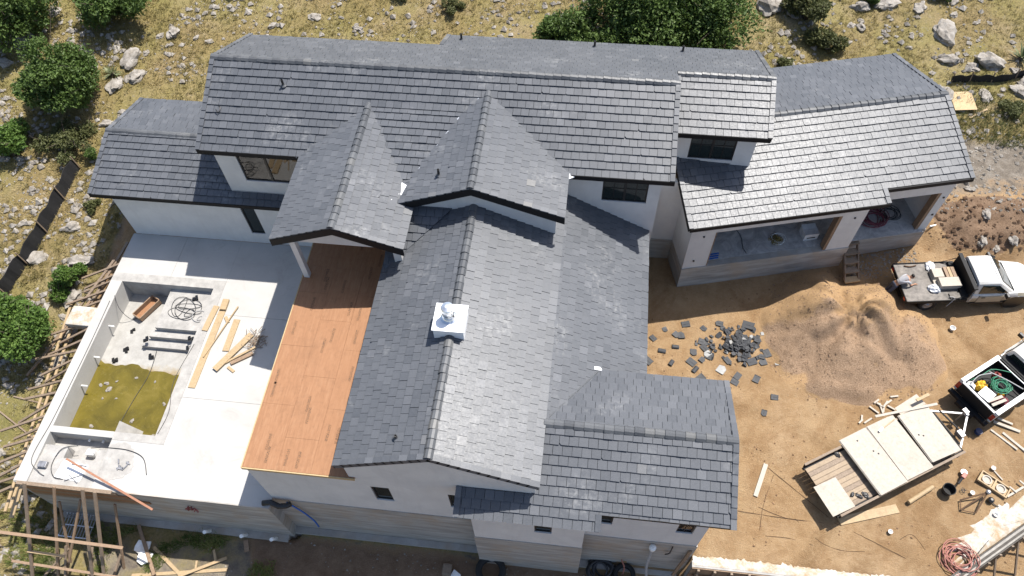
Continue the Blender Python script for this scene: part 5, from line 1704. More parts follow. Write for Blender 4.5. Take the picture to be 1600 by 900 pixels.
gb(-14.75, 6.25, -14.7, 5.95, 0.08, 0.05, 'tiny yellow offcut by the crossed boards', dz=0.05)
gb(-13.0, 7.3, -12.8, 6.85, 0.2, 0.05, 'short wide offcut at the foot of the terrace wall', 'board_red')
# long twin poles and braces along the left side of the terrace
board((-23.35, 16.4, -0.75), (-22.35, 6.9, -1.6), 0.11, 0.05, 'left one of two long pale poles lying along the terrace wall', 'board')
board((-22.7, 15.7, -0.55), (-22.1, 7.0, -1.45), 0.11, 0.05, 'right one of two long pale poles lying along the terrace wall', 'board')
board((-22.6, 10.3, -1.7), (-22.7, 6.9, -2.6), 0.2, 0.05, 'wide pale board at the lower end of the long poles', 'board')
lb = 'weathered brace propping the left side of the terrace'
for k in range(22):
    y = 18.4 - k*0.52
    x1 = -22.5 - 0.35*rng.random() - (0.5 if k % 3 == 0 else 0)
    board((-21.47, y + rng.uniform(-.1, .1), -0.06 - 0.15*rng.random()), (x1 - .25, y - 0.5 + rng.uniform(-.3, .3), -0.55 - 0.35*rng.random()), 0.10, 0.07, lb, 'board_grey', 'timber_brace', 'braces along the left of the terrace')
for k, (a, b, lb) in enumerate([((-21.9, 18.6, -0.2), (-23.8, 13.4, -1.2), 'long dark rail running down beside the terrace, upper one'), ((-22.3, 16.4, -0.5), (-24.2, 12.8, -1.4), 'reddish rail crossing behind the two long poles'),
                                ((-21.6, 19.6, -0.1), (-22.4, 16.2, -0.7), 'dark rail against the top left corner of the terrace'), ((-21.9, 12.8, -0.9), (-22.5, 8.6, -1.6), 'dark rail beside the lower half of the pool wall')]):
    board(a, b, 0.12, 0.06, lb, 'board_red' if k == 1 else 'board_grey', 'timber_rail')
for k, (x0, y0, x1, y1, lb) in enumerate([(-24.6, 11.9, -22.6, 11.7, 'thin pole lying toward the round tree, upper one'), (-25.0, 11.2, -23.0, 10.2, 'thin pole lying toward the round tree, lower one'),
                                          (-23.9, 6.3, -22.2, 5.2, 'pale stick at the lower left edge')]):
    gb(x0, y0, x1, y1, 0.06, 0.05, lb, 'board_grey', name='wooden_pole')
mb = MB(); mb.box(-22.7, -21.5, 14.9, 15.9, -0.55, -0.12)
M_ = mb.build('cement_block', M['cement'], None, bevel=0.08); tag(M_, 'lump of white hardened cement outside the pool corner', 'cement lump')
# yard boards
gb(8.32, 12.03, 7.8, 10.62, 0.17, 0.05, 'white board lying alone on the dirt left of the trailer', 'sheet')
gb(10.98, 9.98, 13.3, 10.72, 0.34, 0.05, 'wide pale plank on the dirt in front of the trailer')
mb = MB(); mb.tube([(13.73, 10.98, -1.33), (14.78, 11.72, -1.32)], 0.085, 10)
tag(mb.build('wooden_post', M['board']), 'short round pale post on the dirt beside the trailer', 'post')
for x0, y0, x1, y1, w, lb in [(17.85, 14.88, 18.8, 14.5, 0.12, 'upper white stud of the stack behind the open bed'), (18.04, 15.05, 18.6, 14.83, 0.09, 'short stud nearest the open bed pickup'),
                              (17.67, 14.5, 18.5, 13.69, 0.08, 'left long stud of the stack at the right edge'), (18.1, 14.4, 18.85, 13.62, 0.10, 'right long stud of the stack at the right edge')]:
    gb(x0, y0, x1, y1, w, 0.06, lb, 'sheet')
for k, (x, y) in enumerate([(13.44, 15.82), (13.94, 15.62), (12.84, 15.41), (13.25, 15.15), (13.62, 15.29), (13.72, 15.05), (13.4, 14.97), (12.45, 14.48), (12.39, 14.33), (13.15, 15.3), (13.5, 15.2), (13.3, 15.0), (13.0, 14.9), (12.7, 14.4)]):
    a = rng.uniform(0, 3.14); l = rng.uniform(.12, .24)
    gb(x - l*math.cos(a), y - l*math.sin(a), x + l*math.cos(a), y + l*math.sin(a), 0.07, 0.05, 'short pale offcut scattered on the dirt behind the trailer', 'sheet', 0.03*rng.random(), 'wood_offcut', 'offcuts scattered behind the trailer')
gb(17.35, 12.75, 17.62, 12.32, 0.05, 0.04, 'thin stick beside the moulded tool tray', 'sheet')
board((17.6, 11.62, -1.36), (18.5, 12.2, -1.36), 0.08, 0.06, 'notched white stick at the right edge below the tool tray', 'sheet')
for (x, y) in ((17.85, 11.9), (18.3, 12.2)):
    board((x - .1, y + .12, -1.3), (x + .12, y - .1, -1.3), 0.06, 0.05, 'cross piece nailed on the notched stick', 'sheet', 'wood_cleat', 'cross pieces on the notched stick')
mb = MB(); mb.obox((19.3, 32.2, G(19.3, 32.2) + 0.15), (0.55, 0.05, 0.02), (-0.05, 0.62, 0.05), (0, 0, 0.012))
tag(mb.build('plywood_piece', M['ply_tan']), 'square of bright plywood lying by the garage roof corner', 'plywood')
gb(19.55, 31.25, 20.5, 31.85, 0.10, 0.04, 'pale plank in the grass near the square of plywood')
mb = MB(); mb.tube([(16.72, 24.55, -0.62), (17.1, 24.75, -0.72), (17.8, 24.95, -0.85)], 0.04, 8)
tag(mb.build('plastic_pipe', M['white_plastic']), 'white plastic pipe sticking out past the garage corner', 'pipe')

# wooden steps up to the garage
stp = empty('wooden_steps', (13.3, 22.75, -1.4), 'five rough wooden steps leading up to the garage slab', 'steps')
s0, s1 = ge(18.0, 18.98, 0.0), ge(17.86, 17.6, 0.0)
for k in range(5):
    t = k/4
    c = s0.lerp(s1, t); c.z = -0.18 - 0.27*k
    mb = MB(); mb.obox(c, EU*0.36, EV*0.16, Vector((0, 0, 0.025)), rng.random()); mb.build('tread', M['board'] if k == 4 else M['board_grey'], stp)
for s in (-0.33, 0.33):
    mb = MB(); mb.beam(s0 + EU*s + Vector((0, 0, -0.22)), s1 + EU*s + Vector((0, 0, -1.32)), 0.05, 0.2); mb.build('stringer', M['board_grey'], stp)

# ================================================================== ROPES, CABLES, SMALL GEAR
def coil(c, r, n, turns, rad, mat, name, label, cat, seed, h=0.12, wob=0.25, n6=5):
    rg = random.Random(seed)
    pts = []
    ph = [rg.uniform(0, 6.28) for _ in range(6)]
    for i in range(n):
        t = i/(n-1); a = 2*math.pi*turns*t
        rr = r*(0.78 + wob*math.sin(a*0.37 + ph[0]) + 0.12*math.sin(a*1.31 + ph[1]))
        ox, oy = r*0.16*math.sin(a*0.11 + ph[2]), r*0.16*math.cos(a*0.13 + ph[3])
        pts.append((c[0] + ox + rr*math.cos(a), c[1] + oy + rr*math.sin(a)*(0.92 + 0.1*math.sin(a*0.2)), c[2] + rad + h*(0.5 + 0.5*math.sin(a*0.61 + ph[4]))))
    mb = MB(); mb.tube(pts, rad, n6)
    return tag(mb.build(name, M[mat], None, smooth=True), label, cat)
coil((15.25, 8.95, -1.42), 0.62, 260, 13, 0.018, 'pinkred', 'cable_coil', 'big tangle of faded red cable on the dirt at the bottom right', 'cable', 5, 0.2)
coil((*ge(19.4, 20.0)[:2], 0.02), 0.62, 220, 11, 0.02, 'maroon', 'cable_coil', 'dark red cable coil on the right hand garage floor', 'cable', 6, 0.22)
coil((*ge(20.3, 20.2)[:2], 0.02), 0.5, 110, 5, 0.016, 'cable', 'cable_coil', 'loose black cable loops beside the red coil in the garage', 'cable', 7, 0.1)
coil((*ge(14.55, 19.5)[:2], 0.02), 0.36, 90, 5, 0.012, 'white_plastic', 'cable_coil', 'pale wire loops around the straw in the wide garage bay', 'cable', 8, 0.06)
mb = MB(); rg = random.Random(9); c = ge(14.5, 19.5)
for k in range(160):
    a = rg.uniform(0, 6.283); r = 0.26*math.sqrt(rg.random())
    x, y = c.x + r*math.cos(a), c.y + r*math.sin(a); b = rg.uniform(0, 6.283)
    mb.beam((x, y, 0.03 + 0.2*rg.random()*(1 - r/0.3)), (x + .14*math.cos(b), y + .14*math.sin(b), 0.03 + 0.2*rg.random()*(1 - r/0.3)), 0.014, 0.012, rg.random())
M['straw'] = simple('yellow_straw', (0.26, 0.19, 0.06), 0.9)
tag(mb.build('straw_heap', M['straw']), 'little heap of yellow straw on the plastic of the wide garage bay', 'straw heap')
bx_ = empty('carton', (*ge(16.05, 19.55)[:2], 0.02), 'white carton with dark lid gaps near the brown garage jamb', 'box', rz=GA)
mb = MB(); mb.box(-.34, .34, -.28, .28, 0, .42); mb.build('carton_body', M['cardboard'], bx_, local=True)
for s in (-1, 1):
    mb = MB(); mb.obox((0, s*.2, .44), (.33, 0, 0), (0, .12, .02*s), (0, 0, .006)); mb.build('flap', M['cardboard'], bx_, local=True)
mb = MB(); mb.box(-.2, .2, -.285, -.281, .12, .2); mb.build('printed_band', M['frame'], bx_, local=True)
mb = MB(); pts = [(*ge(12.9, 21.5 - 0.28*i)[:2], 0.03 + .004*(i % 2)) for i in range(10)]; pts = [(x + .06*math.sin(i*1.4), y, z) for i, (x, y, z) in enumerate(pts)]
mb.tube(pts, 0.013, 5); tag(mb.build('cable', M['cable']), 'dark cable running straight across the plastic in the wide garage bay', 'cable')
for k, (u, v, a, s, mt, lb) in enumerate([(11.3, 18.95, 0.3, .26, 'blue', 'blue printed patch of film by the left garage jamb'), (14.3, 21.0, 0.1, .38, 'blue', 'blue printed film scrap deep in the wide garage bay')]):
    c = ge(u, v); mb = MB()
    for j in range(3):
        mb.obox((c.x + .02*j, c.y + .13*j, 0.026), (s*math.cos(a), s*math.sin(a), 0), (-.03*math.sin(a), .04*math.cos(a), 0), (0, 0, 0.004))
    tag(mb.build('printed_film', M[mt]), lb, 'film')

# pool clutter
tub = empty('timber_box', (-19.75, 16.5, -1.05), 'brown timber box lying on the pool floor below the steps', 'box', rz=math.atan2(1.0, 0.5))
mb = MB(); mb.box(-.6, .6, -.24, .24, 0, .05); mb.build('base', M['ply'], tub, local=True)
for s in (-1, 1):
    mb = MB(); mb.box(-.6, .6, s*.24 - .02, s*.24 + .02, .05, .30); mb.build('side', M['board_red'], tub, local=True)
    mb = MB(); mb.box(s*.6 - .02, s*.6 + .02, -.215, .215, .052, .30); mb.build('end', M['board_red'], tub, local=True)
def loops(c, r, label, seed, rad=0.013, turns=4, mat='cable'):
    rg = random.Random(seed); pts = []
    ph = rg.uniform(0, 6)
    for i in range(turns*22):
        a = i/22*2*math.pi
        pts.append((c[0] + r*(0.6 + .4*math.sin(a*.37 + ph))*math.cos(a) + .35*r*math.sin(a*.21), c[1] + r*(0.5 + .3*math.cos(a*.29))*math.sin(a) + .3*r*math.cos(a*.17 + ph), c[2] + rad + .02*(1 + math.sin(a*.7))))
    mb = MB(); mb.tube(pts, rad, 5); return tag(mb.build('cable', M[mat], None, smooth=True), label, 'cable')
loops((-17.6, 16.3, -0.35), 0.75, 'tangled black cable on the upper pool shelf', 3, turns=6)
loops((-16.9, 16.0, -0.35), 0.4, 'small grey cable loop near the edge of the pool shelf', 4, turns=2, mat='grey_cable')
def line(pts, rad, mat, label, name='cable', cat='cable'):
    q = []
    for i in range(len(pts)-1):
        for k in range(6):
            t = k/6; a = Vector(pts[i-1] if i else pts[i]); b, c = Vector(pts[i]), Vector(pts[i+1]); d_ = Vector(pts[min(i+2, len(pts)-1)])
            q.append(0.5*((2*b) + (-a + c)*t + (2*a - 5*b + 4*c - d_)*t*t + (-a + 3*b - 3*c + d_)*t**3))
    q.append(Vector(pts[-1]))
    mb = MB(); mb.tube(q, rad, 5); return tag(mb.build(name, M[mat], None, smooth=True), label, cat)
line([(-21.0, 16.2, .04), (-20.96, 14, .04), (-20.97, 12, .04), (-21.0, 10.3, .04), (-21.1, 8.7, .04), (-20.6, 8.2, .04), (-20.3, 8.05, -.02)], 0.013, 'cable', 'thin black cable along the top of the left pool wall')
line([(-18.5, 14.4, -.96), (-18.4, 13.2, -.96), (-18.6, 12, -.96), (-18.8, 10.6, -.96)], 0.013, 'cable', 'thin cable trailing through the green pool water')
line([(-16.35, 14.4, .03), (-16.6, 12.6, .03), (-16.3, 11.2, .03), (-16.4, 10.2, .03)], 0.012, 'cable', 'thin cable along the right pool coping')
line([(-20.9, 16.5, .04), (-20.6, 16.0, -.3), (-20.3, 15.9, -1.0), (-20.0, 16.2, -1.0)], 0.013, 'cable', 'thin wire hanging from the pool wall to the timber box')
line([(-18.9, 9.35, .0), (-18.2, 9.42, .03), (-17.3, 9.4, .04), (-16.6, 9.15, .03), (-16.2, 8.5, .03)], 0.016, 'cable', 'black cable arching right from the spa bowl')
line([(-19.5, 9.4, -.05), (-20.1, 9.2, -.03), (-20.2, 8.5, -.02), (-19.9, 8.05, -.02), (-19.5, 8.0, -.02)], 0.016, 'cable', 'black cable looping left from the spa bowl')
for a, b, lb in [((-19.35, 8.2, -.02), (-18.85, 7.9, -.02), 'one of two crossed rods on the spa corner, falling right'), ((-19.4, 7.95, -.01), (-18.75, 8.25, 0.0), 'one of two crossed rods on the spa corner, rising right'), ((-19.4, 8.62, .0), (-18.75, 8.6, .0), 'straight rod above the crossed rods on the spa corner')]:
    mb = MB(); mb.tube([a, b], 0.02, 6); tag(mb.build('steel_rod', M['steel']), lb, 'rod')
mb = MB(); rg = random.Random(21)
for k in range(9):
    x, y = -17.3 + rg.uniform(-.28, .28), 8.75 + rg.uniform(-.18, .18); a = rg.uniform(0, 3.1)
    mb.beam((x, y, .03), (x + .2*math.cos(a), y + .2*math.sin(a), .03 + .02*k/9), 0.05, 0.05)
tag(mb.build('fittings', M['steel']), 'small heap of grey pipe fittings on the deck beside the spa', 'fittings')
mb = MB(); mb.box(-20.7, -20.35, 8.35, 8.6, -.05, .10); tag(mb.build('bracket', M['steel'], bevel=.02), 'dark metal bracket at the left of the spa corner', 'bracket')
mb = MB(); mb.obox((-19.3, 8.35, -0.035), (.55, -.06, 0), (.05, .35, 0), (0, 0, .008)); tag(mb.build('white_sheet', M['white_plastic']), 'thin white board lying on the spa corner', 'board')
mb = MB(); mb.box(-19.25, -18.9, 9.15, 9.42, -0.62, -.30); tag(mb.build('white_bag', M['white_plastic'], bevel=.06), 'crumpled white bag in the spa bowl', 'bag')
# things floating in the pool
fl_pos = [(-20.1, 12.6, .11), (-19.9, 12.35, .13), (-20.35, 12.5, .09), (-19.7, 12.75, .07), (-20.0, 11.9, .06), (-19.4, 11.95, .06), (-18.3, 11.0, .09), (-19.95, 10.6, .10), (-17.15, 10.45, .10), (-17.2, 11.9, .09), (-18.9, 13.0, .07), (-18.0, 12.9, .06), (-17.7, 10.35, .07)]
for k, (x, y, s) in enumerate(fl_pos):
    o = bpy.data.objects.new('floating_scrap', rock_meshes[k % 9]); o.location = (x, y, -.97); o.scale = (s, s, s*.8); o.rotation_euler = (0, 0, k*1.3); col.objects.link(o)
    tag(o, 'pale scrap floating on the murky green pool water', 'scrap', 'scraps floating in the pool')
for (x, y, z, lb) in [(-20.85, 15.2, -.5, 'upper white pipe stub on the left pool wall'), (-20.85, 13.6, -.5, 'middle white pipe stub on the left pool wall'), (-20.8, 12.2, -.5, 'lower white pipe stub on the left pool wall'),
                      (-19.4, 9.86, -.45, 'left white inlet in the dark wall of the spa bowl'), (-18.8, 9.86, -.45, 'right white inlet in the dark wall of the spa bowl')]:
    mb = MB()
    if x < -20.5: mb.tube([(x - .05, y, z), (x + .22, y, z), (x + .22, y, z - .0)], .035, 8)
    else: mb.tube([(x, y + .05, z), (x, y - .1, z)], .05, 8)
    tag(mb.build('pipe_stub', M['white_plastic']), lb, 'pipe')
for k, (x, y, z) in enumerate([(-20.0, 15.3, -1.07), (-19.9, 14.3, -1.0), (-20.2, 13.75, -.98), (-18.6, 14.1, -.96), (-18.75, 15.1, -.8), (-18.95, 14.7, -.55), (-16.9, 14.95, -.55), (-16.95, 14.6, -.78), (-17.3, 16.9, -.33)]):
    mb = MB(); rg = random.Random(k + 50)
    for j in range(4):
        a = rg.uniform(0, 6.28); mb.obox((x + .08*math.cos(a), y + .08*math.sin(a), z + .05), (.06, .02, .02), (-.02, .05, .01), (0, .01, .035))
    tag(mb.build('dark_scrap', M['frame']), 'small dark fitting left on the pool floor and steps', 'scrap', 'dark fittings on the pool floor and steps')

# below the terrace
grid = empty('steel_mesh', (-20.1, 7.0, -3.7), 'dark steel mesh crate of rods standing by the terrace wall', 'mesh crate')
mb = MB()
for k in range(11): mb.beam((-20.75 + k*.13, 6.5, -3.2), (-20.75 + k*.13 + .05, 7.5, -3.1), .03, .03)
mb.build('rods', M['steel'], grid, kind='stuff')
mb = MB()
for k in range(3): mb.beam((-20.8, 6.52 + k*.48, -3.16), (-19.4, 6.52 + k*.48, -3.16), .04, .05)
for x in (-20.75, -19.45):
    for y in (6.55, 7.45): mb.beam((x, y, -3.75), (x, y, -3.15), .05, .05)
mb.build('frame', M['galv'], grid)
mb = MB(); rg = random.Random(31)
for (cx_, cy_, s) in ((-17.25, 6.55, .42), (-17.0, 6.15, .36)):
    pts = [(cx_ + s*(1 + .3*rg.uniform(-1, 1))*math.cos(a*math.pi/4)*1.0, cy_ + s*.75*(1 + .3*rg.uniform(-1, 1))*math.sin(a*math.pi/4)) for a in range(8)]
    mb.prism(pts, -3.68, lambda x, y: -3.62 + .05*math.sin(9*x + 5*y))
tag(mb.build('torn_paper', M['white_plastic']), 'torn white paper sacks on the weeds below the terrace', 'sack')
mb = MB(); mb.tube([(-11.25, 7.86, .10), (-10.95, 7.92, .12), (-10.6, 7.82, .06), (-10.3, 7.86, .10), (-10.15, 7.95, .12)], 0.11, 10)
tag(mb.build('drain_pipe', M['black_pipe'], smooth=True), 'fat black drain pipe lying across the corner of the terrace', 'pipe')
line([(-10.4, 8.04, -.1), (-10.0, 8.0, -1.0), (-9.75, 7.95, -1.9), (-9.7, 7.9, -2.6)], .035, 'blue', 'blue tube hanging down the bare concrete beside the drain pipe', 'blue_tube', 'tube')
mb = MB(); rg = random.Random(5)
for k in range(14):
    x, z = -14.45 + rg.uniform(-.14, .14), -1.0 + rg.uniform(-.2, .2); mb.beam((x, 7.68, z), (x + rg.uniform(-.2, .2), 7.6, z + rg.uniform(-.2, .2)), .03, .03)
tag(mb.build('red_strap_tangle', M['red']), 'knot of red strap stuck to the terrace wall', 'strap')
for k, (x, lb) in enumerate([(-14.6, 'left white pipe stub at the foot of the terrace wall'), (-13.0, 'middle white pipe stub at the foot of the terrace wall'), (-11.7, 'right white pipe stub at the foot of the terrace wall')]):
    mb = MB(); mb.tube([(x, 7.5, -3.6), (x, 7.35, -3.2), (x, 7.3, -3.1)], .08, 10); tag(mb.build('pipe_stub', M['white_plastic']), lb, 'pipe')
def tyre(c, r, w, name, label, cat='tyre', axis='z', parent=None, mat='rubber'):
    prof = [(r*.62, -w*.42), (r*.8, -w*.5), (r*.95, -w*.45), (r, -w*.25), (r, w*.25), (r*.95, w*.45), (r*.8, w*.5), (r*.62, w*.42), (r*.58, 0), (r*.62, -w*.42)]
    mb = MB(); n = 28; vs = []; 
    for (rad, z) in prof[:-1]:
        for j in range(n):
            a = 2*math.pi*j/n
            vs.append((c[0] + rad*math.cos(a), c[1] + rad*math.sin(a), c[2] + z) if axis == 'z' else (c[0] + rad*math.cos(a), c[1] + z, c[2] + rad*math.sin(a)))
    m_ = len(prof) - 1; fs = []
    for i in range(m_):
        for j in range(n):
            q = (i*n + j, i*n + (j+1) % n, ((i+1) % m_)*n + (j+1) % n, ((i+1) % m_)*n + j); fs.append(q if axis == 'z' else q[::-1])
    mb.add(vs, fs); return mb
o = tyre((-2.5, 7.12, -3.42), 0.62, 0.34, 'tyre', '').build('tyre', M['rubber'], None, smooth=True); tag(o, 'big black tyre lying at the foot of the front bay', 'tyre')
o = tyre((2.9, 7.55, -3.45), 0.45, 0.3, 'tyre', '').build('tyre', M['rubber'], None, smooth=True); tag(o, 'smaller black tyre in the shadow right of the front bay', 'tyre')
coil((2.0, 7.65, -3.7), 0.55, 160, 7, 0.05, 'cable', 'hose_heap', 'heap of black hose in the shadow right of the front bay', 'hose', 77, 0.3)
line([(3.62, 7.92, -.35), (3.64, 7.86, -1.0), (3.63, 7.6, -2.2), (3.8, 7.2, -3.2), (4.0, 6.8, -3.7)], .06, 'grey_cable', 'pale grey conduit hanging down the front right foundation', 'conduit', 'conduit')
mb = MB(); mb.lathe([(.05, 0), (.13, .05), (.13, .22), (.06, .27)], (3.62, 7.86, -.4), 12); tag(mb.build('meter_cap', M['white_plastic']), 'white round meter cap on the front right wall', 'meter')
line([(4.35, 7.95, -.2), (4.33, 7.9, -.9), (4.2, 7.9, -1.1), (4.28, 7.85, -.8)], .025, 'cable', 'short black cable loop beside the grey conduit')
line([(2.7, 7.9, -2.6), (2.85, 7.7, -3.0), (2.8, 7.5, -3.6)], .03, 'pinkred', 'short pink strap against the front foundation', 'strap', 'strap')
board((5.05, 7.95, -.5), (4.75, 7.6, -2.9), .12, .07, 'reddish post leaning by the right end of the front wall', 'board_red')
mb = MB(); mb.obox((-3.95, 6.75, -3.6), (.16, -.1, .03), (.1, .2, .02), (0, 0, .05)); tag(mb.build('paper_scrap', M['white_plastic'], bevel=.02), 'white and blue paper scrap beside the fallen bag at the bottom', 'paper')
mb = MB(); mb.box(-4.5, -4.1, 6.75, 7.25, -3.74, -3.5); tag(mb.build('cement_sack', M['board_grey'], bevel=.08), 'brown slumped sack near the big tyre', 'sack')

M['spool'] = simple('dark_blue_spool', (0.03, 0.04, 0.09), 0.5)
# tools on the dirt
mb = MB(); mb.lathe([(.10, 0), (.20, .03), (.23, .20), (.25, .33), (.225, .33), (.19, .06)], (15.32, 11.62, -1.44), 18)
bk = mb.build('black_bucket', M['rubber'], smooth=False); tag(bk, 'black rubber bucket standing on the dirt right of the trailer', 'bucket')
tl = empty('grinder', (16.0, 12.2, -1.38), 'pinkish power tool lying on the dirt above the bucket', 'power tool', rz=0.9)
mb = MB(); mb.tube([(-.32, 0, .05), (.0, 0, .06)], [.045, .05], 8); mb.build('handle', M['frame'], tl, local=True)
mb = MB(); mb.box(0, .26, -.08, .08, 0, .15); mb.build('motor_body', M['pinkred'], tl, local=True, bevel=.03)
mb = MB(); mb.lathe([(.13, 0), (.13, .015)], (.28, .06, .05), 16); mb.build('disc', M['steel'], tl, local=True)
tr_ = empty('tool_tray', (17.2, 12.08, -1.42), 'cream moulded tool tray with round hollows on the dirt', 'tray', rz=-0.62)
mb = MB()
mb.box(-.58, .58, -.26, -.21, 0, .12); mb.box(-.58, .58, .21, .26, 0, .12); mb.box(-.58, -.53, -.21, .21, 0, .12); mb.box(.53, .58, -.21, .21, 0, .12); mb.box(-.03, .03, -.21, .21, 0, .12); mb.box(-.53, .53, -.21, .21, 0, .03)
mb.build('tray_body', M['board'], tr_, local=True)
for x in (-.28, .28):
    mb = MB(); mb.lathe([(.19, .03), (.19, .10), (.14, .10), (.12, .05)], (x, 0, 0), 16); mb.build('moulded_ring', M['sheet'], tr_, local=True)
tp = empty('tripod_stand', (16.5, 11.35, -1.42), 'rust brown folding tripod stand lying open on the dirt', 'tripod')
hub = (16.75, 11.62, -1.1)
for (x, y) in ((15.75, 11.29), (15.69, 10.89), (16.24, 10.83)):
    mb = MB(); mb.tube([hub, (x, y, -1.36)], .03, 6); mb.build('leg', M['clod_dark'], tp)
for a, b in (((15.75, 11.29, -1.36), (15.69, 10.89, -1.36)), ((15.69, 10.89, -1.36), (16.24, 10.83, -1.36))):
    mb = MB(); mb.tube([a, b], .02, 6); mb.build('spreader', M['clod_dark'], tp)
mb = MB(); mb.lathe([(.06, -.1), (.09, 0), (.09, .08), (.04, .12)], hub, 12); mb.build('head', M['steel'], tp)
mb = MB(); mb.lathe([(.05, 0), (.12, .03), (.12, .14), (.05, .2)], (16.92, 11.4, -1.42), 12); tag(mb.build('motor', M['frame']), 'dark round motor lying beside the tripod stand', 'motor')
line([(16.95, 11.4, -1.4), (17.05, 11.26, -1.4), (17.2, 11.2, -1.4)], .02, 'cable', 'short black flex from the dark motor')
loops((15.95, 11.75, -1.44), .16, 'small wire loop beside the bucket', 12, .01, 2, 'cable')
mb = MB(); mb.lathe([(.14, 0), (.14, .03), (.07, .05), (.07, .12), (.14, .14), (.14, .16)], (17.1, 14.32, -1.44), 14); tag(mb.build('wire_spool', M['spool']), 'small dark blue wire spool behind the open bed', 'spool')
for k, (x, y, s, lb) in enumerate([(17.0, 10.85, .1, 'crushed white cup near the cement spill'), (17.35, 12.78, .09, 'white paper scrap above the tool tray'), (12.86, 9.75, .09, 'white cup lying alone on the dirt in front of the trailer'), (17.05, 19.3, .13, 'white crumpled plastic between the two trucks'), (16.3, 11.65, .09, 'small pale block by the tripod')]):
    mb = MB(); mb.lathe([(s*.7, 0), (s, s*1.2), (s*.9, s*1.2), (s*.6, .02)], (x, y, -1.45), 9); tag(mb.build('litter_cup', M['white_plastic']), lb, 'litter')
def twig(pts, label, mat='clod_dark', r=.009):
    return line([(x, y, G(x, y) + r) for x, y in pts], r, mat, label, 'steel_rod', 'rod')
twig([(6.8, 10.0), (8.2, 9.9), (10.4, 9.85)], 'thin long rusty rod lying left of the trailer, nearly level')
twig([(8.6, 11.6), (8.1, 10.3), (7.9, 9.3)], 'thin rusty rod lying toward the front right wing')
twig([(8.1, 9.1), (9.0, 9.1), (9.9, 8.95)], 'short rusty rod near the yard wall')
twig([(7.9, 10.2), (8.9, 9.9), (9.75, 9.85)], 'thin rusty rod, lower of the two level ones left of the trailer')
twig([(8.4, 11.9), (9.6, 10.9), (10.6, 10.1)], 'long wire across the dirt ahead of the trailer')
twig([(10.8, 9.9), (12.2, 9.3), (13.3, 8.8)], 'long wire curving toward the red cable tangle')
twig([(9.3, 9.9), (10.2, 9.1), (11.0, 8.85), (11.8, 8.9)], 'bent wire on the dirt above the yard wall')
twig([(13.2, 9.5), (13.7, 9.75), (14.1, 9.2)], 'bent bar near the red cable tangle')
for k, (x, y, s, lb) in enumerate([(19.34, 25.32, .28, 'pale pointed stone standing in the dark soil'), (18.87, 27.46, .26, 'pale stone beside the garage roof corner'), (19.03, 23.95, .30, 'grey stone just behind the flatbed cab, left'), (19.75, 23.75, .24, 'grey stone just behind the flatbed cab, right'), (17.6, 26.6, .26, 'pale stone at the garage right wall'), (18.97, 27.0, .3, 'flat pale stone right of the garage corner'), (20.4, 24.0, .3, 'long tan stone behind the flatbed cab')]):
    rock(x, y, s, lb)
coil((19.5, 23.35, G(19.5, 23.35)), .16, 40, 3, .03, 'rubber', 'rubber_ring', 'small black rubber ring behind the flatbed cab', 'ring', 88, .04)
# ================================================================== VEHICLES
def loft(secs, m=0, cap=True):
    """secs: list of (x, [(y, z), ...]) half profiles from the sill up to the middle, mirrored"""
    mb = MB(); vs = []; n = None
    for x, pr in secs:
        full = [(y, z) for y, z in pr] + [(-y, z) for y, z in reversed(pr) if abs(y) > 1e-6]
        n = len(full); vs += [(x, y, z) for y, z in full]
    fs = []
    for i in range(len(secs) - 1):
        for j in range(n):
            j2 = (j + 1) % n
            fs.append((i*n + j, (i+1)*n + j, (i+1)*n + j2, i*n + j2))
    if cap:
        fs += [tuple(range(n)), tuple((len(secs)-1)*n + j for j in range(n-1, -1, -1))]
    mb.add(vs, fs, 0.5, m)
    return mb
def wheel(root, x, y, r=.39, w=.26):
    t = tyre((x, y, r), r, w, '', '', axis='y').build('wheel', M['rubber'], root, local=True, smooth=True)
    s = 1 if y > 0 else -1
    mb = MB(); mb.lathe([(r*.60, -w*.36), (r*.60, w*.30), (r*.5, w*.36), (r*.28, w*.22), (r*.2, w*.40), (r*.05, w*.42)] if s > 0 else
                        [(r*.05, -w*.42), (r*.2, -w*.40), (r*.28, -w*.22), (r*.5, -w*.36), (r*.60, -w*.30), (r*.60, w*.36)], (x, y, r), 20, axis='y')
    mb.build('rim', M['steel'], t, local=True)
def quad(root, pts, name, mat, th=.008):
    pts = [Vector(p) for p in pts]
    nrm = (pts[1]-pts[0]).cross(pts[2]-pts[0]).normalized()*th
    mb = MB(); n = len(pts)
    mb.add([p + nrm for p in pts] + [p - nrm for p in pts], [tuple(range(n)), tuple(range(2*n-1, n-1, -1))] + [(i, n+i, n+(i+1) % n, (i+1) % n) for i in range(n)])
    return mb.build(name, M[mat], root, local=True)
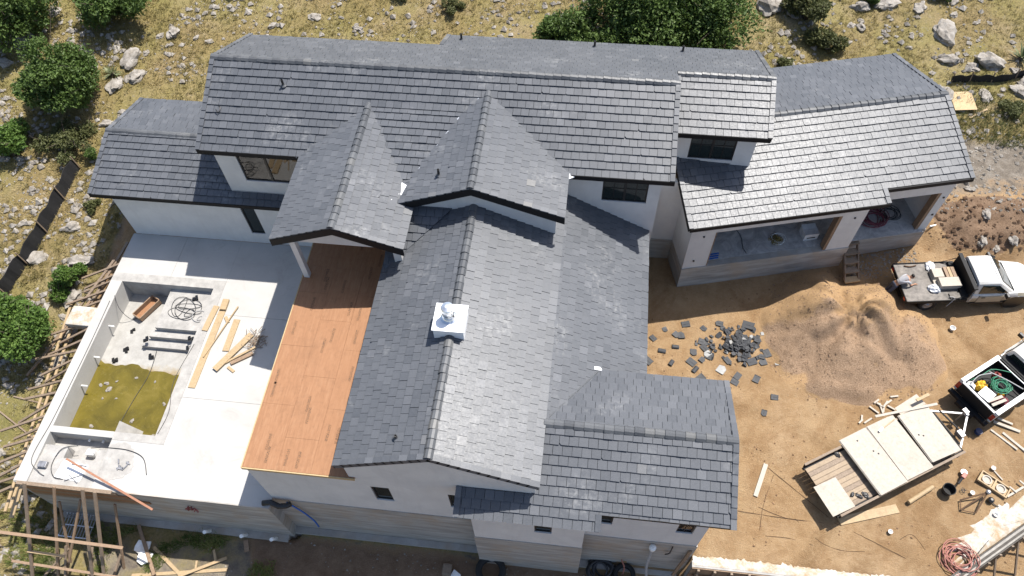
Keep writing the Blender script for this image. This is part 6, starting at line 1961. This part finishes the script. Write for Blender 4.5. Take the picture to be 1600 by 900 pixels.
def cab_front(root, x0, white, W=.97, side='paint_white'):
    """regular cab, bonnet and front end; x0 is the back of the cab"""
    xw, xf = x0 + 1.55, x0 + 3.0            # windscreen foot, nose
    low = [(x0, [(W-.06, .48), (W, .62), (W+.01, .92), (W-.03, 1.10), (.0, 1.10)]), (x0+1.0, [(W-.06, .48), (W, .62), (W+.015, .92), (W-.02, 1.11), (.0, 1.11)]),
           (xw, [(W-.06, .50), (W, .64), (W+.01, .92), (W-.05, 1.12), (.0, 1.15)]), (xw+.5, [(W-.05, .62), (W, .70), (W+.01, .92), (W-.10, 1.10), (.0, 1.16)]),
           (xf-.25, [(W-.10, .50), (W-.03, .62), (W-.03, .88), (W-.16, 1.02), (.0, 1.07)]), (xf, [(W-.2, .52), (W-.12, .62), (W-.12, .86), (W-.26, .95), (.0, .98)])]
    lo_ = loft(low)
    lo_.m = [1 if (sum(lo_.v[i][2] for i in f)/len(f) < 1.0 and len(f) == 4) else 0 for f in lo_.f]
    lo_.build('body', [M[white], M[side]], root, local=True, bevel=.02, smooth=True)
    W2 = W - .22
    gh_ = [(x0+.04, [(W-.07, 1.09), (W2+.02, 1.72), (W2-.08, 1.80), (0, 1.82)]), (x0+.22, [(W-.06, 1.09), (W2+.03, 1.74), (W2-.07, 1.83), (0, 1.86)]),
           (x0+.95, [(W-.06, 1.09), (W2+.03, 1.74), (W2-.07, 1.83), (0, 1.86)]), (xw-.50, [(W-.06, 1.09), (W2+.02, 1.70), (W2-.06, 1.79), (0, 1.82)]), (xw+.28, [(W-.10, 1.09), (W-.14, 1.11), (W-.2, 1.13), (0, 1.17)])]
    loft(gh_).build('cab', M[white], root, local=True, smooth=True, bevel=.015)
    xr = xw - .50
    quad(root, [(xw+.27, .74, 1.165), (xw+.27, 0, 1.205), (xw+.27, -.74, 1.165), (xr+.07, -.66, 1.765), (xr+.07, 0, 1.80), (xr+.07, .66, 1.765)], 'windscreen', 'glass', .016)
    quad(root, [(x0+.055, -.72, 1.22), (x0+.055, .72, 1.22), (x0+.055, .62, 1.64), (x0+.055, -.62, 1.64)], 'rear_window', 'glass', .02)
    for s in (-1, 1):
        w1, w2 = (W-.055)*s, (W2+.055)*s
        quad(root, [(x0+.22, w1*.985, 1.17), (xw+.0, w1*.985, 1.17), (xr-.05, w2*1.01, 1.62), (x0+.25, w2*1.01, 1.66)], 'side_window', 'glass', .022)
        mb = MB(); mb.box(x0+.30, xw-.12, s*(W+.012) - .012, s*(W+.012) + .012, .58, 1.04); d_ = mb.build('door', M[side], root, local=True, bevel=.01)
        mb = MB(); mb.box(x0+.42, x0+.58, s*(W+.035) - .012, s*(W+.035) + .012, .94, .98); mb.build('handle', M['frame'], d_, local=True)
        mb = MB(); mb.box(xw-.22, xw-.10, s*(W+.04), s*(W+.28) , 1.14, 1.34) if s > 0 else mb.box(xw-.22, xw-.10, -(W+.28), -(W+.04), 1.14, 1.34); mb.build('mirror', M['frame'], root, local=True, bevel=.02)
        mb = MB(); ya, yb_ = sorted((s*.52, s*.78)); mb.box(xf-.06, xf+.02, ya, yb_, .68, .86); mb.build('headlight', M['lamp_clear'], root, local=True, bevel=.02)
        wheel(root, x0 + 2.15, s*(W-.14))
        # dark wheel opening above the tyre
        mb = MB(); mb.lathe([(.47, -.02), (.47, .02)], (x0+2.15, s*(W-.005), .44), 24, axis='y'); mb.build('wheel_arch', M['frame'], root, local=True)
    mb = MB(); mb.box(xf-.02, xf+.03, -.50, .50, .66, .86); mb.build('grille', M['frame'], root, local=True)
    mb = MB(); mb.box(xf-.05, xf+.14, -.95, .95, .42, .60); mb.build('bumper', M['chrome'], root, local=True, bevel=.03)
    mb = MB(); mb.box(x0-2.9, xf-.3, -.42, .42, .42, .60); mb.build('chassis', M['paint_black'], root, local=True)
    for yy in (-.34, .34):
        mb = MB(); mb.tube([(xw+.2, yy, 1.160), (xf-.3, yy*.85, 1.075)], .012, 4); mb.build('bonnet_crease', M[white], root, local=True)
    mb = MB(); mb.box(x0+.90, x0+.91, -.60, .60, 1.856, 1.866); mb.build('roof_seam', M['frame'], root, local=True)
    for s in (-1, 1):
        for xx in (x0+.295, xw-.115):
            mb = MB(); mb.box(xx-.006, xx+.006, s*(W+.008)-.012, s*(W+.008)+.012, .56, 1.08); mb.build('door_gap', M['frame'], root, local=True)
        mb = MB(); ya, yb_ = sorted((s*(W-.02), s*(W+.03))); mb.box(x0+.05, xf-1.4, ya, yb_, .46, .55); mb.build('sill', M['frame'], root, local=True)
    # wiper and bonnet line
    mb = MB(); mb.tube([(xw+.30, -.5, 1.18), (xw+.14, -.05, 1.32)], .008, 4); mb.build('wiper', M['frame'], root, local=True)
    mb = MB(); mb.box(xw+.32, xw+.335, -.78, .78, 1.105, 1.168); mb.build('bonnet_gap', M['frame'], root, local=True)

A1 = math.radians(8.2)
t1 = empty('flatbed_truck', (14.72, 21.0, -1.45), 'white work truck with a worn open flatbed and a black rack behind its cab', 'truck', rz=A1)
mb = MB(); mb.box(0, 2.68, -1.02, 1.02, .86, .93); mb.build('flatbed', M['bed_steel'], t1, local=True)
mb = MB(); mb.box(-.03, 0, -1.03, 1.03, .74, .95); mb.box(0, 2.68, -1.05, -1.02, .78, .95); mb.box(0, 2.68, 1.02, 1.05, .78, .99); mb.build('bed_rail', M['paint_black'], t1, local=True)
rk = MB(); rk.box(2.70, 2.78, -.95, .95, .93, 1.62); rk.box(2.66, 2.84, -1.0, 1.0, 1.62, 1.70); rk.box(2.44, 2.70, -1.0, 1.0, .935, 1.06)
rk.build('headache_rack', M['paint_black'], t1, local=True, bevel=.015)
mb = MB(); mb.box(2.845, 2.86, -.75, .75, 1.64, 1.67); mb.build('rack_trim', M['chrome'], t1, local=True)
for s in (-1, 1):
    mb = MB(); mb.tube([(2.68, s*.98, .95), (2.2, s*1.02, .99), (2.7, s*.96, 1.35)], .03, 6); mb.build('rack_stay', M['paint_black'], t1, local=True)
    wheel(t1, 1.15, s*.86)
    mb = MB(); ya, yb_ = sorted((s*.72, s*.9)); mb.box(-.045, -.03, ya, yb_, .78, .9); mb.build('tail_lamp', M['lamp_red'], t1, local=True)
mb = MB(); mb.box(1.95, 2.45, -.98, -.70, .935, 1.0); mb.build('side_locker', M['bed_steel'], t1, local=True)
cab_front(t1, 2.9, 'paint_white', side='bounce_tan')
# cargo on the flatbed
def local_pt(root, x, y, z):
    a = root.rotation_euler.z
    return Vector((root.location.x + x*math.cos(a) - y*math.sin(a), root.location.y + x*math.sin(a) + y*math.cos(a), root.location.z + z))
crate = empty('wooden_crate', local_pt(t1, 2.0, .02, .935), 'open plywood crate of boards on the flatbed behind the cab', 'crate', rz=A1)
mb = MB(); mb.box(-.55, .50, -.48, .50, 0, .10); mb.build('base', M['sheet'], crate, local=True)
mb = MB(); mb.box(-.40, .52, -.50, -.02, .10, .32); mb.build('lid_panel', M['sheet'], crate, local=True)
mb = MB(); mb.box(-.52, -.06, .05, .52, .10, .26); mb.build('side_panel', M['sheet'], crate, local=True)
for (x0, x1, mt) in ((.0, .14, 'board_red'), (.17, .30, 'board'), (.33, .48, 'board_red')):
    mb = MB(); mb.box(x0, x1, .0, .55, .10, .30, rng.random()); mb.build('slat', M[mt], crate, local=True)
def bag(root, x, y, z, s, label, mat='white_plastic', seed=1, name='plastic_bag', cat='bag'):
    p = local_pt(root, x, y, z); rg = random.Random(seed)
    bm = bmesh.new(); bmesh.ops.create_icosphere(bm, subdivisions=3, radius=1)
    for v in bm.verts:
        f = 1 + .35*mnoise.noise(v.co*2.2 + Vector((seed, 0, 0))) + .2*mnoise.noise(v.co*5)
        v.co = Vector((v.co.x*s[0], v.co.y*s[1], max(-.15, v.co.z)*s[2]))*f
    me = bpy.data.meshes.new(name); bm.to_mesh(me); bm.free(); me.materials.append(M[mat])
    o = bpy.data.objects.new(name, me); o.location = (p.x, p.y, p.z + .12*s[2]); o.rotation_euler = (0, 0, rg.uniform(0, 6)); col.objects.link(o)
    return tag(o, label, cat)
M['bag_grey'] = simple('milky_plastic', (0.50, 0.51, 0.53), 0.35, 0, .2, 5)
bag(t1, 1.62, .80, .935, (.28, .22, .14), 'crumpled clear plastic at the far side of the flatbed', 'bag_grey', 3)
bag(t1, 1.40, -.42, .935, (.22, .28, .18), 'crumpled pale plastic beside the crate on the flatbed', 'bag_grey', 4)
line([local_pt(t1, .45, .9, .96), local_pt(t1, .7, .84, .97), local_pt(t1, 1.0, .9, .96)], .03, 'clod_dark', 'rusty chain along the far edge of the flatbed', 'chain', 'chain')
line([local_pt(t1, 1.9, -.9, 1.0), local_pt(t1, 2.1, -1.0, 1.02), local_pt(t1, 1.85, -1.15, .6)], .018, 'grey_cable', 'grey strap hanging over the near edge of the flatbed', 'strap', 'strap')

A2 = math.radians(36.5)
t2 = empty('pickup_truck', (16.75, 15.27, -1.45), 'white pickup with its open bed full of hoses and bags at the right edge', 'pickup', rz=A2)
mb = MB(); mb.box(.05, 2.15, -.80, .80, .76, .82); mb.build('bed_floor', M['paint_black'], t2, local=True)
for s in (-1, 1):
    mb = MB(); ya, yb_ = sorted((s*.80, s*.95)); mb.box(.0, 2.2, ya, yb_, .62, 1.30); mb.build('bed_side', M['paint_white'], t2, local=True, bevel=.02)
    mb = MB(); ya, yb_ = sorted((s*.775, s*.955)); mb.box(.02, 2.2, ya, yb_, 1.302, 1.345); mb.build('bed_rail', M['white_plastic'], t2, local=True, bevel=.01)
    mb = MB(); ya, yb_ = sorted((s*.79, s*.94)); mb.box(-.035, -.005, ya, yb_, .80, 1.18); mb.build('tail_lamp', M['lamp_red'], t2, local=True)
    wheel(t2, 1.1, s*.82)
    mb = MB(); mb.lathe([(.47, -.02), (.47, .02)], (1.1, s*.945, .44), 24, axis='y'); mb.build('wheel_arch', M['frame'], t2, local=True)
mb = MB(); mb.box(2.15, 2.22, -.80, .80, .62, 1.32); mb.build('bed_front', M['paint_black'], t2, local=True)
mb = MB(); mb.box(-.06, .0, -.78, .78, .66, 1.29); tg = mb.build('tailgate', M['paint_black'], t2, local=True, bevel=.015)  # a white tailgate, its shade put into the black colour
mb = MB(); mb.box(-.05, .03, -.80, .80, 1.292, 1.34); mb.build('tailgate_cap', M['white_plastic'], tg, local=True)
mb = MB(); mb.box(-.24, -.05, -.96, .96, .46, .64); mb.build('bumper', M['paint_black'], t2, local=True, bevel=.03)
mb = MB(); mb.box(2.24, 2.60, -.80, .80, 1.0, 1.34); mb.build('tool_chest', M['paint_black'], t2, local=True, bevel=.02)
cab_front(t2, 2.5, 'paint_white', .95)
c = local_pt(t2, 1.34, -.08, 1.0)
coil(c, .36, 240, 12, .017, 'green', 'garden_hose', 'coil of green hose in the open pickup bed', 'hose', 15, .22)
c = local_pt(t2, 1.0, .35, 1.02)
line([local_pt(t2, .5, .75, 1.05), local_pt(t2, .9, .65, 1.25), local_pt(t2, 1.5, .6, 1.3), local_pt(t2, 2.0, .1, 1.35)], .02, 'green', 'loose green hose end along the far side of the pickup bed', 'garden_hose', 'hose')
bag(t2, .78, .34, .84, (.22, .22, .30), 'crumpled yellow bag beside the green hose', 'yellow', 6)
bag(t2, .40, .58, .84, (.22, .18, .26), 'white bag in the far corner by the tailgate', 'white_plastic', 7)
bag(t2, 1.02, -.60, .84, (.20, .18, .26), 'dark red bag at the near side of the pickup bed', 'maroon', 8)
bag(t2, 1.12, -.36, .86, (.12, .10, .26), 'small orange bag between the hose and the dark red bag', 'yellow', 9)
wb = empty('white_box', local_pt(t2, .52, -.05, .82), 'flat white box lying by the tailgate in the pickup bed', 'box', rz=A2 + .1)
mb = MB(); mb.box(-.26, .26, -.24, .24, 0, .30); mb.build('box_body', M['cardboard'], wb, local=True, bevel=.01)
mb = MB(); mb.box(-.27, .27, -.25, .25, .30, .34); mb.build('lid', M['white_plastic'], wb, local=True)
for k, (x0, y0, x1, y1, mt, lb) in enumerate([(.3, -.30, .95, -.44, 'sheet', 'pale board leaning by the white box in the bed'), (.32, -.50, .95, -.62, 'sheet', 'second pale board at the near side of the bed'), (.35, -.36, .98, -.50, 'red', 'red pipe lying between two pale boards in the bed')]):
    p, q = local_pt(t2, x0, y0, 1.12), local_pt(t2, x1, y1, 1.18)
    if mt == 'red': line([p, p.lerp(q, .5), q], .03, 'red', lb, 'red_pipe', 'pipe')
    else: board(p, q, .12, .05, lb, mt)
for k, (a, b, lb) in enumerate([((2.06, .80, 1.30), (2.05, -.72, 1.32), 'white pole across the pickup bed close to the cab'), ((1.35, .62, 1.22), (1.85, -.66, 1.28), 'grey pole lying over the green hose')]):
    line([local_pt(t2, *a), local_pt(t2, (a[0]+b[0])/2, (a[1]+b[1])/2, 1.3), local_pt(t2, *b)], .025, 'white_plastic' if k == 0 else 'grey_cable', lb, 'pole', 'pole')
bag(t2, 1.75, .35, .84, (.16, .14, .22), 'small red rag in the pickup bed near the cab', 'red', 11, 'rag', 'rag')
line([local_pt(t2, .35, .62, 1.2), local_pt(t2, .8, .68, 1.3), local_pt(t2, 1.3, .5, 1.3)], .02, 'grey_cable', 'grey tube beside the white bag in the bed', 'tube', 'tube')

# ------------------------------------------------------------------ trailer
A3 = math.radians(31)
tr = empty('flat_trailer', (10.15, 10.85, -1.45), 'flat trailer with a weathered plank deck carrying pale plywood sheets', 'trailer', rz=A3)
mb = MB()
for s in (-1, 1): mb.box(0, 6.2, s*1.05 - .05, s*1.05 + .05, .50, .62)
for k in range(6): mb.box(.05 + k*1.2, .15 + k*1.2, -1.0, 1.0, .50, .60)
mb.build('frame', M['paint_black'], tr, local=True)
pw = 2.0/11
for k in range(11):
    mb = MB(); z = rng.uniform(-.006, .006); mb.box(.04 + rng.uniform(-.03, .03), 6.15, -1.0 + k*pw + .006, -1.0 + (k+1)*pw - .006, .622, .66 + z, rng.random())
    mb.build('deck_plank', M['board_grey'] if k % 3 == 0 else M['deck_wood'], tr, local=True)
for s in (-1, 1):
    mb = MB(); mb.beam((.05, s*1.12, .82), (6.1, s*1.12, .84), .09, .07); mb.build('side_rail', M['board_grey'], tr, local=True)
    for k in range(6):
        mb = MB(); mb.box(.1 + k*1.15, .17 + k*1.15, s*1.12 - .035, s*1.12 + .035, .5, .79); mb.build('rail_post', M['paint_black'], tr, local=True)
    for x in (2.9, 3.75): wheel(tr, x, s*.92, .30, .2)
    mb = MB(); mb.beam((6.15, s*.95, .56), (7.45, s*.08 + .12, .52), .07, .09); mb.build('tongue_arm', M['steel'], tr, local=True)
mb = MB(); mb.box(6.16, 6.24, -1.05, 1.05, .5, .62); mb.beam((6.3, -.75, .6), (6.3, .8, .6), .06, .06); mb.beam((6.75, -.4, .58), (6.6, .75, .6), .05, .05)
mb.build('front_beam', M['paint_black'], tr, local=True)
mb = MB(); mb.tube([(7.3, .2, 0.05), (7.3, .2, .95)], .035, 8); mb.box(7.22, 7.4, .1, .32, .88, .96); mb.build('jack', M['steel'], tr, local=True)
mb = MB(); mb.lathe([(.09, 0), (.1, .1), (.06, .16)], (7.5, .12, .48), 10); mb.build('coupler', M['steel'], tr, local=True)
mb = MB(); mb.box(6.4, 6.62, -.62, -.30, .62, .88); mb.build('battery_box', M['steel'], tr, local=True, bevel=.02)
# plywood sheets resting on it
def sheet(x0, x1, y0, y1, z, label, rot=0.0, n=2, mat='sheet', holes=(), tilt=0.0):
    c = local_pt(tr, (x0+x1)/2, (y0+y1)/2, z)
    root = empty('plywood_sheet', c, label, 'plywood', 'pale plywood sheets on the trailer', rz=A3 + rot)
    hx, hy = (x1-x0)/2, (y1-y0)/2
    for k in range(n):
        o_ = (.03*(k % 2), .02*(k % 3))
        mb = MB(); mb.box(-hx - o_[0], hx - o_[0], -hy + o_[1], hy + o_[1], -.03*k - .024, -.03*k, .2 + .2*k); mb.build('board', M[mat], root, local=True)
    for (a, b) in holes:
        mb = MB(); mb.lathe([(.035, .0), (.035, .003)], (a - (x0+x1)/2, b - (y0+y1)/2, .001), 12); mb.build('drilled_hole', M['rubber'], root, local=True)
    root.rotation_euler = (0, tilt, A3 + rot)
    return root
mb = MB()
sheet(1.88, 3.17, -1.14, 1.34, .95, 'pale plywood sheet with three drilled holes, rearmost of the wide three', .01, 2, holes=[(2.5, 1.03), (2.79, .41), (2.9, .24)])
sheet(3.22, 4.50, -1.10, 1.34, .94, 'pale plywood sheet in the middle of the wide three on the trailer', -.01, 2)
sheet(4.62, 5.98, -.98, 1.14, .97, 'pale plywood sheet with two drilled holes, nearest the tongue', -.05, 3, holes=[(4.85, .17), (5.0, .07)])
sheet(5.0, 6.25, .95, 1.65, .66, 'pale plywood offcut slipped off the far front corner of the trailer', .1, 1)
sheet(-.2, .82, -1.04, .22, .80, 'small square plywood sheet on the open rear of the trailer', -.03, 1)
for k in range(2):
    p, q = local_pt(tr, 1.95 + 1.3*k, -1.1, .83), local_pt(tr, 1.95 + 1.3*k, 1.3, .83)
    board(p, q, .09, .10, ('rear' if k == 0 else 'front') + ' bearer under the wide plywood sheets', 'board_grey', 'wood_bearer')
    p, q = local_pt(tr, 4.4 + 1.4*k, -.9, .80), local_pt(tr, 4.4 + 1.4*k, 1.1, .80)
    board(p, q, .09, .12, ('left' if k == 0 else 'right') + ' bearer under the sheet nearest the tongue', 'board_grey', 'wood_bearer')
board(local_pt(tr, 3.79, 1.56, 1.0), local_pt(tr, 6.42, .93, 1.02), .10, .04, 'long thin batten lying across the front sheets of the trailer', 'sheet')
board(local_pt(tr, 5.8, 1.42, .98), local_pt(tr, 6.45, 1.42, .98), .12, .05, 'short board end at the far front corner of the trailer', 'board')
board(local_pt(tr, 3.62, 1.0, .98), local_pt(tr, 4.45, 1.14, .98), .04, .03, 'little hammer shaft lying on the middle plywood sheet', 'board')
bx2 = empty('hammer_head', local_pt(tr, 3.6, 1.0, .965), 'dark hammer head on the middle plywood sheet', 'hammer', rz=A3 + .3)
mb = MB(); mb.box(-.10, .10, -.04, .04, 0, .06); mb.build('head_block', M['steel'], bx2, local=True)
mb = MB(); mb.box(.10, .14, -.03, .03, .01, .05); mb.build('face', M['chrome'], bx2, local=True)
for k, (x, y, s) in enumerate([(1.55, .95, .16), (1.05, -.62, .12), (1.25, -.78, .14), (1.5, -.85, .17)]):
    bag(tr, x, y, .655, (s, s*.6, .06), ['dark rag at the far rail of the trailer deck', 'dark rag near the small plywood sheet', 'dark clump right of the small plywood sheet', 'dark clump against the near rail of the trailer'][k], 'frame', 20 + k, 'rag', 'rag')

# ------------------------------------------------------------------ worker bending over the flatbed
def skin_obj(name, verts, edges, radii, mat, parent=None, sub=2, root=0):
    me = bpy.data.meshes.new(name)
    me.from_pydata(verts, edges, [])
    o = bpy.data.objects.new(name, me); col.objects.link(o)
    o.modifiers.new('skin', 'SKIN')
    lay = me.skin_vertices[0].data
    for i, r in enumerate(radii):
        lay[i].radius = (r, r) if not isinstance(r, tuple) else r
        lay[i].use_root = (i == root)
    s = o.modifiers.new('sub', 'SUBSURF'); s.levels = sub; s.render_levels = sub
    me.materials.append(M[mat])
    if parent is not None: o.parent = parent
    for p in me.polygons: p.use_smooth = True
    o.modifiers['skin'].use_smooth_shade = True
    return o
pr_ = empty('person', (14.45, 20.92, -1.45), 'person in a pale grey shirt and dark jeans bending over the rear of the flatbed', 'person', rz=A1 + 0.10)
# local: x forward, y left, z up
bv = [(0.05, 0, .90), (.17, 0, 1.06), (.36, 0, 1.20), (.50, 0, 1.27), (.58, 0, 1.30), (.66, .01, 1.34), (.74, .01, 1.36),
      (.04, .10, .84), (-.02, .12, .48), (-.16, .13, .09), (-.02, .13, .04),
      (.04, -.10, .84), (-.14, -.12, .50), (-.40, -.13, .13), (-.28, -.14, .04),
      (.50, .19, 1.24), (.62, .27, 1.05), (.84, .22, .985), (.92, .21, .965),
      (.50, -.19, 1.24), (.60, -.27, 1.05), (.80, -.20, .985), (.88, -.18, .965)]
be = [(0, 1), (1, 2), (2, 3), (3, 4), (4, 5), (5, 6), (0, 7), (7, 8), (8, 9), (9, 10), (0, 11), (11, 12), (12, 13), (13, 14),
      (3, 15), (15, 16), (16, 17), (17, 18), (3, 19), (19, 20), (20, 21), (21, 22)]
br = [.13, .125, .145, .12, .06, .095, .10, .085, .058, .042, .045, .085, .058, .042, .045, .058, .043, .030, .034, .058, .043, .030, .034]
# fingers join the palm of the same body
for s, pm in ((1, 18), (-1, 22)):
    px, py, pz = bv[pm]
    for k, (dy, L_) in enumerate(((-.03, .068), (-.01, .08), (.01, .075), (.03, .058))):
        i0 = len(bv)
        bv += [(px + .05, py + dy*1.1, pz + .004), (px + .05 + L_*.6, py + dy*1.4, pz - .002), (px + .05 + L_, py + dy*1.5, pz - .014)]
        be += [(pm, i0), (i0, i0+1), (i0+1, i0+2)]; br += [.010, .009, .008]
    i0 = len(bv)
    bv += [(px + .01, py - s*.045, pz), (px + .045, py - s*.07, pz - .006)]
    be += [(pm, i0), (i0, i0+1)]; br += [.011, .009]
skin_obj('body', bv, be, br, 'skin', pr_, 2)
skin_obj('shirt', [(.12, 0, 1.0), (.19, 0, 1.07), (.36, 0, 1.20), (.50, 0, 1.27), (.55, 0, 1.285), (.50, .19, 1.24), (.58, .245, 1.12), (.50, -.19, 1.24), (.57, -.245, 1.12)],
         [(0, 1), (1, 2), (2, 3), (3, 4), (3, 5), (5, 6), (3, 7), (7, 8)], [.155, .148, .168, .14, .075, .078, .07, .078, .07], 'shirt', pr_, 2, 2)
skin_obj('jeans', [(.11, 0, .97), (.05, 0, .90), (.04, .10, .83), (-.02, .12, .48), (-.15, .13, .12), (.04, -.10, .83), (-.14, -.12, .50), (-.38, -.13, .17)],
         [(0, 1), (1, 2), (2, 3), (3, 4), (1, 5), (5, 6), (6, 7)], [.142, .15, .105, .078, .066, .105, .078, .066], 'jeans', pr_, 2, 1)
for s, (x, z) in ((1, (-.10, .045)), (-1, (-.34, .06))):
    skin_obj('boot', [(x - .08, s*.13, z + .03), (x + .04, s*.135, z + .005), (x + .16, s*.14, z - .005)], [(0, 1), (1, 2)], [.055, .05, .042], 'shoe', pr_, 1)
skin_obj('hair', [(.64, .01, 1.385), (.70, .01, 1.42), (.75, .01, 1.42)], [(0, 1), (1, 2)], [.085, .10, .085], 'hair', pr_, 2)
for s in (-1, 1):
    skin_obj('ear', [(.71, .01 + s*.10, 1.36), (.715, .01 + s*.115, 1.375)], [(0, 1)], [.02, .016], 'skin', pr_, 1)
skin_obj('nose', [(.79, .01, 1.30), (.825, .01, 1.285)], [(0, 1)], [.022, .016], 'skin', pr_, 1)
